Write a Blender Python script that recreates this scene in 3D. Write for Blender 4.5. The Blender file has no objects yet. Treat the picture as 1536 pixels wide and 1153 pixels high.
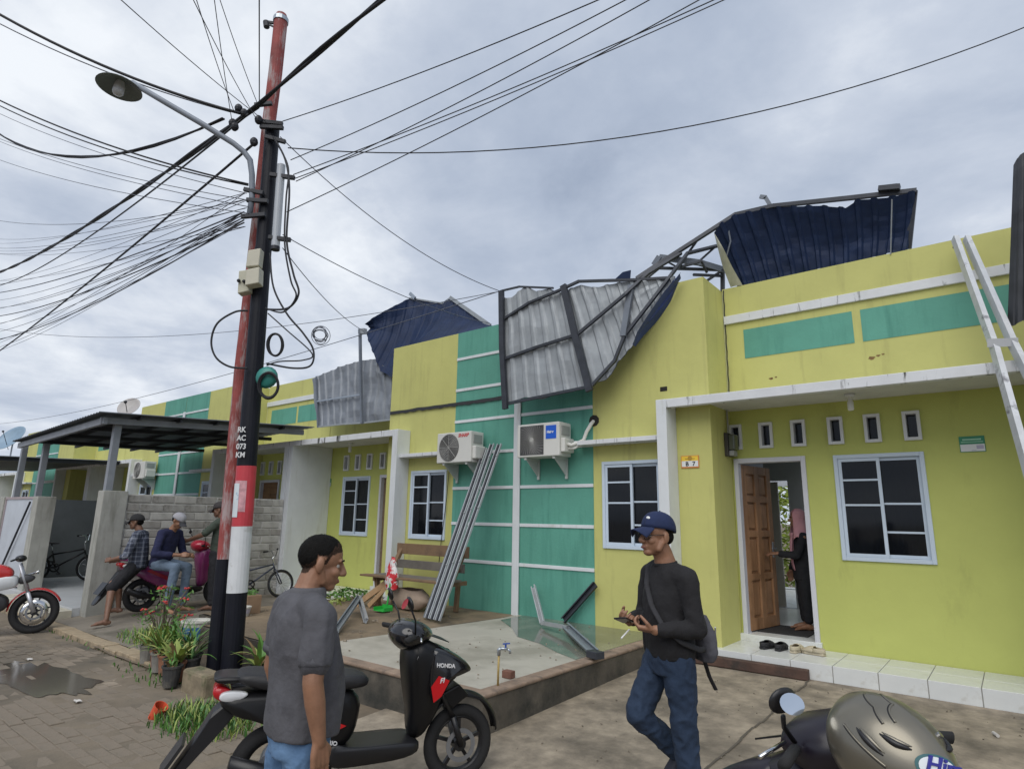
import bpy, bmesh, math, random
from mathutils import Vector, Matrix, noise
R = math.radians
scn = bpy.context.scene
COL = scn.collection
random.seed(7)

# ------------------------------------------------------------------ camera
cam = bpy.data.cameras.new('camera')
cam.sensor_width = 36.0
cam.sensor_fit = 'HORIZONTAL'
cam.lens = 923.0 / 1536.0 * 36.0
cam.clip_start = 0.05
cam.clip_end = 2000
camo = bpy.data.objects.new('camera', cam)
COL.objects.link(camo)
YAW, PIT, ROL = -0.677, 0.2126, 0.0166
fw = Vector((math.sin(YAW) * math.cos(PIT), math.cos(YAW) * math.cos(PIT), math.sin(PIT)))
r0 = Vector((math.cos(YAW), -math.sin(YAW), 0))
u0 = r0.cross(fw)
rv = r0 * math.cos(ROL) + u0 * math.sin(ROL)
uv = u0 * math.cos(ROL) - r0 * math.sin(ROL)
camo.matrix_world = Matrix(((rv.x, uv.x, -fw.x, 0), (rv.y, uv.y, -fw.y, 0), (rv.z, uv.z, -fw.z, 1.6), (0, 0, 0, 1)))
scn.camera = camo

# ------------------------------------------------------------------ sky and sun (overcast noon)
SUN_EL, SUN_AZ = R(50), R(158)      # azimuth measured from +Y clockwise: behind the viewer
w = bpy.data.worlds.new('World')
scn.world = w
w.use_nodes = True
nt = w.node_tree
nt.nodes.clear()
def N(t, ty, **kw):
    n = t.nodes.new(ty)
    for k, v in kw.items():
        if k in n.inputs:
            n.inputs[k].default_value = v
        else:
            setattr(n, k, v)
    return n
def ramp(t, fac, stops):
    n = t.nodes.new('ShaderNodeValToRGB')
    e = n.color_ramp.elements
    while len(e) < len(stops):
        e.new(0.5)
    for k, (p, c) in enumerate(stops):
        e[k].position = p
        e[k].color = (*c, 1) if len(c) == 3 else c
    t.links.new(fac, n.inputs['Fac'])
    return n.outputs['Color']
out = N(nt, 'ShaderNodeOutputWorld')
bgs = N(nt, 'ShaderNodeBackground', Strength=0.07)
sky = N(nt, 'ShaderNodeTexSky')
sky.sky_type = 'NISHITA'
sky.sun_disc = False
sky.sun_elevation = SUN_EL
sky.sun_rotation = SUN_AZ
sky.dust_density = 3.0
nt.links.new(sky.outputs['Color'], bgs.inputs['Color'])
tc = N(nt, 'ShaderNodeTexCoord')
sx = N(nt, 'ShaderNodeSeparateXYZ')
nt.links.new(tc.outputs['Generated'], sx.inputs[0])
zc = N(nt, 'ShaderNodeMath', operation='MAXIMUM')
nt.links.new(sx.outputs['Z'], zc.inputs[0]); zc.inputs[1].default_value = 0.0
za = N(nt, 'ShaderNodeMath', operation='ADD')
nt.links.new(zc.outputs[0], za.inputs[0]); za.inputs[1].default_value = 0.16
dx = N(nt, 'ShaderNodeMath', operation='DIVIDE'); nt.links.new(sx.outputs['X'], dx.inputs[0]); nt.links.new(za.outputs[0], dx.inputs[1])
dy = N(nt, 'ShaderNodeMath', operation='DIVIDE'); nt.links.new(sx.outputs['Y'], dy.inputs[0]); nt.links.new(za.outputs[0], dy.inputs[1])
cb = N(nt, 'ShaderNodeCombineXYZ')
nt.links.new(dx.outputs[0], cb.inputs[0]); nt.links.new(dy.outputs[0], cb.inputs[1])
n1 = N(nt, 'ShaderNodeTexNoise', Scale=0.62, Detail=9.0, Roughness=0.55, Distortion=0.5)
nt.links.new(cb.outputs[0], n1.inputs['Vector'])
n2 = N(nt, 'ShaderNodeTexNoise', Scale=1.7, Detail=8.0, Roughness=0.6, Distortion=0.2)
nt.links.new(cb.outputs[0], n2.inputs['Vector'])
mx = N(nt, 'ShaderNodeMix', data_type='FLOAT')
mx.inputs[0].default_value = 0.36
nt.links.new(n1.outputs['Fac'], mx.inputs[2]); nt.links.new(n2.outputs['Fac'], mx.inputs[3])
cloud = ramp(nt, mx.outputs[0], [(0.35, (0.25, 0.30, 0.395)), (0.45, (0.335, 0.385, 0.475)), (0.53, (0.43, 0.475, 0.555)), (0.63, (0.66, 0.69, 0.73))])
cov = ramp(nt, n1.outputs['Fac'], [(0.30, (0.55,) * 3), (0.42, (0.98,) * 3)])
bgc = N(nt, 'ShaderNodeBackground', Strength=1.0)
nt.links.new(cloud, bgc.inputs['Color'])
ms = N(nt, 'ShaderNodeMixShader')
nt.links.new(cov, ms.inputs[0]); nt.links.new(bgs.outputs[0], ms.inputs[1]); nt.links.new(bgc.outputs[0], ms.inputs[2])
nt.links.new(ms.outputs[0], out.inputs['Surface'])

sl = bpy.data.lights.new('sun', 'SUN')
sl.energy = 1.5
sl.angle = R(60)
sl.color = (1.0, 0.96, 0.90)
so = bpy.data.objects.new('sun', sl)
COL.objects.link(so)
sdir = Vector((math.sin(SUN_AZ) * math.cos(SUN_EL), math.cos(SUN_AZ) * math.cos(SUN_EL), math.sin(SUN_EL)))
so.rotation_euler = sdir.to_track_quat('Z', 'Y').to_euler()
so.location = sdir * 60

scn.view_settings.view_transform = 'Standard'
scn.view_settings.look = 'None'
scn.view_settings.exposure = 0.46
scn.view_settings.gamma = 1.0
scn.render.engine = 'CYCLES'
scn.cycles.use_denoising = True
scn.cycles.max_bounces = 6
scn.cycles.transparent_max_bounces = 12

# ------------------------------------------------------------------ materials
MATS = {}
def mat(name, col, rough=0.6, metal=0.0, var=0.12, scale=3.0, bump=0.0, bscale=60.0, stain=None, spec=0.5, alpha=None, coat=0.0, stretch=None, sscale=2.0, slo=0.52, shi=0.68):
    """colour varied by noise, fine relief, optional stain colour with its own blotchy or streaky shape"""
    if name in MATS:
        return MATS[name]
    m = bpy.data.materials.new(name)
    m.use_nodes = True
    t = m.node_tree
    b = t.nodes['Principled BSDF']
    b.inputs['Roughness'].default_value = rough
    b.inputs['Metallic'].default_value = metal
    b.inputs['Specular IOR Level'].default_value = spec
    b.inputs['Coat Weight'].default_value = coat
    b.inputs['Coat Roughness'].default_value = 0.08
    tc = N(t, 'ShaderNodeTexCoord')
    n = N(t, 'ShaderNodeTexNoise', Scale=scale, Detail=6.0, Roughness=0.6)
    t.links.new(tc.outputs['Object'], n.inputs['Vector'])
    lo = tuple(max(0, c * (1 - var)) for c in col)
    hi = tuple(min(1, c * (1 + var)) for c in col)
    c = ramp(t, n.outputs['Fac'], [(0.3, lo), (0.7, hi)])
    if stain:
        mp = N(t, 'ShaderNodeMapping')
        mp.inputs['Scale'].default_value = stretch or (1, 1, 1)
        t.links.new(tc.outputs['Object'], mp.inputs['Vector'])
        n2 = N(t, 'ShaderNodeTexNoise', Scale=sscale, Detail=8.0, Roughness=0.65)
        t.links.new(mp.outputs[0], n2.inputs['Vector'])
        f = ramp(t, n2.outputs['Fac'], [(slo, (0, 0, 0)), (shi, (1, 1, 1))])
        mixc = N(t, 'ShaderNodeMix', data_type='RGBA')
        t.links.new(f, mixc.inputs[0]); t.links.new(c, mixc.inputs[6])
        mixc.inputs[7].default_value = (*stain, 1)
        c = mixc.outputs[2]
    t.links.new(c, b.inputs['Base Color'])
    if bump:
        nb = N(t, 'ShaderNodeTexNoise', Scale=bscale, Detail=4.0)
        t.links.new(tc.outputs['Object'], nb.inputs['Vector'])
        bp = N(t, 'ShaderNodeBump', Strength=bump, Distance=0.01)
        t.links.new(nb.outputs['Fac'], bp.inputs['Height'])
        t.links.new(bp.outputs[0], b.inputs['Normal'])
    MATS[name] = m
    return m

yellow = mat('lime_yellow_paint', (0.53, 0.525, 0.18), 0.75, var=0.07, scale=1.3, bump=0.35, bscale=7, stain=(0.36, 0.34, 0.125), stretch=(2.6, 2.6, 0.3), sscale=2.2, slo=0.54, shi=0.86)
lime = mat('lime_green_paint', (0.50, 0.535, 0.15), 0.72, var=0.06, scale=1.2, bump=0.35, bscale=7, stain=(0.33, 0.34, 0.10), stretch=(1.6, 1.6, 0.5), sscale=1.6, slo=0.56, shi=0.85)
green = mat('sea_green_paint', (0.105, 0.33, 0.255), 0.7, var=0.10, scale=1.6, bump=0.2, bscale=30, stain=(0.045, 0.20, 0.155), stretch=(2.5, 2.5, 0.3), sscale=2.0, slo=0.5, shi=0.85)
white = mat('white_paint', (0.66, 0.69, 0.71), 0.65, var=0.06, scale=2.5, bump=0.1, bscale=30, stain=(0.50, 0.50, 0.46), stretch=(3, 3, 0.4), sscale=2.5, slo=0.55, shi=0.85)
fascia = mat('mildewed_white_paint', (0.66, 0.68, 0.70), 0.7, var=0.08, scale=3, stain=(0.055, 0.055, 0.05), stretch=(7, 7, 0.9), sscale=1.3, slo=0.57, shi=0.64)
soffit = mat('grey_white_plaster', (0.60, 0.60, 0.57), 0.8, var=0.08)
alum = mat('pale_blue_aluminium', (0.55, 0.64, 0.74), 0.45, var=0.04, metal=0.0)
alwhite = mat('white_aluminium', (0.68, 0.70, 0.72), 0.45, var=0.04)
def glassmat():
    m = bpy.data.materials.new('tinted_glass'); m.use_nodes = True
    t = m.node_tree; b = t.nodes['Principled BSDF']
    b.inputs['Base Color'].default_value = (0.010, 0.012, 0.016, 1)
    b.inputs['Roughness'].default_value = 0.06
    tr = N(t, 'ShaderNodeBsdfTransparent'); tr.inputs[0].default_value = (0.5, 0.53, 0.56, 1)
    mi = N(t, 'ShaderNodeMixShader'); mi.inputs[0].default_value = 0.62
    t.links.new(tr.outputs[0], mi.inputs[1]); t.links.new(b.outputs[0], mi.inputs[2])
    t.links.new(mi.outputs[0], t.nodes['Material Output'].inputs['Surface'])
    MATS['tinted_glass'] = m
    return m
glass = glassmat()
interior = mat('interior_plaster', (0.44, 0.46, 0.49), 0.85, var=0.06)
curtain = mat('curtain_cloth', (0.22, 0.26, 0.17), 0.9, var=0.25, scale=9)
tile = mat('white_ceramic_tile', (0.66, 0.68, 0.67), 0.28, var=0.07, scale=2, stain=(0.42, 0.40, 0.34), sscale=3, slo=0.55, shi=0.75, bump=0.05, bscale=8)
grout = mat('grout', (0.42, 0.41, 0.38), 0.9)
darkmetal = mat('black_steel', (0.018, 0.02, 0.027), 0.5, metal=0.2, var=0.2)
galv = mat('galvanised_steel', (0.42, 0.46, 0.50), 0.38, metal=0.75, var=0.12, scale=8, bump=0.08, bscale=20)
wood = mat('brown_timber', (0.24, 0.135, 0.07), 0.65, var=0.35, scale=3, stain=(0.12, 0.07, 0.04), stretch=(1, 1, 14), sscale=1.2, slo=0.45, shi=0.7)
oldwood = mat('weathered_timber', (0.20, 0.14, 0.09), 0.85, var=0.35, scale=5, stain=(0.10, 0.075, 0.055), sscale=5, slo=0.45, shi=0.7, bump=0.2)
black = mat('black_plastic', (0.012, 0.012, 0.014), 0.38, var=0.1)
rubber = mat('tyre_rubber', (0.018, 0.018, 0.019), 0.85, var=0.15, bump=0.2, bscale=80)

# ------------------------------------------------------------------ mesh builder and naming helpers
WM = {}
class MB:
    def __init__(s):
        s.v = []; s.f = []; s.m = []
    def add(s, vs, fs, mi=0):
        o = len(s.v)
        s.v += [Vector(p) for p in vs]
        s.f += [tuple(i + o for i in f) for f in fs]
        s.m += [mi] * len(fs)
        return s
    def box(s, x0, x1, y0, y1, z0, z1, mi=0):
        if x0 > x1: x0, x1 = x1, x0
        if y0 > y1: y0, y1 = y1, y0
        if z0 > z1: z0, z1 = z1, z0
        return s.add([(x0, y0, z0), (x1, y0, z0), (x1, y1, z0), (x0, y1, z0), (x0, y0, z1), (x1, y0, z1), (x1, y1, z1), (x0, y1, z1)],
                     [(0, 3, 2, 1), (4, 5, 6, 7), (0, 1, 5, 4), (1, 2, 6, 5), (2, 3, 7, 6), (3, 0, 4, 7)], mi)
    def obox(s, c, ex, ey, ez, mi=0):
        c = Vector(c); ex = Vector(ex); ey = Vector(ey); ez = Vector(ez)
        p = [c + ex * i + ey * j + ez * k for k in (-1, 1) for j in (-1, 1) for i in (-1, 1)]
        return s.add(p, [(0, 2, 3, 1), (4, 5, 7, 6), (0, 1, 5, 4), (1, 3, 7, 5), (3, 2, 6, 7), (2, 0, 4, 6)], mi)
    def bar(s, p, q, wd, ht, up=(0, 0, 1), mi=0):
        p = Vector(p); q = Vector(q); d = (q - p)
        a = d.normalized(); u = Vector(up)
        if abs(a.dot(u)) > 0.98: u = Vector((0, 1, 0))
        sd = a.cross(u).normalized(); u = sd.cross(a)
        return s.obox((p + q) / 2, d / 2, sd * wd / 2, u * ht / 2, mi)
    def tube(s, pts, rad, n=8, mi=0, cap=True, flat=1.0):
        pts = [Vector(p) for p in pts]
        rs = rad if isinstance(rad, (list, tuple)) else [rad] * len(pts)
        base = len(s.v); ref = None
        for i, p in enumerate(pts):
            d = (pts[min(i + 1, len(pts) - 1)] - pts[max(i - 1, 0)]).normalized()
            if ref is None:
                ref = d.cross(Vector((0, 0, 1)))
                if ref.length < 0.05: ref = d.cross(Vector((1, 0, 0)))
            ref = (ref - d * ref.dot(d)).normalized()
            b2 = d.cross(ref)
            for k in range(n):
                a = 2 * math.pi * k / n
                s.v.append(p + (ref * math.cos(a) + b2 * math.sin(a) * flat) * rs[i])
        for i in range(len(pts) - 1):
            for k in range(n):
                k2 = (k + 1) % n
                s.f.append((base + i * n + k, base + i * n + k2, base + (i + 1) * n + k2, base + (i + 1) * n + k)); s.m.append(mi)
        if cap:
            s.f.append(tuple(base + k for k in range(n))[::-1]); s.m.append(mi)
            e = base + (len(pts) - 1) * n
            s.f.append(tuple(e + k for k in range(n))); s.m.append(mi)
        return s
    def lathe(s, prof, c=(0, 0, 0), axis=(0, 0, 1), n=16, mi=0, a0=0.0, a1=2 * math.pi):
        c = Vector(c); ax = Vector(axis).normalized()
        e1 = ax.cross(Vector((0, 0, 1)))
        if e1.length < 0.1: e1 = Vector((1, 0, 0))
        e1.normalize(); e2 = ax.cross(e1)
        full = abs(a1 - a0 - 2 * math.pi) < 1e-4
        m = n if full else n + 1
        base = len(s.v)
        for (r_, h_) in prof:
            for k in range(m):
                a = a0 + (a1 - a0) * k / n
                s.v.append(c + ax * h_ + (e1 * math.cos(a) + e2 * math.sin(a)) * r_)
        for i in range(len(prof) - 1):
            for k in range(n):
                k2 = (k + 1) % m
                s.f.append((base + i * m + k, base + i * m + k2, base + (i + 1) * m + k2, base + (i + 1) * m + k)); s.m.append(mi)
        return s
    def ball(s, c, rx, ry=None, rz=None, n=12, m=8, mi=0, rot=None):
        ry = ry or rx; rz = rz or rx
        c = Vector(c); base = len(s.v)
        for i in range(m + 1):
            th = math.pi * i / m
            for k in range(n):
                a = 2 * math.pi * k / n
                p = Vector((rx * math.sin(th) * math.cos(a), ry * math.sin(th) * math.sin(a), rz * math.cos(th)))
                if rot: p = rot @ p
                s.v.append(c + p)
        for i in range(m):
            for k in range(n):
                k2 = (k + 1) % n
                s.f.append((base + i * n + k, base + (i + 1) * n + k, base + (i + 1) * n + k2, base + i * n + k2)); s.m.append(mi)
        return s
    def prism(s, poly, ext, mi=0):
        """closed 3-D polygon extruded by a vector"""
        n = len(poly); e = Vector(ext)
        vs = [Vector(p) for p in poly] + [Vector(p) + e for p in poly]
        fs = [tuple(range(n))[::-1], tuple(range(n, 2 * n))] + [(k, (k + 1) % n, n + (k + 1) % n, n + k) for k in range(n)]
        return s.add(vs, fs, mi)
    def grid(s, fn, nu, nv, mi=0):
        base = len(s.v)
        for j in range(nv + 1):
            for i in range(nu + 1):
                s.v.append(Vector(fn(i / nu, j / nv)))
        for j in range(nv):
            for i in range(nu):
                a = base + j * (nu + 1) + i
                s.f.append((a, a + 1, a + nu + 2, a + nu + 1)); s.m.append(mi)
        return s
    def build(s, name, m, parent=None, smooth=False, bevel=0.0, world=True, fix=True, weld=False, solid=0.0):
        me = bpy.data.meshes.new(name)
        vs = s.v
        if parent is not None and world and parent.name in WM:
            inv = WM[parent.name].inverted()
            vs = [inv @ p for p in vs]
        me.from_pydata([tuple(p) for p in vs], [], s.f)
        ms = m if isinstance(m, (list, tuple)) else [m]
        for x in ms: me.materials.append(x)
        if len(ms) > 1: me.polygons.foreach_set('material_index', s.m)
        if fix or weld:
            b = bmesh.new(); b.from_mesh(me)
            if weld: bmesh.ops.remove_doubles(b, verts=b.verts, dist=1e-5)
            bmesh.ops.recalc_face_normals(b, faces=b.faces)
            b.to_mesh(me); b.free()
        if smooth: me.polygons.foreach_set('use_smooth', [True] * len(me.polygons))
        me.update()
        o = bpy.data.objects.new(name, me)
        COL.objects.link(o)
        if bevel:
            bm_ = o.modifiers.new('bevel', 'BEVEL'); bm_.width = bevel; bm_.segments = 2; bm_.limit_method = 'ANGLE'; bm_.angle_limit = R(40)
        if solid:
            sm = o.modifiers.new('solid', 'SOLIDIFY'); sm.thickness = solid; sm.offset = 0
        if parent is not None:
            o.parent = parent
            if parent.name in WM: WM[o.name] = WM[parent.name]
        return o
def tag(o, label, cat=None, group=None, kind=None):
    if label: o['label'] = label
    if cat: o['category'] = cat
    if group: o['group'] = group
    if kind: o['kind'] = kind
    return o
def thing(name, label, cat, loc=(0, 0, 0), rz=0.0, group=None):
    o = bpy.data.objects.new(name, None)
    COL.objects.link(o)
    o.empty_display_size = 0.1
    o.location = loc; o.rotation_euler = (0, 0, rz)
    WM[o.name] = Matrix.Translation(Vector(loc)) @ Matrix.Rotation(rz, 4, 'Z')
    return tag(o, label, cat, group)
def struct(o):
    o['kind'] = 'structure'
    return o
def piece(src, loc, parent, rot=None, scale=None):
    """another copy of a small piece, sharing its mesh"""
    o = src.copy(); COL.objects.link(o)
    o.parent = parent; o.location = loc
    if rot is not None: o.rotation_euler = rot
    if scale is not None: o.scale = scale
    return o
def copy_tree(o, parent=None):
    c = o.copy(); COL.objects.link(c); c.parent = parent
    for ch in list(o.children): copy_tree(ch, c)
    return c
def lerp(a, b, t): return a + (b - a) * t
def nz(x, y=0.0, z=0.0): return noise.noise(Vector((x, y, z)))
def text(s, size, origin, right, up, m, parent, name='lettering', ext=0.001, bold=0.0, shear=0.0):
    """flat lettering standing on a surface: origin is its lower left corner"""
    cu = bpy.data.curves.new(name, 'FONT'); cu.body = s; cu.size = size; cu.extrude = ext; cu.offset = bold; cu.shear = shear
    t_ = bpy.data.objects.new(name, cu); COL.objects.link(t_)
    dg = bpy.context.evaluated_depsgraph_get()
    me = bpy.data.meshes.new_from_object(t_.evaluated_get(dg))
    COL.objects.unlink(t_); bpy.data.objects.remove(t_)
    right = Vector(right).normalized(); up = Vector(up).normalized(); nn = right.cross(up)
    Mx = Matrix(((right.x, up.x, nn.x, origin[0]), (right.y, up.y, nn.y, origin[1]), (right.z, up.z, nn.z, origin[2]), (0, 0, 0, 1)))
    if parent is not None and parent.name in WM: Mx = WM[parent.name].inverted() @ Mx
    me.transform(Mx); me.materials.clear(); me.materials.append(m)
    o = bpy.data.objects.new(name, me); COL.objects.link(o); o.parent = parent
    if parent is not None and parent.name in WM: WM[o.name] = WM[parent.name]
    return o
def wall_holes(mb, x0, x1, z0, z1, holes, y0, y1, mi=0):
    """a wall slab in the XZ plane, y0 front to y1 back, with rectangular openings"""
    xs = sorted({x0, x1} | {min(max(h[i], x0), x1) for h in holes for i in (0, 1)})
    zs = sorted({z0, z1} | {min(max(h[i], z0), z1) for h in holes for i in (2, 3)})
    def solid(i, k):
        if not (0 <= i < len(xs) - 1 and 0 <= k < len(zs) - 1): return False
        cx = (xs[i] + xs[i + 1]) / 2; cz = (zs[k] + zs[k + 1]) / 2
        return not any(h[0] < cx < h[1] and h[2] < cz < h[3] for h in holes)
    for i in range(len(xs) - 1):
        for k in range(len(zs) - 1):
            if not solid(i, k): continue
            a, b, c, d = xs[i], xs[i + 1], zs[k], zs[k + 1]
            mb.add([(a, y0, c), (b, y0, c), (b, y0, d), (a, y0, d)], [(0, 1, 2, 3)], mi)
            mb.add([(a, y1, c), (a, y1, d), (b, y1, d), (b, y1, c)], [(0, 1, 2, 3)], mi)
            if not solid(i - 1, k): mb.add([(a, y0, c), (a, y0, d), (a, y1, d), (a, y1, c)], [(0, 1, 2, 3)], mi)
            if not solid(i + 1, k): mb.add([(b, y0, c), (b, y1, c), (b, y1, d), (b, y0, d)], [(0, 1, 2, 3)], mi)
            if not solid(i, k - 1): mb.add([(a, y0, c), (a, y1, c), (b, y1, c), (b, y0, c)], [(0, 1, 2, 3)], mi)
            if not solid(i, k + 1): mb.add([(a, y0, d), (b, y0, d), (b, y1, d), (a, y1, d)], [(0, 1, 2, 3)], mi)
    return mb

# ------------------------------------------------------------------ ground
def gz(x, y):
    if y >= 7.35: return 0.0
    if y >= 4.0: return -0.09 * (7.35 - y) / 3.35
    if y >= 3.0: return -0.09 - 0.06 * (4.0 - y)
    return -0.15
dirt = mat('bare_earth', (0.17, 0.135, 0.095), 0.95, var=0.3, scale=1.5, bump=0.5, bscale=12, stain=(0.08, 0.07, 0.05), sscale=0.6)
apron_m = mat('stained_concrete', (0.29, 0.245, 0.185), 0.85, var=0.32, scale=7, bump=0.35, bscale=45, stain=(0.115, 0.098, 0.075), sscale=1.5, slo=0.44, shi=0.66)
def roadmat():
    m = mat('paver_concrete', (0.225, 0.185, 0.14), 0.85, var=0.34, scale=1.6, bump=0.4, bscale=50, stain=(0.10, 0.088, 0.068), sscale=0.9, slo=0.46, shi=0.66)
    return m
paver_m = roadmat()
sand_m = mat('sandy_joint_dirt', (0.205, 0.168, 0.122), 0.95, var=0.3, scale=2.2, bump=0.5, bscale=30, stain=(0.085, 0.075, 0.058), sscale=1.1, slo=0.46, shi=0.66)
g = MB()
g.add([(-600, -600, -0.32), (600, -600, -0.32), (600, 600, -0.32), (-600, 600, -0.32)], [(0, 1, 2, 3)])
struct(g.build('ground', dirt))
road = MB()
road.grid(lambda u, v: (lerp(-70, 25, u), lerp(-4.5, 3.3, v), -0.1480 + 0.011 * nz(u * 42, v * 5) + 0.005 * nz(u * 150, v * 20)), 420, 60)
road = struct(road.build('road', sand_m, smooth=True))
ap = MB()
ap.grid(lambda u, v: (lerp(-4.6, 12, u), lerp(0.6, 7.36, v), gz(0, lerp(0.6, 7.36, v)) + (0.004 if v > 0.3 else 0.002) + 0.006 * nz(u * 14, v * 7)), 80, 60)
apron = struct(ap.build('concrete_apron', apron_m, smooth=True))
# joint cut in the apron from the step towards the street
cj = MB()
for k in range(26):
    y = 7.3 - k * 0.16
    x = -1.86 + 0.03 * nz(k * 0.4)
    cj.add([(x - 0.008 - 0.004 * random.random(), y, gz(0, y) + 0.013), (x + 0.008, y, gz(0, y) + 0.013), (x + 0.008, y - 0.16, gz(0, y - 0.16) + 0.013), (x - 0.008, y - 0.16, gz(0, y - 0.16) + 0.013)], [(0, 1, 2, 3)])
cj.build('joint', mat('damp_joint', (0.11, 0.095, 0.075), 0.9), apron)
# loose grit and leaf bits on the apron
gr = MB()
rg = random.Random(3)
for k in range(380):
    x = rg.uniform(-3.3, 0.6); y = rg.uniform(2.2, 7.2); s_ = rg.uniform(0.0015, 0.0055)
    z = gz(x, y) + 0.01
    a = rg.uniform(0, 6.28)
    gr.obox((x, y, z), (s_ * math.cos(a) * 1.5, s_ * math.sin(a) * 1.5, 0), (-s_ * math.sin(a), s_ * math.cos(a), 0.002), (0, 0, s_ * 0.5))
tag(gr.build('grit', mat('grit', (0.17, 0.145, 0.11), 0.9, var=0.5, scale=30)), 'scattered grit and leaf bits on the concrete apron', 'grit', kind='stuff')

# pavers: running bond, the nearest ones as pieces of their own, the rest in one mesh
pv = MB(); pv.box(-0.102, 0.102, -0.052, 0.052, -0.03, 0.0)
pv0 = pv.build('paver', paver_m, road, bevel=0.006, world=False)
cells = []
for j in range(44):
    y = 3.24 - j * 0.109
    for i in range(46):
        x = -12.2 + i * 0.213 + (0.106 if j % 2 else 0)
        if x > -4.75 and y > 0.55: continue
        f = x * fw.x + y * fw.y
        if f < 1.2: continue
        px = (x * rv.x + y * rv.y) / f
        inframe = abs(px) < 0.95 and (1.75 / f) < 0.75
        cells.append((0 if inframe else 1, f, x, y))
cells.sort()
rest = MB()
for k, (q, f, x, y) in enumerate(cells):
    z = -0.146 + rg.uniform(-0.006, 0.004) + 0.012 * nz(x * 0.7, y * 0.9)
    rz_ = rg.uniform(-0.02, 0.02)
    if k < 299:
        piece(pv0, (x, y, z), road, (rg.uniform(-0.02, 0.02), rg.uniform(-0.02, 0.02), rz_)) if k else setattr(pv0, 'location', (x, y, z))
    else:
        c_, s_ = math.cos(rz_), math.sin(rz_)
        rest.obox((x, y, z - 0.015), (0.101 * c_, 0.101 * s_, rg.uniform(-0.002, 0.002)), (-0.051 * s_, 0.051 * c_, rg.uniform(-0.001, 0.001)), (0, 0, 0.015))
ro = rest.build('paver_field', paver_m, road)
ro['kind'] = 'stuff'
# puddle
pu = MB()
def blob(cx, cy, rx, ry, z, seed, n=40, rot=0.0):
    pts = []
    for k in range(n):
        a = 2 * math.pi * k / n
        q = 1 + 0.55 * nz(math.cos(a) * 1.4 + seed, math.sin(a) * 1.4) + 0.25 * nz(math.cos(a) * 4 + seed, math.sin(a) * 4)
        ex, ey = rx * q * math.cos(a), ry * q * math.sin(a)
        pts.append((cx + ex * math.cos(rot) - ey * math.sin(rot), cy + ex * math.sin(rot) + ey * math.cos(rot), z))
    return pts
water = mat('puddle_water', (0.085, 0.074, 0.058), 0.12, var=0.1, spec=0.6)
pts = blob(-8.3, 2.38, 1.2, 0.34, -0.1432, 3.1, n=90, rot=0.1)
pu.add(pts, [tuple(range(len(pts)))])
tag(pu.build('puddle', water, fix=False), 'shallow muddy puddle on the paved road', 'puddle', kind='structure')

# kerb: tan concrete blocks between road and yard
kerb = thing('kerb', 'row of tan concrete kerb blocks beside the paved road', 'kerb', (-9.5, 3.42, -0.15))
kerb['kind'] = 'structure'
kb = MB(); kb.box(-0.195, 0.195, -0.10, 0.10, -0.05, 0.06)
k0 = kb.build('kerb_block', mat('tan_concrete', (0.36, 0.285, 0.19), 0.9, var=0.25, scale=4, bump=0.4, bscale=40, stain=(0.16, 0.13, 0.09), sscale=3), kerb, world=False, bevel=0.01)
for k in range(20):
    x = -5.5 + 0.40 * k
    if k == 0: k0.location = (-6.0, 0, 0)
    piece(k0, (-6.0 + 0.4 * (k + 1), rg.uniform(-0.012, 0.012), rg.uniform(-0.012, 0.006)), kerb, (0, rg.uniform(-0.03, 0.03), rg.uniform(-0.03, 0.03)))

# yard strip left of the terrace
yard_m = mat('damp_yard_concrete', (0.21, 0.185, 0.15), 0.9, var=0.25, scale=1.5, bump=0.4, bscale=30, stain=(0.11, 0.10, 0.075), sscale=1.2)
yd = MB()
yd.grid(lambda u, v: (lerp(-15.5, -8.55, u), lerp(3.5, 8.2, v), lerp(-0.09, 0.03, min(1, v * 3)) + 0.01 * nz(u * 9, v * 5)), 30, 20)
struct(yd.build('yard', yard_m, smooth=True))
yd = MB()
yd.grid(lambda u, v: (lerp(-45, -15.4, u), lerp(3.5, 8.2, v), -0.06), 4, 4)
struct(yd.build('far_yard', yard_m))

vg = MB()
vg.grid(lambda u, v: (lerp(-9.6, -4.3, u), lerp(3.28, 4.75, v), -0.125 + 0.02 * v + 0.02 * nz(u * 11, v * 5)), 40, 12)
struct(vg.build('verge', dirt, smooth=True))
# terrace: raised platform in front of the shared bays
ter = thing('terrace', 'raised concrete terrace with dark mildewed edge in front of the green wall', 'terrace', (-6, 5.7, -0.09))
ter['kind'] = 'structure'
edge_m = mat('mildewed_concrete_edge', (0.115, 0.10, 0.08), 0.9, var=0.35, scale=3, bump=0.5, bscale=25, stain=(0.035, 0.035, 0.03), sscale=1.6, slo=0.42, shi=0.62)
slab_m = mat('pale_screed', (0.43, 0.405, 0.345), 0.55, var=0.12, scale=1.0, bump=0.12, bscale=40, stain=(0.30, 0.28, 0.23), sscale=0.9, slo=0.5, shi=0.66)
wet_m = mat('wet_screed', (0.15, 0.155, 0.125), 0.10, var=0.25, scale=1.4, stain=(0.24, 0.235, 0.195), sscale=1.3, slo=0.5, shi=0.62)
old_m = mat('brown_old_paving', (0.22, 0.165, 0.105), 0.8, var=0.28, scale=2.0, bump=0.35, bscale=25, stain=(0.10, 0.08, 0.055), sscale=1.4, slo=0.48, shi=0.66)
m_ = MB(); m_.box(-8.3, -3.46, 4.0, 7.49, -0.20, 0.19)
m_.box(-9.2, -8.3, 4.45, 7.49, -0.20, 0.186)
m_.build('base', edge_m, ter)
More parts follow.
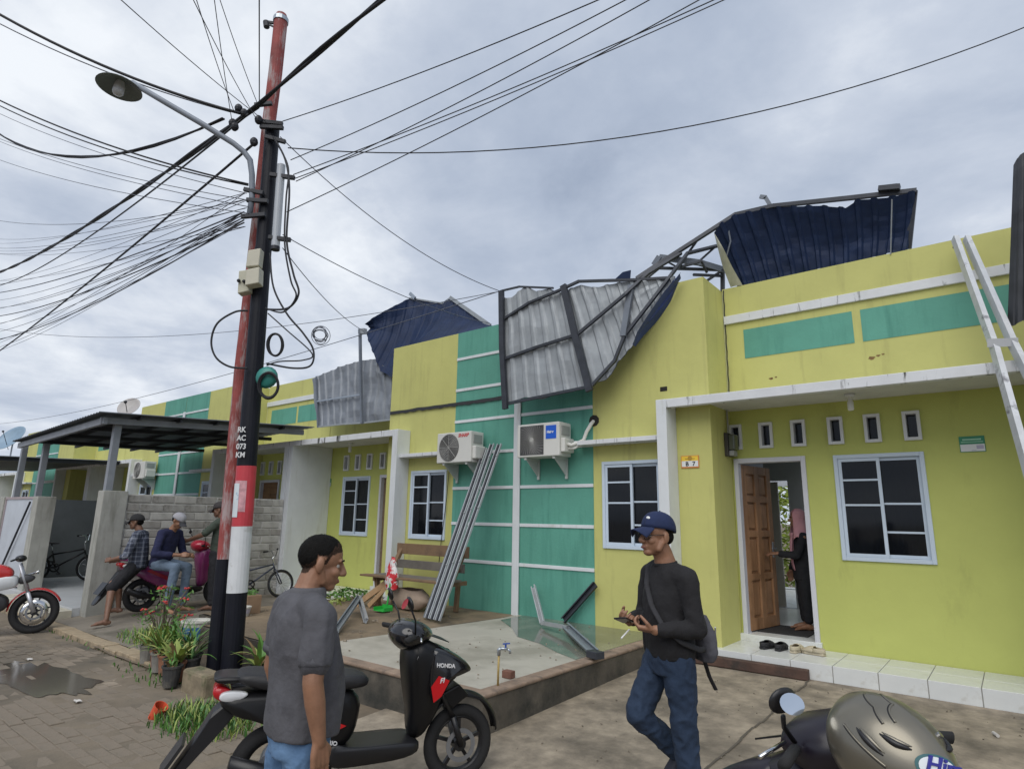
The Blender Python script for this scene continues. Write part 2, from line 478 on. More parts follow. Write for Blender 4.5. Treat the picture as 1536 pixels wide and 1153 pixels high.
# coping lip of the concrete edge
m_ = MB()
m_.box(-6.15, -3.50, 3.985, 4.13, 0.19, 0.222); m_.box(-3.60, -3.445, 3.985, 7.2, 0.19, 0.2215)
m_.build('coping', mat('worn_brown_coping', (0.26, 0.19, 0.14), 0.85, var=0.3, scale=6, bump=0.4, bscale=30, stain=(0.13, 0.10, 0.08), sscale=5), ter, bevel=0.012)
m_ = MB()
m_.add([(-6.15, 4.13, 0.212), (-3.6, 4.13, 0.212), (-3.6, 7.499, 0.212), (-5.85, 7.499, 0.212), (-5.83, 7.1, 0.212), (-5.95, 5.8, 0.212)], [(0, 1, 2, 3, 4, 5)])
m_.build('screed', slab_m, ter)
m_ = MB()
pts = [(-5.75, 7.49), (-5.72, 6.95), (-5.2, 6.55), (-4.8, 6.15), (-4.35, 6.0), (-3.95, 5.75), (-3.62, 5.6), (-3.61, 7.49)]
m_.add([(x, y, 0.2155) for x, y in pts], [tuple(range(len(pts)))])
m_.build('wet_patch', wet_m, ter, fix=False)
m_ = MB()
m_.grid(lambda u, v: (lerp(-9.19, lerp(-6.15, -5.86, v), u), lerp(4.02 if u > 0.3 else 4.46, 7.49, v), 0.203 + 0.012 * nz(u * 9, v * 9)), 24, 24)
m_.build('old_paving', old_m, ter)

# ------------------------------------------------------------------ houses of the terrace row
YA, YB = 7.50, 8.19
def frame_rect(mb, x0, x1, z0, z1, y0, y1, t):
    mb.box(x0, x0 + t, y0, y1, z0, z1); mb.box(x1 - t, x1, y0, y1, z0, z1)
    mb.box(x0 + t, x1 - t, y0, y1, z0, z0 + t); mb.box(x0 + t, x1 - t, y0, y1, z1 - t, z1)
def window(parent, xa, xb, z0, z1, y, fm, rows=((0.754, 0.517), (0.53, 0.27)), openleft=False, name='window'):
    """two-leaf sliding window with glazing bars; y is the wall face"""
    x0, x1 = min(xa, xb), max(xa, xb)
    o = MB(); frame_rect(o, x0, x1, z0, z1, y - 0.025, y + 0.07, 0.045)
    wn = o.build(name, fm, parent, bevel=0.004)
    xm = (x0 + x1) / 2
    for k, (a, b) in enumerate(((x0 + 0.047, xm + 0.02), (xm - 0.02, x1 - 0.047))):
        yy = y + (0.0 if k == 0 else 0.032)
        s_ = MB(); frame_rect(s_, a, b, z0 + 0.047, z1 - 0.047, yy - 0.012, yy + 0.012, 0.035)
        zs = [z0 + 0.085] + [lerp(z0, z1, q) for q in sorted(rows[k])] + [z1 - 0.085]
        for q in zs[1:-1]: s_.box(a + 0.036, b - 0.036, yy - 0.010, yy + 0.010, q - 0.011, q + 0.011)
        s_.build('sash', fm, wn)
        for q in range(len(zs) - 1):
            p_ = MB(); p_.box(a + 0.034, b - 0.034, yy - 0.003, yy + 0.003, zs[q] - 0.005, zs[q + 1] + 0.005 if q == len(zs) - 2 else zs[q + 1] - 0.011)
            p_.build('pane', glass, wn)
    return wn
def house(X0, s, label, dx=0.0, full=True, doorleaf=True, xend=5.87, vents=6, upper=True, party=False, wallmat=None):
    H = lambda x: X0 + s * x
    t = thing('row_house', label, 'house', (H(2.9), 7.5, 0.0), group='row houses along the street')
    fm = alum
    # bay wall
    bw = (H(1.49), H(2.37)); bw = (min(bw), max(bw), 1.215, 2.375)
    w_ = MB()
    xa, xb = sorted((H(0.0), H(3.05)))
    wall_holes(w_, xa, xb, -0.25, 4.74, [bw], YA, YA + 0.15)
    w_.build('bay_wall', yellow, t, weld=True)
    # return of the bay
    w_ = MB(); a, b = sorted((H(2.90), H(3.05)))
    w_.box(a, b, YA + 0.151, YB - 0.001, -0.25, 4.737)
    w_.build('return_wall', yellow, t)
    # recessed wall
    dr = (H(3.08 + dx), H(3.955 + dx)); wn = (H(4.265 + dx), H(5.18 + dx))
    dr = (min(dr), max(dr), 0.165, 2.40); wn = (min(wn), max(wn), 1.18, 2.39)
    vx = [3.12, 3.51, 3.90, 4.32, 4.71, 5.10][:vents]
    vh = []
    for x in vx:
        q = sorted((H(x + dx - 0.065), H(x + dx + 0.065))); vh.append((q[0], q[1], 2.54, 2.83))
    xa, xb = sorted((H(3.051), H(xend)))
    w_ = MB(); wall_holes(w_, xa, xb, -0.25, 3.05, [dr, wn] + vh, YB, YB + 0.15)
    w_.build('recess_wall', lime, t, weld=True)
    w_ = MB(); wall_holes(w_, xa, xb, 3.05, 4.77, [], YB, YB + 0.15)
    w_.build('parapet_wall', yellow, t, weld=True)
    for h_ in vh:
        v_ = MB(); frame_rect(v_, h_[0] - 0.02, h_[1] + 0.02, h_[2] - 0.02, h_[3] + 0.02, YB - 0.035, YB + 0.10, 0.034)
        f_ = v_.build('vent', alwhite, t)
        p_ = MB(); p_.box(h_[0], h_[1], YB + 0.07, YB + 0.075, h_[2], h_[3]); p_.build('pane', glass, f_)
    window(t, bw[0], bw[1], bw[2], bw[3], YA, fm)
    window(t, wn[0], wn[1], wn[2], wn[3], YB, fm)
    # door frame
    d_ = MB(); y0, y1 = YB - 0.03, YB + 0.12
    d_.box(dr[0], dr[0] + 0.055, y0, y1, 0.17, 2.40); d_.box(dr[1] - 0.055, dr[1], y0, y1, 0.17, 2.40); d_.box(dr[0] + 0.055, dr[1] - 0.055, y0, y1, 2.34, 2.40)
    fr = d_.build('door_frame', mat('lilac_white_paint', (0.60, 0.61, 0.66), 0.55, var=0.06), t, bevel=0.004)
    sill = MB(); sill.box(dr[0] - 0.06, dr[1] + 0.02, YB - 0.06, YB + 0.15, 0.163, 0.245); sill.build('door_sill', tile, t, bevel=0.006)
    # canopy slab with its fin, and the little slab over the bay window
    c_ = MB(); a, b = sorted((H(2.60), H(xend)))
    c_.box(a, b, 7.20, 7.30, 2.99, 3.10)
    c_.build('canopy_fascia', fascia, t, bevel=0.006)
    c_ = MB(); c_.box(a, b, 7.301, YB - 0.002, 3.035, 3.092)
    c_.build('canopy_slab', soffit, t)
    f_ = MB(); a, b = sorted((H(2.46), H(2.598)))
    f_.box(a, b, 7.198, YA - 0.002, -0.2, 3.102)
    f_.build('fin', white, t, bevel=0.006)
    f_ = MB(); a, b = sorted((H(1.17), H(2.458)))
    f_.box(a, b, 7.26, YA - 0.002, 2.60, 2.66)
    f_.build('window_hood', fascia, t, bevel=0.004)
    # green panel with raised white bands
    zs = [0.918, 1.491, 2.055, 2.62, 3.165, 3.71, 4.26]
    a, b = sorted((H(0.0), H(1.345)))
    zz = [0.20] + zs + [4.738]
    for k in range(len(zz) - 1):
        p_ = MB(); p_.box(a, b, YA - 0.005, YA - 0.001, zz[k] + (0.02 if k else 0), zz[k + 1] - (0.02 if k < len(zz) - 2 else 0)); p_.build('green_panel', green, t)
    for z in zs:
        p_ = MB(); p_.box(a, b, YA - 0.020, YA - 0.001, z - 0.024, z + 0.024); p_.build('white_band', white, t, bevel=0.004)
    # parapet band and green oblongs
    a, b = sorted((H(3.06), H(xend)))
    p_ = MB(); p_.box(a, b, YB - 0.035, YB - 0.001, 4.245, 4.36); p_.build('parapet_band', fascia if full else white, t, bevel=0.005)
    L = (xend - 3.05)
    for q0, q1 in ((0.08, 0.50 - 0.014), (0.50 + 0.014, 0.985)):
        a, b = sorted((H(3.05 + L * q0 * (1 if q0 < .4 else 1)), H(3.05 + L * q1)))
        p_ = MB(); p_.box(a, b, YB - 0.005, YB - 0.001, 3.735, 4.135); p_.build('green_panel', green, t)
    # tiled step
    a, b = sorted((H(2.602), H(xend)))
    st = MB(); st.box(a, b, 7.375, YB - 0.002, -0.15, 0.150)
    so_ = st.build('step', grout, t)
    nx = int(round((b - a) / 0.40)); wv = (b - a) / nx
    ft = MB(); ft.box(0.004, wv - 0.004, -0.012, 0.0, 0.0, 0.165)
    tt = MB(); tt.box(0.004, wv - 0.004, 0.0, 0.405, 0.0, 0.014)
    f0 = t0 = None
    for k in range(nx):
        lx = a + k * wv - H(2.9)
        if f0 is None:
            f0 = ft.build('riser_tile', tile, so_, world=False, bevel=0.003); f0.location = (lx, -0.125, 0.0)
            t0 = tt.build('tread_tile', tile, so_, world=False, bevel=0.003); t0.location = (lx, -0.136, 0.150)
        else:
            piece(f0, (lx, -0.125, 0.0), so_); piece(t0, (lx, -0.136, 0.150), so_)
        piece(t0, (lx, 0.276, 0.150), so_)
    # party strip in the green wall
    if party:
        p_ = MB(); p_.box(X0 - 0.062, X0 + 0.062, YA - 0.045, YA - 0.0205, 0.2, 4.30); p_.build('party_strip', white, t, bevel=0.005)
    # end wall of the recess
    p_ = MB(); a, b = sorted((H(xend - 0.15), H(xend - 0.001)))
    if not full or s < 0: p_.box(a, b, 7.201, YB - 0.003, -0.2, 3.034); p_.build('end_fin', white, t, bevel=0.005)
    # body of the house behind: party walls, ceiling, rear
    if True:
        p_ = MB(); a, b = sorted((H(0.05), H(xend - 0.01)))
        p_.box(a, a + 0.12, YA + 0.16, 14.5, -0.2, 3.6) if s > 0 else p_.box(b - 0.12, b, YA + 0.16, 14.5, -0.2, 3.6)
        p_.box(b - 0.12, b, YB + 0.16, 14.5, -0.2, 3.6) if s > 0 else p_.box(a, a + 0.12, YB + 0.16, 14.5, -0.2, 3.6)
        p_.build('side_wall', interior, t)
        if doorleaf:                          # ceiling left open to let in sky light and brighten the rooms
            p_ = MB(); p_.box(a + 0.13, b - 0.13, YB + 0.16, 9.4, 3.2, 3.3); p_.box(a + 0.13, -1.9, 9.4, 11.2, 3.2, 3.3); p_.build('ceiling', interior, t)
        else:
            p_ = MB(); p_.box(a + 0.13, b - 0.13, YB + 0.16, 14.5, 3.2, 3.3); p_.build('ceiling', interior, t)
        p_ = MB(); p_.box(a + 0.13, b - 0.13, YB + 0.16, 14.5, 0.14, 0.24); p_.build('floor', tile, t)
        if not doorleaf:
            p_ = MB(); p_.box(a, b, 14.5, 14.65, -0.2, 4.2); p_.build('rear_wall', interior, t)
    return t, dr, wn, bw

h1, d1, w1, b1 = house(-5.88, 1, 'yellow row house with open wooden door and house number plate', xend=6.28, party=True)
h2, d2, w2, b2 = house(-5.905, -1, 'yellow row house behind the wooden bench, dark crack across its parapet', dx=0.10, xend=5.9, doorleaf=False)
h0, d0, w0, b0 = house(6.30, -1, 'yellow row house next door, behind the leaning silver truss', xend=5.87, doorleaf=False)
h3, d3, w3, b3 = house(-17.62, 1, 'yellow and green row house behind the grey block wall', xend=5.8, full=False, doorleaf=False, party=True)
h4, d4, w4, b4 = house(-17.64, -1, 'row house behind the carport with an air conditioner on its green wall', xend=5.85, full=False, doorleaf=False)
h5, d5, w5, b5 = house(-29.35, 1, 'distant yellow and green row house beyond the carport, nearer of two', xend=5.84, full=False, doorleaf=False, party=True)
h6, d6, w6, b6 = house(-29.37, -1, 'farthest yellow and green row house at the end of the street', xend=5.84, full=False, doorleaf=False)
# dark tar crack along the parapet of the second house
ck = MB()
n = 60
for k in range(n):
    xa, xb = lerp(-8.93, -6.0, k / n), lerp(-8.93, -6.0, (k + 1) / n)
    za = 3.475 + 0.012 * nz(xa * 3); zb = 3.475 + 0.012 * nz(xb * 3)
    ta = 0.030 + 0.018 * nz(xa * 9, 4); tb = 0.030 + 0.018 * nz(xb * 9, 4)
    ck.add([(xa, YA - 0.024, za - ta), (xb, YA - 0.024, zb - tb), (xb, YA - 0.024, zb + 0.028), (xa, YA - 0.024, za + 0.028)], [(0, 1, 2, 3)])
ck.build('tar_joint', mat('tar', (0.03, 0.032, 0.035), 0.7), h2, solid=0.008)
# closed doors and dim rooms of the other houses
for hh, dd, ww, mm in ((h2, d2, w2, oldwood), (h0, d0, w0, wood), (h3, d3, w3, wood), (h4, d4, w4, wood), (h5, d5, w5, wood), (h6, d6, w6, wood)):
    q = MB(); q.box(dd[0] + 0.057, dd[1] - 0.057, YB + 0.05, YB + 0.09, 0.25, 2.338)
    for i in (0, 1):
        for k in range(4):
            a = lerp(dd[0] + 0.13, dd[1] - 0.13, i * 0.53); b = lerp(dd[0] + 0.13, dd[1] - 0.13, i * 0.53 + 0.47)
            q.box(a, b, YB + 0.043, YB + 0.0495, 0.36 + k * 0.5, 0.76 + k * 0.5)
    q.build('door', mm, hh)
# curtains behind the windows of the near houses
for hh, ww, yy in ((h1, w1, YB), (h1, b1, YA), (h2, w2, YB), (h2, b2, YA)):
    q = MB()
    q.grid(lambda u, v: (lerp(ww[0] - 0.05, ww[1] + 0.05, u), yy + 0.26 + 0.03 * math.sin(u * 46 + 2 * nz(u * 5)), lerp(ww[2] - 0.1, ww[3] + 0.5, v)), 90, 4)
    q.build('curtain', curtain, hh, smooth=True)
# flat patch painted dark as the shade in a hole above the bay
q = MB(); q.box(-3.49, -3.39, YA - 0.004, YA - 0.001, 3.27, 3.33); q.build('air_brick', mat('painted_hole_shade', (0.02, 0.018, 0.015), 0.9), h1)
# ---- open door leaf of house 1, opened inwards
hx, hy, an = -2.762, 8.27, R(80)
ex = Vector((math.cos(an), math.sin(an), 0)); ny = Vector((-math.sin(an), math.cos(an), 0))
doorw = mat('varnished_door_timber', (0.36, 0.20, 0.105), 0.35, var=0.3, scale=3, stain=(0.22, 0.115, 0.055), stretch=(9, 9, 0.8), sscale=1.5, slo=0.45, shi=0.7)
lf = MB(); c0 = Vector((hx, hy, 0))
def leafbox(a, b, z0, z1, t0, t1, mb):
    mb.obox(c0 + ex * (a + b) / 2 + ny * (t0 + t1) / 2 + Vector((0, 0, (z0 + z1) / 2)), ex * (b - a) / 2, ny * (t1 - t0) / 2, Vector((0, 0, (z1 - z0) / 2)))
leafbox(0, 0.78, 0.26, 2.33, 0.012, 0.028, lf)
for a, b in ((0, 0.11), (0.335, 0.445), (0.67, 0.78)): leafbox(a, b, 0.26, 2.33, -0.020, 0.0118, lf)
rails = (0.26, 0.40), (0.86, 0.94), (1.40, 1.48), (1.85, 1.93), (2.22, 2.33)
for z0, z1 in rails:
    leafbox(0.111, 0.334, z0, z1, -0.018, 0.0117, lf); leafbox(0.446, 0.669, z0, z1, -0.018, 0.0117, lf)
dl = lf.build('door', doorw, h1, bevel=0.003)
for a in (0.14, 0.475):
    for k in range(4):
        pb = MB(); leafbox(a, a + 0.165, rails[k][1] + 0.03, rails[k + 1][0] - 0.03, -0.006, 0.0116, pb); pb.build('door_panel', doorw, dl, bevel=0.008)
for z in (0.62, 1.30, 2.08):
    pb = MB(); pb.box(hx - 0.035, hx + 0.004, hy - 0.045, hy - 0.02, z - 0.055, z + 0.055); pb.build('hinge', galv, dl, bevel=0.003)
pb = MB(); leafbox(0.70, 0.74, 1.13, 1.33, -0.03, -0.0205, pb); leafbox(0.62, 0.74, 1.24, 1.26, -0.07, -0.055, pb); pb.build('handle', galv, dl, bevel=0.003)
# ---- rooms behind the door
pl = MB()
pl.box(-2.95, -2.83, YB + 0.16, 9.5, 0.24, 3.2)                 # left side of the hall
pl.build('partition', interior, h1); pl = MB()
wall_holes(pl, -5.7, -0.0, 0.24, 3.2, [(-3.62, -2.90, 0.245, 2.28)], 11.0, 11.1)
pl.build('partition', interior, h1)
rw = MB(); wall_holes(rw, -5.75, 0.26, -0.2, 3.4, [(-4.6, -3.5, 0.24, 2.35)], 14.0, 14.14)  # rear opening widened to let more sky light indoors
rw.build('rear_wall', interior, h1)
pd = MB(); pd.box(-3.60, -3.07, 11.02, 11.06, 0.25, 2.26); pd.build('inner_door', mat('cream_door', (0.42, 0.40, 0.36), 0.6), h1)
dm = MB()
dmp = blob(-2.46, 8.72, 0.36, 0.27, 0.0, 9.0)
dm.box(-2.72, -2.12, 8.42, 9.10, 0.241, 0.253)
dm = dm.build('door_mat', mat('charcoal_mat', (0.03, 0.03, 0.032), 0.95, bump=0.6, bscale=120), None, bevel=0.004)
tag(dm, 'charcoal mat on the white tiles inside the open door', 'mat')
# garden behind the house seen through the rear opening
leafm = mat('leaf_green', (0.085, 0.19, 0.03), 0.6, var=0.5, scale=3)
leafm2 = mat('leaf_yellow_green', (0.30, 0.38, 0.06), 0.55, var=0.35, scale=9)
def leaf_cloud(mb, c, rx, ry, rz, n, size, seed):
    r_ = random.Random(seed)
    for k in range(n):
        while True:
            p = Vector((r_.uniform(-1, 1), r_.uniform(-1, 1), r_.uniform(-1, 1)))
            if p.length < 1: break
        p = Vector(c) + Vector((p.x * rx, p.y * ry, p.z * rz))
        a = Vector((r_.uniform(-1, 1), r_.uniform(-1, 1), r_.uniform(-0.6, 0.6))).normalized()
        b = a.cross(Vector((r_.uniform(-1, 1), r_.uniform(-1, 1), r_.uniform(-1, 1)))).normalized()
        L = size * r_.uniform(0.6, 1.4)
        mb.add([p - a * L, p + b * L * 0.35, p + a * L, p - b * L * 0.35], [(0, 1, 2, 3)])
bt = thing('garden_shrub', 'bright green leafy shrub behind the house, seen through its rear opening', 'shrub', (-4.6, 16.2, -0.1))
q = MB(); leaf_cloud(q, (-4.6, 16.2, 1.6), 1.8, 1.0, 1.7, 2600, 0.10, 5); q.build('crown', leafm2, bt, fix=False)
q = MB(); q.tube([(-4.6, 16.2, -0.3), (-4.65, 16.2, 0.6), (-4.5, 16.15, 1.6)], [0.07, 0.05, 0.02], 8); q.build('trunk', oldwood, bt)
# nail holes, rust spots and a tube added for the dark corner crack, on the upper wall
rustm = mat('rust_spot', (0.20, 0.12, 0.05), 0.9, var=0.3, scale=40)
for x, z, r_ in ((-2.26, 3.42, 0.020), (-2.20, 3.43, 0.012), (-1.10, 3.52, 0.026), (-1.03, 3.54, 0.016), (-0.98, 3.55, 0.012), (-1.62, 3.22, 0.010)):
    q = MB(); pts = blob(0, 0, r_ * 1.3, r_ * 0.8, 0, x * 7); q.add([(x + p[0], YB - 0.0015, z + p[1]) for p in pts], [tuple(range(len(pts)))]); q.build('rust_mark', rustm, h1, fix=False)
q = MB(); q.tube([(-2.805, YB - 0.012, 3.10 + k * 0.11) if k % 2 else (-2.812, YB - 0.010, 3.10 + k * 0.11) for k in range(16)], 0.007, 6); q.build('wall_cable_and_crack', darkmetal, h1)
q = MB(); q.tube([(-7.33, YA - 0.02, 2.45), (-7.36, YA - 0.03, 1.9), (-7.45, YA - 0.03, 1.2), (-7.47, YA - 0.05, 0.75)], 0.006, 6); q.build('wall_cable_and_crack', darkmetal, h2)
# ---- small fittings on house 1
q = MB(); q.box(-3.235, -3.0, YA - 0.012, YA - 0.0015, 2.245, 2.40)
sg = q.build('house_number_plate', mat('orange_red_print', (0.62, 0.22, 0.05), 0.4, var=0.05), None, bevel=0.002)
tag(sg, 'orange and white house number plate on the yellow pillar beside the door', 'sign')
q = MB(); q.box(-3.225, -3.01, YA - 0.0135, YA - 0.0125, 2.335, 2.392); q.build('header', mat('yellow_print', (0.80, 0.55, 0.05), 0.4, var=0.05), sg)
q = MB(); q.box(-3.225, -3.01, YA - 0.0135, YA - 0.0125, 2.262, 2.334); q.build('face', mat('white_print', (0.72, 0.74, 0.74), 0.4, var=0.03), sg)
ink = mat('black_print', (0.01, 0.01, 0.01), 0.5)
text('B', 0.075, (-3.175, YA - 0.0145, 2.272), (1, 0, 0), (0, 0, 1), ink, sg, bold=0.002)
text('7', 0.075, (-3.085, YA - 0.0145, 2.272), (1, 0, 0), (0, 0, 1), ink, sg, bold=0.002)
q = MB(); q.lathe([(0.0, 0.0), (0.03, 0.001), (0.03, -0.001)], (-3.115, YA - 0.0145, 2.366), (0, -1, 0), 12); q.box(-3.18, -3.05, YA - 0.0146, YA - 0.014, 2.355, 2.366); q.build('emblem', mat('ochre_print', (0.42, 0.25, 0.03), 0.5), sg)
gp = mat('green_print', (0.03, 0.24, 0.12), 0.4, var=0.08)
for nm, xx, zz, yy, lb in (('notice_plate', -0.37, 2.362, YB, 'green and white notice plate beside the window with pale blue frame'), ('notice_plate', -11.78, 2.20, YB, 'small green and white notice plate on the wall behind the bench house')):
    wd = 0.222 if xx > -5 else 0.16
    q = MB(); q.box(xx, xx + wd, yy - 0.010, yy - 0.0015, zz, zz + 0.168)
    sp = q.build(nm, gp, None, bevel=0.002); tag(sp, lb, 'sign')
    q = MB(); q.box(xx + 0.006, xx + wd - 0.006, yy - 0.0115, yy - 0.0105, zz + 0.006, zz + 0.082); q.build('face', MATS['white_print'], sp)
    q = MB(); q.box(xx + 0.03, xx + wd - 0.03, yy - 0.0115, yy - 0.0105, zz + 0.124, zz + 0.140); q.box(xx + 0.015, xx + wd - 0.015, yy - 0.0115, yy - 0.0105, zz + 0.102, zz + 0.110); q.build('lettering', mat('pale_green_print', (0.35, 0.62, 0.45), 0.5), sp)
    q = MB(); q.box(xx + 0.10, xx + 0.14, yy - 0.0125, yy - 0.0117, zz + 0.012, zz + 0.018); q.box(xx + 0.145 * wd / 0.222, xx + wd - 0.015, yy - 0.0125, yy - 0.0117, zz + 0.03, zz + 0.068); q.build('print', mat('lilac_print', (0.46, 0.44, 0.56), 0.5), sp)
# electricity meter on the bay return
mt = thing('electricity_meter', 'dark glass electricity meter box between pillar and door', 'meter', (-2.80, 8.0, 2.40))
q = MB(); q.box(-2.829, -2.78, 7.93, 8.13, 2.42, 2.72); q.build('back_plate', mat('bakelite', (0.05, 0.045, 0.04), 0.5), mt, bevel=0.006)
q = MB(); q.box(-2.78, -2.70, 7.945, 8.115, 2.50, 2.70); q.build('cover', mat('smoked_plastic', (0.10, 0.11, 0.09), 0.15), mt, bevel=0.015)
q = MB(); q.box(-2.78, -2.72, 7.96, 8.10, 2.425, 2.49); q.build('terminal_cover', mat('grey_plastic', (0.30, 0.31, 0.30), 0.5), mt, bevel=0.006)
q = MB(); q.tube([(-2.80, 8.03, 2.72), (-2.805, 8.03, 3.03)], 0.012, 8); q.build('conduit', mat('grey_plastic', (0.3, 0.3, 0.3)), mt)
# porch lamps
def porch_lamp(x, label):
    t = thing('porch_lamp', label, 'lamp', (x, 7.75, 2.85), group='porch lamps under the canopies')
    q = MB(); q.lathe([(0.0, 3.033), (0.055, 3.033), (0.055, 3.01), (0.03, 3.0), (0.0, 3.0)], (x, 7.75, 0), n=14); q.build('rose', alwhite, t, smooth=True)
    q = MB(); q.lathe([(0.024, 2.999), (0.024, 2.95), (0.033, 2.945), (0.033, 2.86), (0.026, 2.845), (0.0, 2.843)], (x, 7.75, 0), n=14); q.build('bulb', mat('opal_glass', (0.75, 0.76, 0.72), 0.3), t, smooth=True)
porch_lamp(-1.30, 'small white porch lamp under the canopy over the open door')
porch_lamp(-10.45, 'small white porch lamp under the canopy behind the bench')

# ---- air conditioners
acw = mat('ivory_metal', (0.62, 0.62, 0.585), 0.45, var=0.05)
acg = mat('fan_guard_dark', (0.055, 0.055, 0.055), 0.5)
acl = mat('fan_guard_light', (0.42, 0.42, 0.40), 0.4)
def ac(x0, x1, z0, z1, label, square, pipe, wall=YA, d=0.30, name='air_conditioner'):
    t = thing(name, label, 'air conditioner', ((x0 + x1) / 2, wall - 0.2, z0))
    yf = wall - d - 0.09
    q = MB(); q.box(x0, x1 - 0.05, yf, yf + d, z0, z1); q.build('casing', acw, t, bevel=0.012)
    q = MB(); q.box(x1 - 0.049, x1 + 0.02, yf + 0.03, yf + d - 0.02, z0 + 0.05, z0 + (z1 - z0) * 0.52); q.build('valve_cover', acw, t, bevel=0.015)
    q = MB(); q.box(x1 - 0.049, x1 - 0.035, yf + 0.05, yf + d - 0.05, z0 + (z1 - z0) * 0.62, z1 - 0.05); q.build('service_grip', mat('grey_plastic', (0.3, 0.3, 0.3)), t, bevel=0.006)
    cx, cz, rr = x0 + 0.27, (z0 + z1) / 2, (z1 - z0) * 0.43
    q = MB()
    if square: q.box(cx - rr - 0.005, cx + rr + 0.005, yf - 0.004, yf - 0.0005, cz - rr - 0.005, cz + rr + 0.005)
    else: q.lathe([(0, 0), (rr + 0.012, 0), (rr + 0.012, 0.004), (0, 0.004)], (cx, yf - 0.0005, cz), (0, -1, 0), 32)
    gd = q.build('fan_recess', acg, t)
    q = MB()
    if square:
        for k in range(34):
            a0 = 2 * math.pi * k / 34
            pts = []
            for i in range(6):
                u = 0.18 + 0.82 * i / 5
                a = a0 + 0.55 * u
                e = 1.0 / max(abs(math.cos(a)), abs(math.sin(a)))
                L = rr * u * lerp(1.0, min(e, 1.2), u)
                pts.append((cx + L * math.cos(a), yf - 0.010, cz + L * math.sin(a)))
            q.tube(pts, 0.0024, 4)
        q.lathe([(0, 0.014), (0.03, 0.014), (0.036, 0.008), (0.036, 0)], (cx, yf, cz), (0, -1, 0), 16)
    else:
        for k in range(9):
            rad = rr * (0.14 + 0.86 * k / 8)
            q.tube([(cx + rad * math.cos(i * math.pi / 16), yf - 0.010, cz + rad * math.sin(i * math.pi / 16)) for i in range(33)], 0.0028, 4, cap=False)
        for k in range(8):
            a = k * math.pi / 4
            q.tube([(cx, yf - 0.012, cz), (cx + rr * math.cos(a), yf - 0.012, cz + rr * math.sin(a))], 0.003, 4)
    q.build('fan_guard', acl, t)
    for xx in (x0 + 0.14, x1 - 0.16):
        q = MB(); q.box(xx - 0.02, xx + 0.02, yf + 0.02, wall - 0.028, z0 - 0.034, z0 - 0.002); q.box(xx - 0.018, xx + 0.018, wall - 0.055, wall - 0.0275, z0 - 0.30, z0 - 0.035)
        q.prism([(xx - 0.006, wall - 0.056, z0 - 0.26), (xx - 0.006, wall - 0.056, z0 - 0.035), (xx - 0.006, yf + 0.05, z0 - 0.035)], (0.012, 0, 0))
        q.build('bracket', mat('dull_white_steel', (0.48, 0.50, 0.48), 0.5), t)
    return t, yf
t, yf = ac(-7.27, -6.47, 2.44, 2.925, 'ivory air conditioner with round fan guard above the steel bundle', False, 0)
text('SHARP', 0.075, (-6.80, yf - 0.002, 2.84), (1, 0, 0), (0, 0, 1), mat('red_print', (0.55, 0.05, 0.05), 0.4), t, bold=0.003, shear=0.25)
t, yf = ac(-5.60, -4.80, 2.455, 2.935, 'ivory air conditioner with square fan guard and blue sticker on green wall', True, 1)
q = MB(); q.box(-5.08, -4.90, yf - 0.004, yf - 0.001, 2.70, 2.89); st_ = q.build('sticker', mat('blue_sticker', (0.01, 0.10, 0.55), 0.4, var=0.05), t)
text('Haier', 0.052, (-5.06, yf - 0.0055, 2.78), (1, 0, 0), (0, 0, 1), MATS['white_print'], st_, bold=0.002)
foam = mat('pipe_insulation', (0.62, 0.62, 0.58), 0.8, var=0.1, bump=0.4, bscale=40)
q = MB(); q.tube([(-4.78, 7.22, 2.62), (-4.72, 7.22, 2.60), (-4.66, 7.28, 2.63), (-4.62, 7.38, 2.68), (-4.58, 7.40, 2.80), (-4.53, 7.44, 2.91), (-4.52, 7.48, 2.95), (-4.52, 7.56, 2.95)], 0.026, 8); q.tube([(-4.78, 7.24, 2.56), (-4.70, 7.26, 2.56), (-4.60, 7.36, 2.64)], 0.020, 8); q.build('pipe', foam, t, smooth=True)
q = MB(); q.lathe([(0.0, 0), (0.085, 0), (0.075, 0.008), (0.0, 0.010)], (-4.515, YA - 0.006, 2.965), (0, -1, 0), 9); q.build('pipe_hole', MATS['painted_hole_shade'], t)  # dark disc painted as the shade inside the pipe hole
ac(-19.6, -18.8, 2.50, 2.98, 'air conditioner on the far green wall beyond the carport', False, 0)

# ------------------------------------------------------------------ storm-torn roofing
silver = mat('silver_roof_sheet', (0.315, 0.34, 0.36), 0.5, metal=0.25, var=0.12, scale=5, bump=0.15, bscale=14, stain=(0.24, 0.255, 0.27), stretch=(3, 3, 0.5), sscale=3, slo=0.5, shi=0.8)
greysheet = mat('grey_roof_sheet', (0.20, 0.22, 0.25), 0.55, metal=0.2, var=0.15, scale=4, bump=0.15, bscale=12)
blue = mat('navy_roof_paint', (0.010, 0.022, 0.062), 0.6, var=0.25, scale=3, bump=0.15, bscale=10, spec=0.25)
blue2 = mat('bright_blue_roof_paint', (0.02, 0.045, 0.18), 0.45, var=0.2, scale=4, bump=0.15, bscale=10)
steel_dk = mat('weathered_purlin_and_web_shade', (0.045, 0.05, 0.062), 0.5, metal=0.3, var=0.25, scale=6)
def poly(pts, u):
    """point at fraction u of a polyline"""
    P = [Vector(p) for p in pts]
    L = [(P[i + 1] - P[i]).length for i in range(len(P) - 1)]
    d = u * sum(L)
    for i, l in enumerate(L):
        if d <= l or i == len(L) - 1: return P[i].lerp(P[i + 1], min(1, d / max(l, 1e-6)))
        d -= l
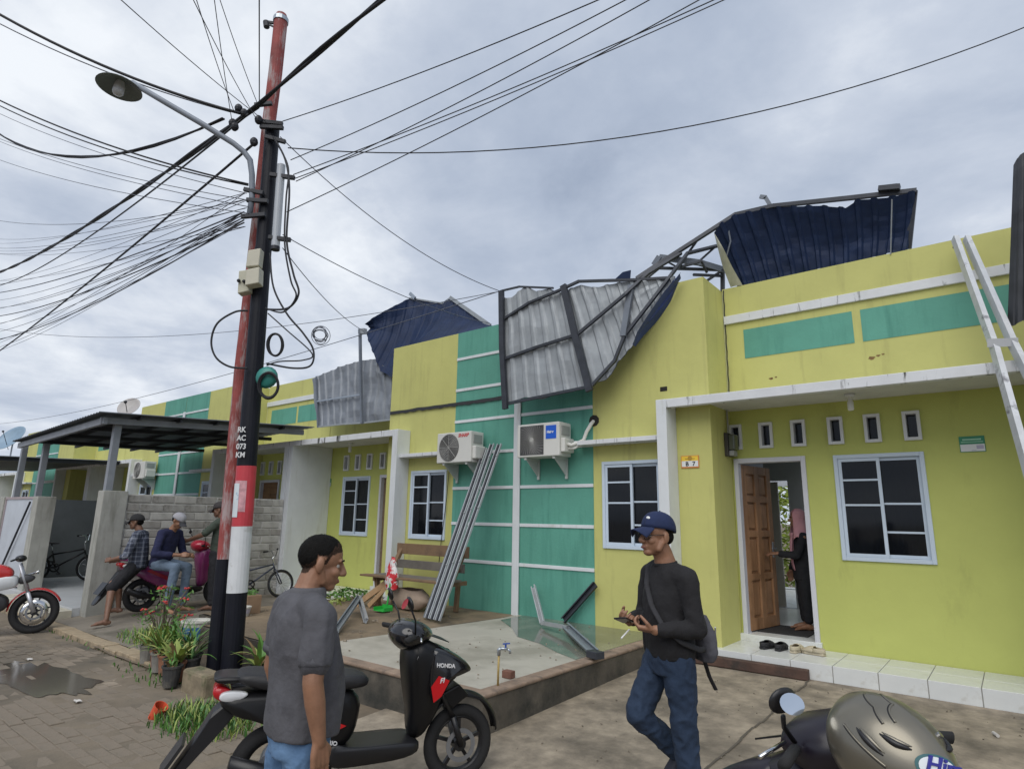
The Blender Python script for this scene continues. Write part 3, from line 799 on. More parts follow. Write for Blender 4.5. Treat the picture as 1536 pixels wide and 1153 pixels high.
def trap(u, n):
    f = (u * n) % 1.0
    if f < 0.55: return 0.0
    if f < 0.66: return (f - 0.55) / 0.11
    if f < 0.89: return 1.0
    return (1 - f) / 0.11
def corr(top, bot, ribs, depth, nrm, name, m, parent, crump=0.02, nv=10, off=0.0, seed=0.0, sag=0.0, ragged=0.0):
    nrm = Vector(nrm).normalized(); q = MB()
    def fn(u, v):
        a = poly(top, u); b = poly(bot, u)
        vv = v
        if ragged:
            vv = lerp(ragged * (0.5 + nz(u * 9 + seed)), 1.0 - ragged * (0.5 + nz(u * 8 + seed, 3.3)), v)
        p = a.lerp(b, vv)
        k = trap(u + 0.004 * nz(v * 4 + seed, u * 3), ribs) * depth + off + crump * (nz(u * 4 + seed, v * 3.1) + 0.5 * nz(u * 13, v * 7 + seed)) + sag * math.sin(math.pi * v)
        return p + nrm * k
    q.grid(fn, ribs * 9, nv)
    return q.build(name, m, parent, fix=False)
def bars(parent, name, pts, wd, ht, m, up=(0, 1, 0)):
    q = MB()
    for a, b in zip(pts[:-1], pts[1:]): q.bar(a, Vector(b) + (Vector(b) - Vector(a)).normalized() * 0.012, wd, ht, up)
    return q.build(name, m, parent)

# silver sheet with its purlins, flung over the parapet and hanging face out
t = thing('torn_roof_panel', 'silver corrugated roof panel with dark purlins hanging over the green wall', 'roof panel', (-4.8, 7.2, 3.3))
top = [(-5.888, 7.020, 5.061), (-5.418, 7.060, 5.044), (-4.725, 7.120, 4.935), (-4.157, 7.200, 4.869), (-3.638, 7.300, 4.829), (-3.186, 7.420, 4.808)]
bot = [(-5.746, 7.000, 3.192), (-5.012, 7.030, 3.260), (-4.333, 7.080, 3.307), (-4.044, 7.140, 3.412), (-3.776, 7.220, 3.797), (-3.179, 7.420, 4.768)]
corr(top, bot, 15, 0.022, (0, -1, 0), 'sheet', silver, t, crump=0.022, nv=14, ragged=0.07)
corr([Vector(p) + Vector((0, 0.012, 0)) for p in top], [Vector(p) + Vector((0, 0.012, 0)) for p in bot], 15, 0.022, (0, -1, 0), 'painted_face', blue2, t, crump=0.022, nv=14, ragged=0.07)
P1 = [(-5.847, 6.970, 5.059), (-5.802, 6.960, 4.141), (-5.705, 6.950, 3.180)]
bars(t, 'rafter', P1, 0.085, 0.05, steel_dk)
bars(t, 'rafter', [(-4.744, 7.060, 4.921), (-4.526, 7.020, 4.142), (-4.284, 7.000, 3.297)], 0.095, 0.05, steel_dk)
bars(t, 'rafter', [(-3.741, 7.240, 4.746), (-3.822, 7.130, 4.017)], 0.085, 0.045, mat('dull_steel', (0.17, 0.19, 0.22), 0.45, metal=0.4))
bars(t, 'purlin', [(-5.811, 6.990, 4.588), (-5.333, 7.020, 4.767), (-4.819, 7.050, 4.852), (-4.505, 7.100, 4.939), (-4.128, 7.150, 4.877), (-3.744, 7.250, 4.828), (-3.284, 7.380, 4.790)], 0.035, 0.04, steel_dk)
bars(t, 'purlin', [(-5.850, 6.990, 5.065), (-5.537, 7.030, 5.073), (-4.947, 7.080, 4.932)], 0.025, 0.03, steel_dk)
bars(t, 'purlin', [(-5.761, 6.980, 3.950), (-5.186, 7.000, 4.040), (-4.578, 7.030, 4.114), (-4.473, 7.040, 4.138), (-3.798, 7.150, 4.596), (-3.540, 7.350, 4.909), (-3.205, 7.700, 5.241)], 0.04, 0.04, steel_dk)
bars(t, 'purlin', [(-5.731, 6.980, 3.248), (-4.306, 7.020, 3.349), (-4.255, 7.040, 3.374), (-3.945, 7.100, 3.677), (-3.807, 7.140, 4.017), (-3.431, 7.240, 4.476), (-3.224, 7.400, 4.830), (-3.108, 7.700, 5.215), (-2.871, 8.200, 5.445)], 0.04, 0.04, steel_dk)
# blue underside curling out at the right of that panel
q = MB()
L1 = [(-3.065, 7.360, 4.815), (-3.255, 7.300, 4.587), (-3.467, 7.220, 4.281), (-3.639, 7.160, 4.038), (-3.701, 7.140, 3.887)]
L2 = [(-3.156, 7.470, 4.712), (-3.285, 7.460, 4.481), (-3.478, 7.440, 4.249), (-3.652, 7.400, 4.063), (-3.736, 7.300, 3.883)]
q.grid(lambda u, v: poly(L1, u).lerp(poly(L2, u), v) + Vector((0, -0.03 * math.sin(v * 9 + u * 4), 0)), 20, 8)
q.build('curled_edge', blue2, t, smooth=True, fix=False)
q = MB()
q.prism([(-4.141, 7.500, 5.013), (-4.008, 7.500, 5.094), (-3.879, 7.500, 5.093), (-3.894, 7.500, 4.954)], (0, 0.01, 0)); q.build('flap', blue, t)

# bent truss members between the two parapets
t = thing('roof_truss_wreck', 'tangle of bent dark truss bars above the yellow corner parapet', 'roof truss', (-3.0, 7.9, 4.75))
bars(t, 'top_chord', [(-3.748, 7.420, 4.904), (-3.493, 7.600, 5.121), (-2.502, 7.950, 5.713), (-2.015, 8.000, 5.707), (-1.126, 8.060, 5.554), (-0.455, 8.120, 5.452)], 0.05, 0.05, steel_dk)
bars(t, 'web', [(-3.714, 7.450, 4.836), (-3.495, 7.600, 5.061), (-2.821, 8.300, 5.100)], 0.035, 0.035, steel_dk)
bars(t, 'channel', [(-3.573, 7.620, 5.128), (-3.488, 7.620, 5.227), (-3.041, 7.950, 5.147), (-2.828, 8.320, 5.108)], 0.08, 0.05, mat('dull_steel', (0.17, 0.19, 0.22)))
bars(t, 'post', [(-2.866, 8.380, 5.169), (-2.885, 8.380, 4.817)], 0.05, 0.05, steel_dk)
bars(t, 'web', [(-2.837, 8.350, 5.131), (-3.082, 8.360, 5.030)], 0.03, 0.03, steel_dk)
bars(t, 'web', [(-3.117, 7.900, 4.969), (-2.872, 8.380, 5.048)], 0.03, 0.03, steel_dk)
bars(t, 'web', [(-3.399, 7.660, 5.158), (-3.243, 7.700, 5.032), (-3.152, 7.780, 5.226), (-2.984, 7.850, 5.477)], 0.025, 0.025, steel_dk)
bars(t, 'web', [(-3.224, 7.750, 5.064), (-3.011, 7.950, 5.159), (-2.981, 8.050, 5.025)], 0.03, 0.03, steel_dk)
bars(t, 'web', [(-3.090, 7.950, 5.139), (-2.883, 8.150, 5.409)], 0.022, 0.022, steel_dk)
bars(t, 'strap', [(-2.611, 7.950, 5.567), (-2.598, 7.980, 5.357), (-2.671, 8.000, 5.167)], 0.02, 0.008, mat('dull_steel', (0.17, 0.19, 0.22)))
bars(t, 'bracket', [(-2.175, 8.000, 5.897), (-2.108, 8.000, 5.865), (-2.049, 8.000, 5.718)], 0.05, 0.03, mat('dull_steel', (0.17, 0.19, 0.22)))

# navy sheet standing on the recessed parapet
t = thing('torn_roof_sheet', 'navy corrugated roof sheet folded up on the parapet above the open door', 'roof sheet', (-1.8, 8.2, 4.78))
top = [(-2.774, 7.850, 5.486), (-2.648, 7.880, 5.610), (-2.487, 7.930, 5.690), (-2.011, 7.980, 5.688), (-1.447, 8.020, 5.532), (-1.184, 8.030, 5.424), (-1.040, 8.040, 5.490), (-0.731, 8.060, 5.413), (-0.455, 8.100, 5.434)]
bot = [(-2.624, 8.220, 4.768), (-2.428, 8.230, 4.765), (-2.150, 8.240, 4.770), (-1.671, 8.250, 4.779), (-1.268, 8.250, 4.778), (-0.975, 8.250, 4.773), (-0.818, 8.250, 4.784), (-0.694, 8.250, 4.777), (-0.620, 8.250, 4.774)]
corr(top, bot, 13, 0.03, (0, -1, 0.15), 'sheet', blue, t, crump=0.03, nv=12, sag=-0.08)
q = MB()
L1 = [(-2.771, 7.840, 5.481), (-2.757, 7.900, 5.292), (-2.752, 8.050, 5.048), (-2.709, 8.200, 4.781)]
L2 = [(-2.747, 7.820, 5.437), (-2.655, 7.860, 5.210), (-2.616, 8.000, 5.016), (-2.541, 8.190, 4.769)]
q.grid(lambda u, v: poly(L1, u).lerp(poly(L2, u), v) + Vector((0, -0.02 * math.sin(v * 3.1), 0)), 14, 4)
q.build('rolled_edge', mat('cream_foil', (0.50, 0.50, 0.40), 0.5, var=0.15, scale=9), t, smooth=True, fix=False)
q = MB(); q.bar((-0.813, 8.050, 5.560), (-0.596, 8.050, 5.512), 0.06, 0.09, (0, 1, 0)); q.prism([(-0.804, 8.020, 5.535), (-0.791, 8.020, 5.592), (-0.615, 8.020, 5.557), (-0.602, 8.020, 5.483)], (0, 0.08, 0)); q.build('ridge_cap', steel_dk, t)
bars(t, 'rafter', [(-0.464, 8.160, 5.473), (-0.606, 8.300, 4.831)], 0.06, 0.05, steel_dk)
bars(t, 'rafter', [(-0.686, 8.000, 5.363), (-0.782, 8.180, 4.766)], 0.012, 0.012, silver)

# navy sheet bulging over the second house
t = thing('torn_roof_sheet', 'navy roof sheet bulging over the parapet beside the green wall', 'roof sheet', (-8.2, 7.9, 4.75))
top = [(-10.254, 7.750, 5.543), (-10.041, 7.900, 5.734), (-9.864, 8.100, 5.918), (-9.765, 8.500, 6.225), (-9.279, 8.700, 6.119), (-8.910, 8.700, 6.011), (-8.679, 8.700, 6.080), (-7.342, 8.400, 5.167)]
bot = [(-10.188, 7.750, 5.340), (-9.593, 7.720, 4.432), (-9.173, 7.720, 4.240), (-9.019, 7.720, 4.501), (-8.564, 7.720, 4.764), (-7.954, 7.740, 4.773), (-7.465, 7.760, 4.796), (-6.751, 7.780, 4.797)]
corr(top, bot, 14, 0.025, (0.2, -1, -0.3), 'sheet', blue, t, crump=0.045, nv=14, sag=-0.14, seed=3)
bars(t, 'flashing', [(-8.619, 8.620, 6.043), (-7.221, 8.300, 5.092)], 0.07, 0.03, silver)
bars(t, 'flashing', [(-9.744, 8.500, 6.236), (-9.237, 8.660, 6.098), (-8.869, 8.660, 5.976), (-8.658, 8.660, 6.048)], 0.03, 0.02, silver)
bars(t, 'bracket', [(-9.731, 8.500, 6.341), (-9.572, 8.500, 6.199)], 0.07, 0.04, galv)
# grey sheet hanging in front of the second house's recess
t = thing('torn_roof_panel', 'grey corrugated sheet hanging on a bent post left of the bulging navy sheet', 'roof panel', (-10.5, 7.8, 3.2))
top = [(-12.026, 7.750, 4.585), (-11.495, 7.760, 4.654), (-11.096, 7.780, 4.724), (-10.391, 7.800, 4.774), (-9.848, 7.820, 4.740), (-9.343, 7.840, 4.367)]
bot = [(-11.437, 7.600, 3.427), (-10.782, 7.620, 3.421), (-9.964, 7.650, 3.399), (-9.672, 7.680, 3.419), (-9.393, 7.700, 3.412), (-9.161, 7.720, 3.421)]
corr(top, bot, 11, 0.03, (0, -1, 0), 'sheet', greysheet, t, crump=0.05, nv=10, seed=8)
bars(t, 'post', [(-10.306, 7.680, 5.417), (-10.100, 7.620, 4.425), (-9.868, 7.560, 3.380)], 0.05, 0.05, mat('dull_steel', (0.17, 0.19, 0.22)))
q = MB(); q.prism([(-10.338, 7.660, 5.330), (-10.349, 7.660, 5.435), (-10.148, 7.660, 5.412), (-10.135, 7.660, 5.294)], (0, 0.08, 0)); q.build('cap', silver, t)
bars(t, 'rail', [(-11.517, 7.600, 3.987), (-10.086, 7.630, 3.981)], 0.03, 0.03, galv)
bars(t, 'rail', [(-11.314, 7.550, 3.411), (-10.568, 7.580, 3.412), (-9.878, 7.600, 3.386), (-9.089, 7.660, 3.394)], 0.03, 0.03, silver)
bars(t, 'rail', [(-11.767, 7.680, 4.569), (-11.323, 7.540, 3.411)], 0.04, 0.03, mat('dull_steel', (0.17, 0.19, 0.22)))
# dark sheet hanging from the next house
t = thing('torn_roof_panel', 'dark corrugated sheet hanging edge-on beyond the leaning silver truss', 'roof panel', (0.6, 7.3, 3.6))
top = [(0.411, 7.420, 5.114), (0.445, 7.360, 5.145), (0.9, 7.2, 5.32), (1.5, 7.0, 5.3)]
bot = [(0.169, 7.400, 3.499), (0.204, 7.340, 3.456), (0.9, 7.1, 3.7), (1.5, 6.9, 3.7)]
corr(top, bot, 8, 0.035, (0, -1, 0), 'sheet', mat('soot_blue_sheet', (0.035, 0.038, 0.045), 0.6, var=0.3, scale=4), t, crump=0.03, nv=12, seed=5)
for z in (4.0, 4.25):
    bars(t, 'rail', [(0.42, 7.30, z), (1.5, 6.9, z - 0.03)], 0.03, 0.04, steel_dk)

# ------------------------------------------------------------------ loose light-gauge steel
chan_m = mat('bright_zinc_channel', (0.47, 0.49, 0.505), 0.4, metal=0.35, var=0.10, scale=7)
chan_d = mat('zinc_channel_web', (0.30, 0.33, 0.36), 0.45, metal=0.5, var=0.15, scale=6)
def channel(mb, a, b, web, fl, openv, t=0.004):
    """C section from a to b; openv points out of its open side"""
    a = Vector(a); b = Vector(b); d = (b - a).normalized(); o = Vector(openv); o = (o - d * o.dot(d)).normalized(); s_ = d.cross(o)
    mb.obox((a + b) / 2, (b - a) / 2, s_ * web / 2, o * t / 2)
    for k in (-1, 1):
        mb.obox((a + b) / 2 + s_ * k * (web / 2 + t / 2) + o * (fl / 2 - t / 2), (b - a) / 2, s_ * t / 2, o * fl / 2)
        mb.obox((a + b) / 2 + s_ * k * (web / 2 - 0.006) + o * (fl - t), (b - a) / 2, s_ * 0.006, o * t / 2)
for k, (pb, pt) in enumerate((((-6.42, 6.24, 0.235), (-6.43, 7.37, 2.66)), ((-6.30, 6.22, 0.235), (-6.29, 7.37, 2.72)), ((-6.18, 6.20, 0.235), (-6.14, 7.37, 2.71)))):
    t = thing('steel_channel', 'long zinc steel channel in the bundle leaning on the green wall', 'steel channel', pb, group='steel channels leaning on the green wall')
    a_, b_ = Vector(pb), Vector(pt); d_ = (b_ - a_).normalized(); o_ = Vector((0, -1, 0.4)); o_ = (o_ - d_ * o_.dot(d_)).normalized(); s2 = d_.cross(o_)
    q = MB(); q.obox((a_ + b_) / 2, (b_ - a_) / 2, s2 * 0.037, o_ * 0.002); q.build('web', steel_dk, t)  # web coloured dark to stand for the shade inside the open channel
    for e_ in (-1, 1):
        q = MB(); q.obox((a_ + b_) / 2 + s2 * e_ * 0.038 + o_ * 0.014, (b_ - a_) / 2, s2 * 0.004, o_ * 0.016); q.obox((a_ + b_) / 2 + s2 * e_ * 0.032 + o_ * 0.0295, (b_ - a_) / 2, s2 * 0.005, o_ * 0.0015); q.build('flange', chan_m, t)
    for f in (0.28, 0.58, 0.90):
        c = Vector(pb).lerp(Vector(pt), f + 0.01 * k) + Vector((0.038, -0.03, 0.015)); q = MB(); q.ball(c, 0.013, n=8, m=6); q.build('screw_head', chan_m, t)
t = thing('steel_channel', 'grey web-side steel channel at the left of the leaning bundle', 'steel channel', (-6.53, 6.3, 0.235))
q = MB(); channel(q, (-6.53, 6.28, 0.235), (-6.49, 7.37, 2.62), 0.075, 0.04, (0.3, 1, 0)); q.build('section', chan_d, t)
t = thing('bent_steel_truss', 'bent zinc truss member lying on the wet terrace', 'steel truss', (-4.5, 6.6, 0.22))
q = MB()
channel(q, (-5.483, 7.400, 0.635), (-4.979, 6.932, 0.250), 0.06, 0.04, (0.2, -1, 0.3)); q.build('upright', chan_m, t)
q = MB(); channel(q, (-4.919, 6.833, 0.260), (-4.357, 6.575, 0.300), 0.05, 0.04, (0, 0, 1)); q.build('link', chan_m, t)
q = MB(); channel(q, (-4.420, 6.641, 0.300), (-3.438, 5.705, 0.260), 0.085, 0.05, (-0.5, -0.3, 1)); q.build('chord', chan_d, t)
q = MB(); q.obox((-3.442, 5.685, 0.275), (0.07, -0.02, 0), (0.02, 0.05, 0), (0, 0, 0.035)); q.build('end_cap', steel_dk, t, bevel=0.006)
t = thing('steel_channel', 'short dark steel channel propped against the wall beside the bent truss', 'steel channel', (-5.008, 7.458, 0.230))
q = MB(); channel(q, (-4.971, 7.403, 0.240), (-4.469, 7.420, 0.747), 0.075, 0.04, (0, -1, 0.2)); q.build('section', steel_dk, t)
t = thing('steel_channel', 'grey steel channel lying from the bench towards the terrace edge', 'steel channel', (-6.578, 4.874, 0.230))
q = MB(); channel(q, (-6.433, 4.750, 0.240), (-7.786, 6.157, 0.420), 0.075, 0.04, (0.3, -0.2, 1)); q.build('section', chan_d, t)
t = thing('steel_channel', 'stub of zinc channel propped up at the bench leg', 'steel channel', (-6.906, 5.586, 0.230))
q = MB(); channel(q, (-6.808, 5.518, 0.240), (-7.670, 6.067, 0.400), 0.06, 0.04, (-0.2, -1, 0.3)); q.build('section', chan_m, t)

# A-shaped truss leaning on the canopy of the right house
t = thing('leaning_truss', 'silver A-shaped roof truss leaning against the canopy and parapet', 'roof truss', (0.35, 6.0, 0.0))
A0 = Vector((-0.167, 8.020, 4.727)); A1 = Vector((0.025, 7.160, 3.227)); A2 = Vector((0.119, 6.550, 2.006)); A2 = A1 + (A2 - A1) * 1.0
A3 = A2 + (A2 - A1) * 0.75; A3 = A2 + (A2 - A1) * ((A2.z - 0.02) / (A1.z - A2.z)) if A2.z > 0.1 else A3
B0 = A0 + Vector((0.10, 0.0, -0.03)); B1 = Vector((0.160, 7.160, 3.250)); B3 = A3 + Vector((0.55, 0.15, 0))
ch = mat('scuffed_zinc', (0.58, 0.60, 0.62), 0.45, metal=0.3, var=0.14, scale=5, stain=(0.20, 0.20, 0.22), stretch=(1, 1, 1), sscale=5, slo=0.58, shi=0.68)
for nm, a, b in (('rail', A0, A1), ('rail', A1, A3), ('rail', B0, B1), ('rail', B1, B3)):
    q = MB(); channel(q, a, b, 0.070, 0.05, (0.75, 0.55, 0.15)); q.build(nm, ch, t)
q = MB(); channel(q, A1 + Vector((-0.03, -0.02, 0.05)), B1 + Vector((0.06, -0.02, 0.0)), 0.07, 0.05, (0, 1, 0.2)); q.build('gusset', ch, t)
q = MB(); q.ball(A0 + Vector((0, -0.02, -0.12)), 0.014, n=8, m=6); q.build('bolt_hole', MATS['painted_hole_shade'], t)  # dark ball stands in for the shade of a bolt hole

rbm = MB(); rr2 = random.Random(77)
for k in range(150):
    x = rr2.uniform(-8.9, -3.7); y = rr2.uniform(4.2, 7.4); s_ = rr2.uniform(0.004, 0.02) * (1.0 if x < -6 else 0.5)
    a = rr2.uniform(0, 6.28); rbm.obox((x, y, 0.216 + s_ * 0.4), (s_ * math.cos(a), s_ * math.sin(a), 0), (-s_ * 0.7 * math.sin(a), s_ * 0.7 * math.cos(a), 0), (0, 0, s_ * 0.4))
tag(rbm.build('rubble', mat('mortar_rubble', (0.26, 0.22, 0.17), 0.95, var=0.5, scale=25)), 'small crumbs of mortar and rubble scattered on the terrace', 'rubble', kind='stuff')
# ------------------------------------------------------------------ bench and clutter on the terrace
bn = thing('wooden_bench', 'weathered wooden bench with slatted back below the window', 'bench', (-7.3, 6.9, 0.21))
bw_ = mat('worn_bench_timber', (0.23, 0.145, 0.08), 0.8, var=0.35, scale=4, stain=(0.11, 0.075, 0.05), sscale=4, slo=0.45, shi=0.7, bump=0.2, bscale=30)
bg_ = mat('grey_bench_timber', (0.15, 0.135, 0.115), 0.85, var=0.3, scale=4, bump=0.2, bscale=30)
for x in (-8.02, -6.62):
    q = MB(); q.bar((x, 6.62, 0.21), (x, 7.18, 1.14), 0.055, 0.075, (1, 0, 0)); q.build('back_post', bw_, bn, bevel=0.004)
    q = MB(); q.bar((x + 0.06, 6.58, 0.66), (x + 0.06, 6.66, 0.21), 0.06, 0.06, (0, 1, 0)); q.build('leg', bw_, bn, bevel=0.004)
    q = MB(); q.bar((x - 0.06, 7.10, 0.66), (x - 0.06, 7.06, 0.21), 0.06, 0.06, (0, 1, 0)); q.build('leg', bw_, bn, bevel=0.004)
    q = MB(); q.bar((x + 0.06, 6.52, 0.625), (x + 0.06, 7.14, 0.625), 0.035, 0.06); q.build('seat_bearer', bw_, bn)
q = MB(); q.bar((-8.12, 7.12, 1.07), (-6.50, 7.12, 1.07), 0.022, 0.17); q.build('back_slat', bw_, bn, bevel=0.004)
q = MB(); q.bar((-8.05, 7.03, 0.84), (-6.50, 7.03, 0.84), 0.022, 0.13); q.build('back_slat', bg_, bn, bevel=0.004)
for k in range(3):
    q = MB(); q.bar((-8.25 + 0.1 * (k > 0), 6.55 + k * 0.165, 0.672), (-6.48, 6.55 + k * 0.165, 0.672), 0.15, 0.028); q.build('seat_plank', bg_ if k else bw_, bn, bevel=0.004)
q = MB(); q.bar((-8.2, 6.42, 0.23), (-7.72, 6.62, 0.60), 0.09, 0.03, (0, 1, 0)); o = q.build('offcut_board', mat('raw_board', (0.36, 0.23, 0.12), 0.8, var=0.25, scale=5), None); tag(o, 'pale timber offcut propped against the bench leg', 'board')
q = MB(); q.bar((-7.95, 6.45, 0.23), (-7.62, 6.58, 0.58), 0.07, 0.025, (0, 1, 0)); o = q.build('offcut_board', MATS['raw_board'], None); tag(o, 'narrow timber offcut leaning under the bench seat', 'board')
q = MB()
q.grid(lambda u, v: (-7.35 + 0.42 * math.sin(u * math.pi * 2) * (0.6 + 0.4 * math.sin(v * math.pi)) + 0.03 * nz(u * 6, v * 5), 6.75 + 0.16 * math.cos(u * math.pi * 2) * (0.7 + 0.3 * math.sin(v * math.pi)), 0.23 + 0.28 * v * (1 - 0.15 * nz(u * 4, 2))), 24, 8)
o = q.build('sack', mat('beige_sack', (0.40, 0.31, 0.24), 0.9, var=0.2, scale=8, bump=0.4, bscale=30), None, smooth=True, fix=False); tag(o, 'beige sack slumped under the wooden bench', 'sack')
# red and white plastic bag hanging from the bench
q = MB()
def bagf(u, v):
    rr = 0.02 + 0.085 * math.sin(min(1, v * 1.1) * math.pi * 0.62) + 0.02 * nz(u * 7, v * 6)
    return (-7.50 + rr * math.cos(u * 6.283) * 1.15, 6.50 + rr * 0.75 * math.sin(u * 6.283), 0.98 - 0.46 * v + 0.03 * nz(u * 5, 9))
q.grid(bagf, 20, 14)
bm = mat('red_white_plastic', (0.70, 0.68, 0.66), 0.35, var=0.05, stain=(0.55, 0.02, 0.03), sscale=9, slo=0.47, shi=0.52)
o = q.build('plastic_bag', bm, None, smooth=True, fix=False); tag(o, 'red and white plastic bag hanging at the front of the bench', 'bag')
br = thing('dustpan', 'bright green plastic dustpan with upright handle below the hanging bag', 'dustpan', (-7.45, 6.3, 0.21))
lime_p = mat('bright_green_plastic', (0.03, 0.40, 0.06), 0.4, var=0.08)
q = MB(); q.box(-7.58, -7.36, 6.24, 6.42, 0.222, 0.232); q.box(-7.58, -7.36, 6.41, 6.42, 0.233, 0.30); q.box(-7.59, -7.58, 6.25, 6.42, 0.222, 0.275); q.box(-7.36, -7.35, 6.25, 6.42, 0.222, 0.275); q.build('pan', lime_p, br, bevel=0.003)
q = MB(); q.tube([(-7.46, 6.40, 0.30), (-7.46, 6.44, 0.62)], 0.013, 8); q.build('handle', lime_p, br)
# tap on its riser at the terrace edge
tp = thing('standpipe_tap', 'water tap with blue handle on a thin yellowed riser at the terrace corner', 'tap', (-3.555, 4.30, 0.21))
q = MB(); q.tube([(-3.555, 4.30, 0.215), (-3.55, 4.30, 0.47)], 0.009, 8); q.build('riser', mat('yellowed_pipe', (0.42, 0.30, 0.10), 0.5), tp, smooth=True)
q = MB(); q.tube([(-3.55, 4.30, 0.46), (-3.55, 4.30, 0.505), (-3.535, 4.31, 0.515)], 0.016, 8); q.tube([(-3.55, 4.30, 0.512), (-3.49, 4.345, 0.512)], 0.012, 8); q.tube([(-3.50, 4.34, 0.512), (-3.478, 4.355, 0.50), (-3.474, 4.358, 0.475)], 0.011, 8); q.build('tap_body', galv, tp, smooth=True)
q = MB(); q.tube([(-3.505, 4.335, 0.52), (-3.505, 4.335, 0.545)], 0.008, 8); q.bar((-3.525, 4.32, 0.55), (-3.475, 4.355, 0.556), 0.016, 0.009); q.build('handle', mat('blue_tap_handle', (0.03, 0.08, 0.35), 0.4), tp)
q = MB(); q.box(-3.72, -3.62, 4.55, 4.62, 0.214, 0.275); o = q.build('brick', mat('dull_red_brick', (0.18, 0.085, 0.06), 0.9, var=0.3, scale=9), None, bevel=0.006); o.name = 'loose_brick'; tag(o, 'dull red brick lying on the pale terrace screed', 'brick')
# timber lying at the tiled step
q = MB(); q.bar((-3.33, 7.26, 0.06), (-1.86, 7.30, 0.055), 0.10, 0.10); o = q.build('timber_beam', mat('dark_red_timber', (0.085, 0.048, 0.035), 0.75, var=0.35, scale=5, bump=0.3, bscale=30, stain=(0.04, 0.03, 0.025), sscale=4), None, bevel=0.008); tag(o, 'dark red timber beam lying along the white tiled step', 'beam')

# ------------------------------------------------------------------ grey block wall with end post
bwall = thing('block_wall', 'unrendered grey concrete block wall with cast end post', 'wall', (-11.84, 5.6, 0.0))
mort = mat('pale_mortar', (0.52, 0.51, 0.48), 0.95, var=0.2, scale=8, bump=0.4, bscale=40)
blk = [mat('concrete_block_a', (0.36, 0.35, 0.325), 0.95, var=0.22, scale=5, bump=0.5, bscale=50, stain=(0.15, 0.14, 0.12), sscale=3), mat('concrete_block_b', (0.43, 0.42, 0.39), 0.95, var=0.2, scale=5, bump=0.5, bscale=50), mat('concrete_block_c', (0.31, 0.295, 0.27), 0.95, var=0.2, scale=5, bump=0.5, bscale=50)]
q = MB(); q.box(-11.885, -11.795, 4.24, 7.19, -0.1, 1.885); q.build('mortar', mort, bwall)
srcs = []
for m_ in blk:
    q = MB(); q.box(-0.06, 0.06, -0.182, 0.182, -0.062, 0.062); srcs.append(m_); b0 = q.build('block', m_, bwall, world=False, bevel=0.010); srcs[-1] = b0; b0.location = (0.0, 0, -5)
first = [True] * 3
rb = random.Random(11)
for j in range(13):
    for i in range(9):
        y0 = 4.27 + i * 0.383 - (0.19 if j % 2 else 0.0) + rb.uniform(-0.012, 0.012); y1 = y0 + 0.364
        y0 = max(y0, 4.262); y1 = min(y1, 7.17)
        if y1 - y0 < 0.08: continue
        k = rb.choice((0, 0, 0, 1, 1, 2))
        loc = (rb.uniform(-0.003, 0.006), (y0 + y1) / 2 - 5.6, 0.075 + j * 0.1445 + rb.uniform(-0.005, 0.005)); sc = (1, (y1 - y0) / 0.364, rb.uniform(0.95, 1.02)); ro = (rb.uniform(-0.012, 0.012), 0, rb.uniform(-0.01, 0.01))
        if first[k]:
            o = srcs[k]; o.location = loc; o.scale = sc; o.rotation_euler = ro; first[k] = False
        else: piece(srcs[k], loc, bwall, ro, sc)
cast = mat('cast_concrete', (0.36, 0.36, 0.33), 0.9, var=0.15, scale=3, bump=0.3, bscale=30, stain=(0.20, 0.20, 0.17), stretch=(3, 3, 0.5), sscale=2, slo=0.5, shi=0.75)
q = MB(); q.box(-11.99, -11.74, 3.86, 4.235, -0.12, 1.93); q.build('end_post', cast, bwall, bevel=0.01)

# ------------------------------------------------------------------ carport of the third house
cp = thing('carport', 'steel carport with dark corrugated roof behind the block wall', 'carport', (-14.3, 5.4, 0.0))
sheet_d = mat('dark_carport_sheet', (0.085, 0.095, 0.11), 0.55, metal=0.3, var=0.2, scale=3)
FR, FL = Vector((-11.501, 3.550, 3.174)), Vector((-17.160, 3.700, 3.063))
BR, BL = Vector((-11.15, 7.35, 3.36)), Vector((-17.4, 7.35, 3.18))
q = MB()
nr = 40
q.grid(lambda u, v: FL.lerp(FR, u).lerp(BL.lerp(BR, u), v) + Vector((0, 0, 0.018 * (1 if (u * nr) % 1 > 0.5 else 0))), nr * 4, 3)
q.build('roof_sheet', sheet_d, cp, fix=False, solid=0.006)
cst = mat('grey_painted_steel', (0.23, 0.25, 0.28), 0.5, var=0.15, scale=4)
q = MB(); q.bar(FL.lerp(FR, 0.02) + Vector((0, 0.12, -0.09)), FL.lerp(FR, 0.97) + Vector((0, 0.15, -0.10)), 0.06, 0.11); q.build('beam', cst, cp)
q = MB(); q.bar(FR + Vector((-0.25, 0.1, -0.10)), BR + Vector((-0.25, -0.1, -0.10)), 0.06, 0.10); q.build('beam', cst, cp)
for k in range(1, 6):
    a, b = FL.lerp(BL, k / 6), FR.lerp(BR, k / 6)
    q = MB(); q.bar(a + Vector((0.05, 0, -0.04)), b + Vector((-0.05, 0, -0.04)), 0.04, 0.05); q.build('purlin', darkmetal, cp)
for k in range(1, 4):
    a, b = FL.lerp(FR, k / 4), BL.lerp(BR, k / 4)
    q = MB(); q.bar(a + Vector((0, 0.15, -0.10)), b + Vector((0, -0.05, -0.10)), 0.05, 0.07); q.build('rafter', darkmetal, cp)
for (tpx, bz) in (((-11.848, 3.950, 3.078), 1.93), ((-15.806, 4.000, 3.094), 1.86), ((-17.375, 4.000, 3.017), 1.83)):
    q = MB(); q.bar((tpx[0], tpx[1], bz), (tpx[0], tpx[1], tpx[2] + 0.02), 0.11, 0.11); q.build('post', cst, cp, bevel=0.006)
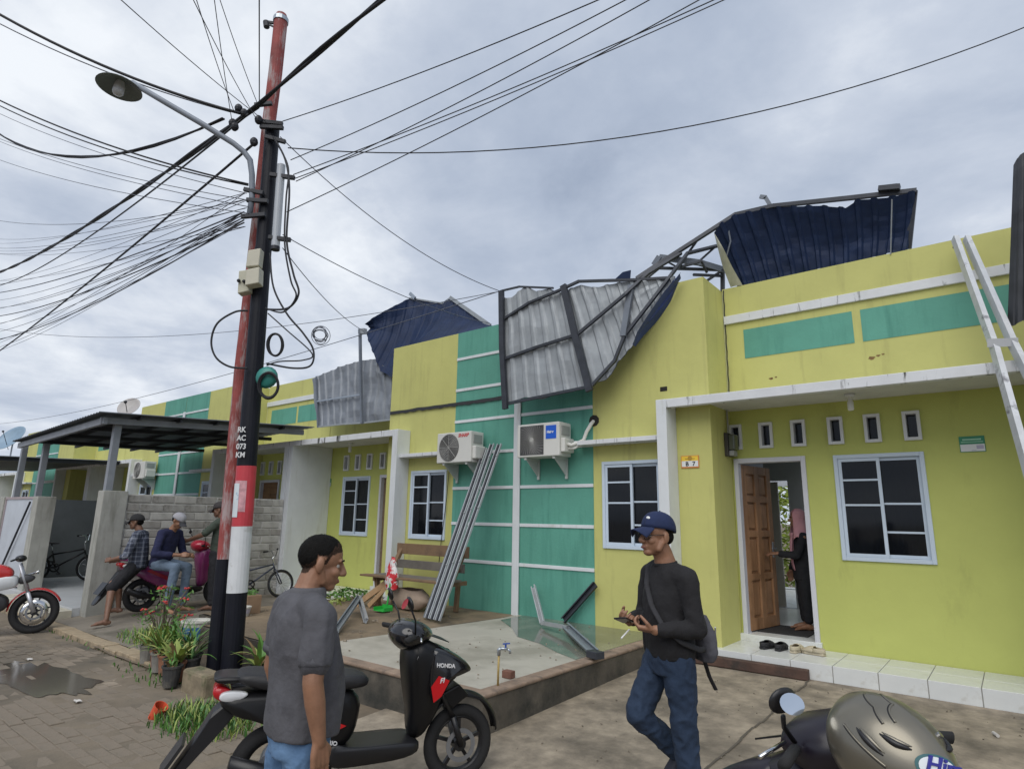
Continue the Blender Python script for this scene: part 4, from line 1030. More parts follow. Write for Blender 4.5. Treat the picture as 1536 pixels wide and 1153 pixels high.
# gate, gate pillars and inner fence
for nm, (x, y), lab in (('gate_pillar', (-15.3, 4.0), 'concrete gate pillar between carport opening and white metal gate'), ('gate_pillar', (-17.75, 4.0), 'concrete gate pillar at the far side of the white metal gate')):
    q = MB(); q.box(x - 0.16, x + 0.16, y - 0.16, y + 0.16, -0.1, 1.86); o = q.build(nm, cast, None, bevel=0.012); tag(o, lab, 'pillar')
gt = thing('metal_gate', 'white sheet metal gate leaning beside the concrete gate pillar', 'gate', (-16.5, 3.9, 0.0))
q = MB(); q.box(-17.55, -15.5, 3.89, 3.91, 0.12, 1.84); q.build('sheet', mat('white_gate_sheet', (0.50, 0.54, 0.60), 0.4, var=0.12, scale=2), gt)
q = MB(); frame_rect(q, -17.57, -15.48, 0.10, 1.86, 3.87, 3.93, 0.05); q.build('frame', mat('pinkish_steel', (0.36, 0.30, 0.31), 0.5), gt)
q = MB(); q.bar((-15.6, 3.84, 1.75), (-16.9, 3.84, 0.3), 0.03, 0.03, (0, 1, 0)); q.build('brace', darkmetal, gt)
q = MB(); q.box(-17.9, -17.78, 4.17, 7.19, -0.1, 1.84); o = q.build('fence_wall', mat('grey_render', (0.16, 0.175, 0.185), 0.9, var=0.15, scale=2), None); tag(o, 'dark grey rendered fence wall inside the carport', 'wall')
q = MB(); q.box(-17.7, -12.0, 3.75, 7.19, -0.08, 0.06); o = q.build('carport_floor', mat('pale_carport_tile', (0.50, 0.52, 0.54), 0.3, var=0.12, scale=1.5), None); struct(o)
q = MB()
for k in range(14):
    q.box(-14.95 + 0.215 * k, -14.95 + 0.215 * k + 0.205, 3.36, 3.74, -0.10, 0.035 - 0.002 * (k % 3))
o = q.build('ramp_edge', mat('cream_tile', (0.55, 0.52, 0.42), 0.5, var=0.2, scale=4), None); struct(o)
# second, farther carport
c2 = thing('carport', 'farther low dark carport roof beyond the nearer carport', 'carport', (-24, 5.4, 0.0))
q = MB(); q.grid(lambda u, v: (lerp(-30, -20.9, u), lerp(3.7, 7.25, v), lerp(2.95, 3.06, v) + 0.02 * (1 if (u * 40) % 1 > 0.5 else 0)), 160, 2); q.build('roof_sheet', sheet_d, c2, fix=False, solid=0.006)
q = MB(); q.bar((-30, 3.85, 2.86), (-20.95, 3.85, 2.86), 0.05, 0.1); q.bar((-21.0, 3.8, 2.9), (-21.0, 7.2, 3.0), 0.05, 0.09); q.build('beam', darkmetal, c2)
for x in (-29.5, -25.5, -21.1):
    q = MB(); q.box(x - 0.05, x + 0.05, 3.8, 3.9, -0.06, 2.9); q.build('post', cst, c2)
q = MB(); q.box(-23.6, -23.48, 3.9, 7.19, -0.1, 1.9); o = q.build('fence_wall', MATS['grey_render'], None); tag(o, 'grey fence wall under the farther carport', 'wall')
# satellite dishes on the far roofs
def dish(c, rad, face, label, m):
    t = thing('satellite_dish', label, 'satellite dish', (c[0], c[1], c[2] - 1.3))
    ax = Vector(face).normalized()
    q = MB(); q.lathe([(rad * k / 7, 0.28 * rad * (k / 7) ** 2) for k in range(8)], c, ax, 28); q.build('reflector', m, t, smooth=True, fix=False, solid=0.02)
    q = MB(); q.tube([Vector(c) + ax * -0.02, Vector(c) + Vector((0, 0, -0.4)), Vector((c[0], c[1], c[2] - 1.35))], 0.04, 8); q.build('mast', galv, t)
    q = MB(); q.tube([Vector(c) + ax * rad * 0.9, Vector(c) + Vector((0, 0, -rad * 0.8)) + ax * 0.25 * rad], 0.015, 6); q.ball(Vector(c) + ax * rad * 0.9, 0.06); q.build('feed', darkmetal, t)
dish((-26.580, 9.200, 5.539), 0.42, (0.55, -0.7, 0.5), 'pale grey satellite dish above the carport roof', mat('dish_grey', (0.42, 0.40, 0.39), 0.5, var=0.1))
dish((-44.294, 9.600, 5.458), 0.85, (0.3, -0.7, 0.5), 'blue-grey satellite dish on the roof at the far end of the row', mat('dish_blue', (0.22, 0.32, 0.42), 0.5, var=0.1))

# ------------------------------------------------------------------ utility poles
PD = 7.06
pl = thing('utility_pole', 'black steel utility pole with red and white painted bands', 'utility pole', (-6.715, 3.661, -0.026))
pb_ = mat('black_pole_paint', (0.008, 0.009, 0.015), 0.5, var=0.2, scale=6, bump=0.1, bscale=20, spec=0.25)
def pole_seg(pts, rads, name, m, parent):
    q = MB(); q.tube(pts, rads, 20); return q.build(name, m, parent, smooth=False)
B0 = Vector((-6.715, 3.661, -0.086)); B1 = Vector((-6.870, 3.536, 6.487))
def BP(z): return B0.lerp(B1, (z - B0.z) / (B1.z - B0.z))
zw0, zw1, zr1 = (-6.755, 3.629, 0.752)[2], (-6.787, 3.603, 1.454)[2], (-6.814, 3.581, 2.120)[2]
pole_seg([BP(-0.3), BP(zw0)], 0.108, 'shaft', pb_, pl)
pole_seg([BP(zw0 + 0.001), BP(zw1)], 0.109, 'white_band', mat('white_pole_paint', (0.62, 0.64, 0.66), 0.5, var=0.08, scale=5, stain=(0.4, 0.4, 0.38), sscale=6, slo=0.6, shi=0.75), pl)
pole_seg([BP(zw1 + 0.001), BP(zr1)], 0.109, 'red_band', mat('red_pole_paint', (0.50, 0.045, 0.06), 0.45, var=0.12, scale=5), pl)
pole_seg([BP(zr1 + 0.001), BP(B1.z - 1.7)], [0.107, 0.098], 'shaft', pb_, pl)
pole_seg([BP(B1.z - 1.7), B1], [0.092, 0.088], 'shaft', pb_, pl)
q = MB()
n0 = Vector((0.626, -0.78, 0)); rr_ = Vector((0.78, 0.626, 0))
def patch(mb, z0, z1, a0, a1, off, m=0):
    for k in range(6):
        a, b = lerp(a0, a1, k / 6), lerp(a0, a1, (k + 1) / 6)
        def pt(an, z): return BP(z) + (n0 * math.cos(an) + rr_ * math.sin(an)) * (0.109 + off)
        mb.add([pt(a, z0), pt(b, z0), pt(b, z1), pt(a, z1)], [(0, 1, 2, 3)])
zc_ = (-6.781, 3.608, 1.593)[2]
patch(q, zc_ + 0.02, zc_ + 0.36, -0.75, 0.55, 0.002); o = q.build('faded_poster', mat('pink_paper', (0.55, 0.30, 0.33), 0.8, var=0.3, scale=14), pl, fix=False)
q = MB(); patch(q, zc_ - 0.04, zc_ + 0.33, -0.95, -0.15, 0.004); q.build('poster', mat('blue_white_paper', (0.62, 0.68, 0.72), 0.8, var=0.1, scale=5, stain=(0.06, 0.26, 0.48), sscale=7, slo=0.54, shi=0.62), pl, fix=False)
wp = mat('stencil_white', (0.62, 0.63, 0.64), 0.6)
for k, s_ in enumerate(('RK', 'AC', '073', 'KM')):
    z = (-6.822, 3.575, 2.494)[2] - 0.095 * k
    c = BP(z) + n0 * 0.118 - rr_ * 0.085
    text(s_, 0.085, c, rr_ + n0 * 0.25, (0, 0, 1), wp, pl, bold=0.002)
rp = thing('utility_pole', 'rusty red steel pole standing behind the black banded pole', 'utility pole', (-7.076, 3.678, -0.064))
rust = mat('rusty_red_paint', (0.26, 0.055, 0.05), 0.7, var=0.3, scale=4, stain=(0.36, 0.29, 0.29), stretch=(4, 4, 0.8), sscale=2.4, slo=0.5, shi=0.6, bump=0.2, bscale=30)
pp = [Vector((-7.044, 3.653, -0.109)), Vector((-7.066, 3.635, 1.087)), Vector((-7.108, 3.601, 3.248)), Vector((-7.109, 3.600, 5.541)), Vector((-7.106, 3.603, 6.704)), Vector((-7.058, 3.590, 7.384)), Vector((-7.042, 3.577, 8.164))]
pole_seg([pp[0] + Vector((0, 0, -0.3)), pp[1]], 0.088, 'shaft', pb_, rp)
pole_seg(pp[1:4], [0.082, 0.078, 0.074], 'shaft', rust, rp)
pole_seg(pp[3:], [0.074, 0.085, 0.088, 0.088], 'shaft', rust, rp)
q = MB(); q.tube([pp[-1], pp[-1] + Vector((0, 0, 0.06))], 0.10, 16); q.build('collar', galv, rp)
q = MB(); q.tube([pp[-1] + Vector((0, 0, 0.06)), pp[-1] + Vector((0, 0, 0.12))], [0.085, 0.07], 16); q.build('cap', rust, rp)
q = MB(); q.bar((-7.048, 3.573, 8.143), (-7.207, 3.445, 8.171), 0.03, 0.03); q.bar((-7.056, 3.566, 8.057), (-7.183, 3.464, 8.140), 0.02, 0.02); q.tube([(-7.199, 3.451, 8.171), (-7.186, 3.462, 8.086)], 0.04, 10); q.build('insulator_bracket', darkmetal, rp)
# clamps and insulators near the top of the black pole
for a, b in (((-6.944, 3.309, 6.679), (-6.775, 3.446, 6.712)), ((-6.899, 3.346, 6.450), (-6.647, 3.549, 6.418)), ((-6.867, 3.372, 6.375), (-6.636, 3.557, 6.361)), ((-6.804, 3.423, 6.235), (-6.602, 3.585, 6.164)), ((-6.951, 3.304, 5.502), (-6.761, 3.457, 5.453)), ((-6.914, 3.334, 5.359), (-6.708, 3.499, 5.346)), ((-6.946, 3.308, 5.136), (-6.720, 3.490, 5.168)), ((-6.717, 3.492, 5.708), (-6.475, 3.686, 5.668)), ((-6.665, 3.534, 4.870), (-6.455, 3.703, 4.840))):
    q = MB(); q.bar(a, b, 0.045, 0.05); q.build('clamp', darkmetal, pl, bevel=0.004)
for a in ((-7.068, 3.171, 6.605), (-7.010, 3.218, 6.540), (-7.109, 3.139, 6.395), (-7.086, 3.158, 6.348), (-6.879, 3.324, 6.137), (-6.858, 3.340, 6.448)):
    q = MB(); q.ball(a, 0.05, 0.05, 0.06, 10, 6); q.build('insulator', darkmetal, pl)
# clamp-on lamp arm and shade
la = thing('street_lamp', 'round shaded street lamp on a curved grey arm clamped to the pole', 'street lamp', (-6.879, 3.388, 5.175))
lp_ = [(-6.890, 3.379, 5.148), (-6.886, 3.382, 5.416), (-6.881, 3.348, 5.698), (-6.897, 3.309, 5.887), (-6.934, 3.241, 5.977), (-7.027, 3.141, 6.081), (-7.269, 2.818, 6.292), (-7.538, 2.512, 6.503), (-7.808, 2.192, 6.723)]
q = MB(); q.tube(lp_, 0.035, 10); q.build('arm', mat('grey_lamp_paint', (0.22, 0.25, 0.30), 0.5, var=0.1), la, smooth=True)
LC = Vector((-7.919, 2.103, 6.692))
q = MB(); q.lathe([(0.03, 0.09), (0.06, 0.085), (0.09, 0.05), (0.24, -0.03), (0.25, -0.045), (0.235, -0.035), (0.09, 0.03), (0.0, 0.04)], LC, (0.06, 0.05, 1), 28); q.build('shade', mat('olive_grey_enamel', (0.13, 0.155, 0.15), 0.5, var=0.15), la, smooth=True)
q = MB(); q.lathe([(0.045, 0.04), (0.06, -0.03), (0.065, -0.10), (0.05, -0.135), (0.0, -0.145)], LC, (0.06, 0.05, 1), 16); q.build('bulb', mat('frosted_lamp_glass', (0.55, 0.57, 0.60), 0.25), la, smooth=True)
# boxes, antenna tube
bx_ = thing('junction_box', 'pair of cream cable boxes strapped to the pole', 'junction box', (-6.752, 3.425, 4.138))
cream = mat('cream_plastic', (0.50, 0.48, 0.39), 0.5, var=0.08, scale=4)
def slab(px0, py0, px1, py1, d, dep, name, m, parent, bev=0.01):
    a = Vector(px0); q = MB(); q.prism([px0, py0, px1, py1], Vector((-0.626, 0.78, 0)) * dep); return q.build(name, m, parent, bevel=bev)
slab((-6.764, 3.339, 4.448), (-6.643, 3.437, 4.468), (-6.642, 3.437, 4.689), (-6.757, 3.345, 4.660), 0, 0.12, 'upper_case', cream, bx_)
slab((-6.711, 3.330, 4.199), (-6.586, 3.430, 4.235), (-6.596, 3.422, 4.434), (-6.716, 3.327, 4.398), 0, 0.14, 'lower_case', cream, bx_)
slab((-6.849, 3.322, 4.128), (-6.742, 3.408, 4.164), (-6.764, 3.391, 4.432), (-6.861, 3.312, 4.413), 0, 0.12, 'rear_case', mat('cream_plastic_b', (0.47, 0.46, 0.36), 0.5), bx_)
q = MB(); q.ball((-6.830, 3.311, 4.279), 0.022, n=10, m=6); q.ball((-6.781, 3.351, 4.272), 0.022, n=10, m=6); q.build('cable_gland', darkmetal, bx_)
at_ = thing('antenna_tube', 'pale grey antenna tube clamped beside the black pole', 'antenna', (-6.604, 3.609, 4.742))
q = MB(); q.tube([(-6.610, 3.604, 4.741), (-6.636, 3.583, 5.851)], 0.05, 14); q.build('radome', mat('pale_grey_gloss', (0.42, 0.45, 0.49), 0.35, var=0.05), at_, smooth=False)
q = MB(); q.tube([(-6.611, 3.603, 4.715), (-6.612, 3.603, 4.759)], 0.054, 14); q.build('end_cap', darkmetal, at_)
# ------------------------------------------------------------------ cables
cab = mat('cable_sheath', (0.014, 0.015, 0.020), 0.6, var=0.1)
cabg = mat('grey_cable_sheath', (0.10, 0.11, 0.14), 0.6, var=0.1)
def wire(a, b, rad, sag, label, group, m=None, n=24, twist=0, far=1.0):
    a = Vector(a); b = Vector(b)
    P = []
    for k in range(n + 1):
        u = far * k / n
        p = a + (b - a) * u + Vector((0, 0, -4 * sag * u * (1 - u)))
        P.append(p)
    q = MB()
    if twist:
        for s_ in range(twist):
            q.tube([p + Vector((0, rad * 0.75 * math.cos(i * 0.7 + s_ * 3.14), rad * 0.75 * math.sin(i * 0.7 + s_ * 3.14))) for i, p in enumerate(P)], rad, 6)
    else: q.tube(P, rad, 5)
    o = q.build('overhead_cable', m or cab, None, smooth=True)
    return tag(o, label, 'cable', group)
G1, G2, G3, G4 = 'cables along the street', 'thin service wires to the left of the pole', 'wires running over the houses to the right', 'wires rising over the road'
# heavy bundle along the street (parallel to the kerb)
c0 = Vector((-6.853, 3.293, 6.609))
wire(c0, (-26.000, 4.423, 9.477), 0.023, 0.25, 'thickest black power cable passing the pole along the street', None, twist=2, n=60, far=1.7)
wire(c0, Vector((2.5, c0.y - 0.1, c0.z - 0.55)), 0.021, -0.35, 'thick twisted power cable running from the pole over the road', None, twist=2, n=40, far=1.5)
wire((-6.929, 3.232, 6.493), (-26.000, 4.493, 9.017), 0.014, 0.35, 'second power cable just below the thickest one', None, n=40, far=1.7)
wire((-7.009, 3.168, 6.510), (-9.500, 1.100, 7.859), 0.019, 0.12, 'medium black cable descending to the pole above the lamp shade', None, far=1.7)
wire((-7.150, 3.106, 6.556), (-9.800, 1.155, 7.925), 0.008, 0.10, 'fine wire beside the cable above the lamp shade', None, cabg, far=1.7)
wire((-7.207, 3.060, 6.459), (-14.000, 1.879, 8.490), 0.014, 0.55, 'sagging twisted drop cable behind the lamp arm', None, twist=2, far=1.7)
wire((-6.825, 3.316, 6.102), (-22.000, 4.013, 5.900), 0.017, 0.1, 'straight black cable dropping from the insulator to the lower left', None, far=1.7)
wire((-6.889, 3.316, 5.558), (-11.500, 1.497, 7.776), 0.012, 0.12, 'pair of black cables crossing below the lamp arm, upper', None, far=1.7)
wire((-6.887, 3.317, 5.540), (-12.500, 1.641, 8.220), 0.010, 0.14, 'pair of black cables crossing below the lamp arm, lower', None, far=1.7)
for a, b in (((-6.891, 3.314, 5.432), (-15.000, 1.995, 9.377)), ((-6.877, 3.325, 5.343), (-16.000, 2.213, 9.335)), ((-6.864, 3.336, 5.254), (-18.000, 2.500, 10.235)), ((-6.850, 3.347, 5.166), (-17.000, 2.428, 9.320))):
    wire(a, b, 0.0055, 0.12, 'thin grey wire fanning out left of the pole below the lamp arm', G2, cabg, far=1.8)
for k, (a, b) in enumerate((((-6.896, 3.310, 5.183), (-19.000, 3.214, 6.789)), ((-6.893, 3.313, 5.147), (-26.000, 4.436, 8.452)), ((-6.890, 3.315, 5.112), (-24.000, 4.130, 7.695)), ((-6.887, 3.317, 5.077), (-22.000, 3.792, 7.148)), ((-6.884, 3.320, 5.042), (-20.000, 3.476, 6.453)), ((-6.896, 3.310, 5.183), (-27.000, 4.732, 7.894)), ((-6.893, 3.313, 5.147), (-25.000, 4.388, 7.384)), ((-6.890, 3.315, 5.112), (-23.000, 4.071, 6.703)), ((-6.887, 3.317, 5.077), (-21.000, 3.747, 6.060)), ((-6.884, 3.320, 5.042), (-19.000, 3.395, 5.602)), ((-6.896, 3.310, 5.183), (-26.000, 4.684, 6.831)))):
    wire(a, b, 0.0055 + 0.004 * (k % 4 == 0), 0.15 + 0.05 * (k % 3), 'thin service wire in the fan running left from the pole', G2, cab if k % 3 else cabg, far=1.8)
for a, b in (((-6.867, 3.333, 4.990), (-32.000, 5.331, 10.873)), ((-6.905, 3.302, 5.147), (-23.000, 4.159, 6.129)), ((-6.922, 3.289, 5.342), (-27.000, 4.268, 10.926)), ((-6.877, 3.325, 5.343), (-19.000, 3.181, 7.006)), ((-6.910, 3.298, 5.432), (-22.000, 3.946, 6.140)), ((-6.875, 3.327, 5.236), (-28.000, 4.495, 10.824)), ((-6.917, 3.293, 5.432), (-30.000, 4.771, 11.776)), ((-6.909, 3.299, 5.342), (-16.000, 2.468, 7.526)), ((-6.903, 3.304, 5.343), (-21.000, 3.359, 8.593)), ((-6.888, 3.317, 5.236), (-22.000, 3.543, 8.770)), ((-6.879, 3.323, 4.989), (-28.000, 4.510, 10.725)), ((-6.904, 3.304, 5.432), (-29.000, 4.835, 9.978))):
    wire(a, b, 0.0045, 0.2, 'faint hair-thin wire among the fan left of the pole', G2, cabg, far=1.8)
# rising over the road
for a, b in (((-6.791, 3.394, 6.431), (-5.189, 1.218, 5.692)), ((-6.886, 3.318, 6.467), (-5.040, 1.723, 5.998)), ((-7.102, 3.144, 6.538), (-5.342, 1.864, 6.292)), ((-7.118, 3.131, 6.423), (-5.529, 2.100, 6.589)), ((-6.873, 3.328, 6.639), (-5.822, 2.249, 6.883))):
    wire(a, b, 0.0045, 0.03, 'thin wire rising steeply from the pole over the road', G4, cab, far=1.8)
wire((-6.923, 3.353, 6.753), (-5.279, 2.428, 6.696), 0.007, 0.0, 'single wire rising straight up beside the rusty pole', None, cab, far=1.7)
# to the right
for a, b in (((-6.669, 3.557, 6.470), (-2.263, 4.082, 6.127)), ((-6.551, 3.652, 5.927), (-2.179, 4.407, 6.328)), ((-6.510, 3.684, 5.725), (-1.619, 5.113, 6.526)), ((-6.493, 3.698, 5.671), (-1.606, 5.381, 6.725)), ((-6.478, 3.710, 5.634), (-2.053, 4.637, 6.431)), ((-6.538, 3.662, 5.218), (-1.719, 5.033, 6.539))):
    wire(a, b, 0.006, 0.06, 'dark wire running from the pole up over the houses', G3, cab, far=1.8)
wire((-6.589, 3.621, 6.094), (0.852, 8.767, 7.481), 0.0075, 0.62, 'long single wire sagging across the sky to the right', None, cab, n=40, far=1.7)
wire((-6.679, 3.549, 6.251), (-5.927, 7.000, 5.086), 0.006, 0.25, 'fine wire falling from the pole to the silver panel', None, cabg)
wire((-6.554, 3.649, 4.917), (-7.135, 8.200, 5.089), 0.006, 0.15, 'fine wire falling from the pole to the bulging navy sheet', None, cabg)
wire((-6.541, 3.659, 4.743), (-10.164, 7.660, 5.357), 0.006, 0.12, 'fine wire falling from the pole to the bent post', None, cabg)
wire((-24.000, 4.226, 7.070), (-5.899, 7.000, 5.068), 0.006, 0.5, 'faint wire stretching level behind the pole to the silver panel', None, cabg, n=40)
wire((-40.000, 7.794, 5.808), (-6.479, 7.600, 5.370), 0.008, 0.4, 'faint wire stretching from the far end of the row', None, cabg, n=40)
# slack loops and coils at the pole
def loop(pts, rad, label, m=None, name='cable_loop', closed=False):
    P = [Vector(p) for p in pts]; S = []
    for i in range(len(P) - 1):
        p0, p1, p2, p3 = P[max(i - 1, 0)], P[i], P[i + 1], P[min(i + 2, len(P) - 1)]
        for k in range(8):
            u = k / 8
            S.append(0.5 * ((2 * p1) + (p2 - p0) * u + (2 * p0 - 5 * p1 + 4 * p2 - p3) * u * u + (3 * p1 - p0 - 3 * p2 + p3) * u ** 3))
    S.append(P[-1])
    q = MB(); q.tube(S, rad, 6); o = q.build(name, m or cab, None, smooth=True); return tag(o, label, 'cable')
loop([(-6.753, 3.425, 3.923), (-6.824, 3.304, 3.887), (-6.917, 3.164, 3.730), (-6.951, 3.137, 3.513), (-6.892, 3.185, 3.325), (-6.808, 3.316, 3.231), (-6.695, 3.471, 3.230)], 0.012, 'wide slack cable loop on the left side of the pole')
loop([(-6.696, 3.471, 6.216), (-6.508, 3.558, 5.864), (-6.412, 3.597, 5.442), (-6.389, 3.615, 4.787), (-6.297, 3.688, 4.366), (-6.231, 3.742, 4.119), (-6.343, 3.690, 3.947), (-6.602, 3.572, 3.950)], 0.012, 'slack cable hanging from the pole top past the antenna tube')
loop([(-6.679, 3.484, 6.170), (-6.466, 3.579, 5.767), (-6.433, 3.579, 5.308), (-6.386, 3.592, 4.735), (-6.297, 3.663, 4.275), (-6.234, 3.714, 4.070), (-6.382, 3.659, 3.897), (-6.597, 3.550, 3.959)], 0.010, 'second slack cable hanging beside the antenna tube')
loop([(-6.607, 3.542, 4.649), (-6.496, 3.567, 4.207), (-6.304, 3.658, 3.864), (-6.137, 3.791, 3.627), (-6.035, 3.874, 3.431), (-6.046, 3.864, 3.250), (-6.243, 3.770, 3.227), (-6.551, 3.613, 3.294)], 0.011, 'long cable swinging out right of the pole above the coils')
loop([(-6.567, 3.574, 3.894), (-6.336, 3.696, 3.679), (-6.062, 3.878, 3.396), (-6.134, 3.820, 3.316), (-6.368, 3.670, 3.303), (-6.530, 3.604, 3.266)], 0.008, 'thin cable swinging out right of the pole above the coils')
def coil(c, rx, rz, turns, label, rad=0.011, m=None, jit=0.0):
    q = MB(); r_ = random.Random(int(c[0] * 100))
    for t_ in range(turns):
        o1, o2, o3 = (r_.uniform(-1, 1) * (0.012 + jit) for _ in range(3))
        q.tube([Vector(c) + rr_ * (rx + o1) * math.cos(k * 0.2618) + Vector((0, 0, (rz + o2) * math.sin(k * 0.2618))) + n0 * (o3 + 0.03 * math.sin(k * 0.2618)) for k in range(25)], rad, 6, cap=False)
    o = q.build('cable_coil', m or cab, None, smooth=True); tag(o, label, 'cable coil')
coil((-6.424, 3.625, 3.500), 0.085, 0.125, 5, 'black cable coil hung on the right of the pole, the upper one')
coil((-6.447, 3.607, 3.020), 0.11, 0.14, 6, 'black cable coil over the green cup at the pole')
coil((-5.811, 3.797, 3.555), 0.075, 0.075, 9, 'tangled thin wire coil floating on a span right of the pole', 0.0035, m=cabg, jit=0.02)
q = MB(); q.lathe([(0.0, 0.05), (0.10, 0.04), (0.13, 0.0), (0.10, -0.03), (0, -0.03)], (-6.519, 3.613, 3.124), n0, 16); o = q.build('cable_splice_dome', mat('teal_plastic', (0.03, 0.22, 0.19), 0.4), None, smooth=True); tag(o, 'round teal plastic splice case on the pole between the coils', 'splice case')

# ------------------------------------------------------------------ two-wheelers
chrome = mat('chrome', (0.62, 0.63, 0.65), 0.15, metal=1.0, var=0.05)
alloy = mat('grey_alloy', (0.28, 0.29, 0.31), 0.4, metal=0.7, var=0.1)
mirror_m = mat('mirror_glass', (0.85, 0.88, 0.9), 0.03, metal=1.0, var=0.0)
seat_m = mat('black_vinyl', (0.016, 0.016, 0.018), 0.55, var=0.1, bump=0.15, bscale=90)
def torus(mb, c, Rr, r, axis=(0, 1, 0), n=40, m=10, flat=1.0):
    c = Vector(c); ax = Vector(axis).normalized(); e1 = ax.cross(Vector((0, 0, 1)))
    if e1.length < .1: e1 = Vector((1, 0, 0))
    e1.normalize(); e2 = ax.cross(e1); base = len(mb.v)
    for i in range(n):
        a = 2 * math.pi * i / n; d = e1 * math.cos(a) + e2 * math.sin(a)
        for k in range(m):
            b = 2 * math.pi * k / m
            mb.v.append(c + d * (Rr + r * math.cos(b)) + ax * r * flat * math.sin(b))
    for i in range(n):
        for k in range(m):
            i2, k2 = (i + 1) % n, (k + 1) % m
            mb.f.append((base + i * m + k, base + i2 * m + k, base + i2 * m + k2, base + i * m + k2)); mb.m.append(0)
def shell(mb, outline, w, yc=0.0, rings=((-1, 0.84), (-0.9, 0.95), (-0.55, 1.0), (0.55, 1.0), (0.9, 0.95), (1, 0.84)), sub=2):
    """pillow-shaped body panel: side outline in x,z swept across y"""
    pts = [Vector((p[0], 0, p[1])) for p in outline]
    for _ in range(sub):                      # corner cutting for a soft outline
        np_ = []
        for i in range(len(pts)):
            a, b = pts[i], pts[(i + 1) % len(pts)]
            np_ += [a.lerp(b, 0.25), a.lerp(b, 0.75)]
        pts = np_
    c = sum(pts, Vector()) / len(pts); n = len(pts); base = len(mb.v)
    for f, s_ in rings:
        for p in pts:
            q_ = c + (p - c) * s_
            mb.v.append(Vector((q_.x, yc + w * f, q_.z)))
    for j in range(len(rings) - 1):
        for i in range(n):
            i2 = (i + 1) % n
            mb.f.append((base + j * n + i, base + j * n + i2, base + (j + 1) * n + i2, base + (j + 1) * n + i)); mb.m.append(0)
    mb.f.append(tuple(base + i for i in range(n))[::-1]); mb.m.append(0)
    e = base + (len(rings) - 1) * n
    mb.f.append(tuple(e + i for i in range(n))); mb.m.append(0)
def wheel(t, x, z, Rr, r, spokes, rimm, disc=True, wide=1.0, name='wheel'):
    q = MB(); torus(q, (x, 0, z), Rr - r, r, flat=wide); w_ = q.build(name, rubber, t, smooth=True, world=False)
    q = MB(); torus(q, (x, 0, z), Rr - 2 * r + 0.006, 0.016, flat=1.5, m=8); q.lathe([(0, -0.05), (0.045, -0.05), (0.045, 0.05), (0, 0.05)], (x, 0, z), (0, 1, 0), 14)
    for k in range(spokes):
        a = 2 * math.pi * k / spokes + 0.3
        d = Vector((math.cos(a), 0, math.sin(a)))
        q.bar(Vector((x, 0, z)) + d * 0.03, Vector((x, 0, z)) + d * (Rr - 2 * r), 0.022, 0.032, (0, 1, 0))
    q.build('rim', rimm, w_, smooth=False, world=False)
    if disc:
        q = MB(); q.lathe([(0.078, -0.002), (0.108, -0.002), (0.108, 0.002), (0.078, 0.002), (0.078, -0.002)], (x, -0.06, z), (0, 1, 0), 28); q.build('brake_disc', alloy, w_, world=False)
    return w_
def put(t, loc, rz, sc=1.0):
    t.location = loc; t.rotation_euler = (0, 0, rz); t.scale = (sc, sc, sc)
    return t
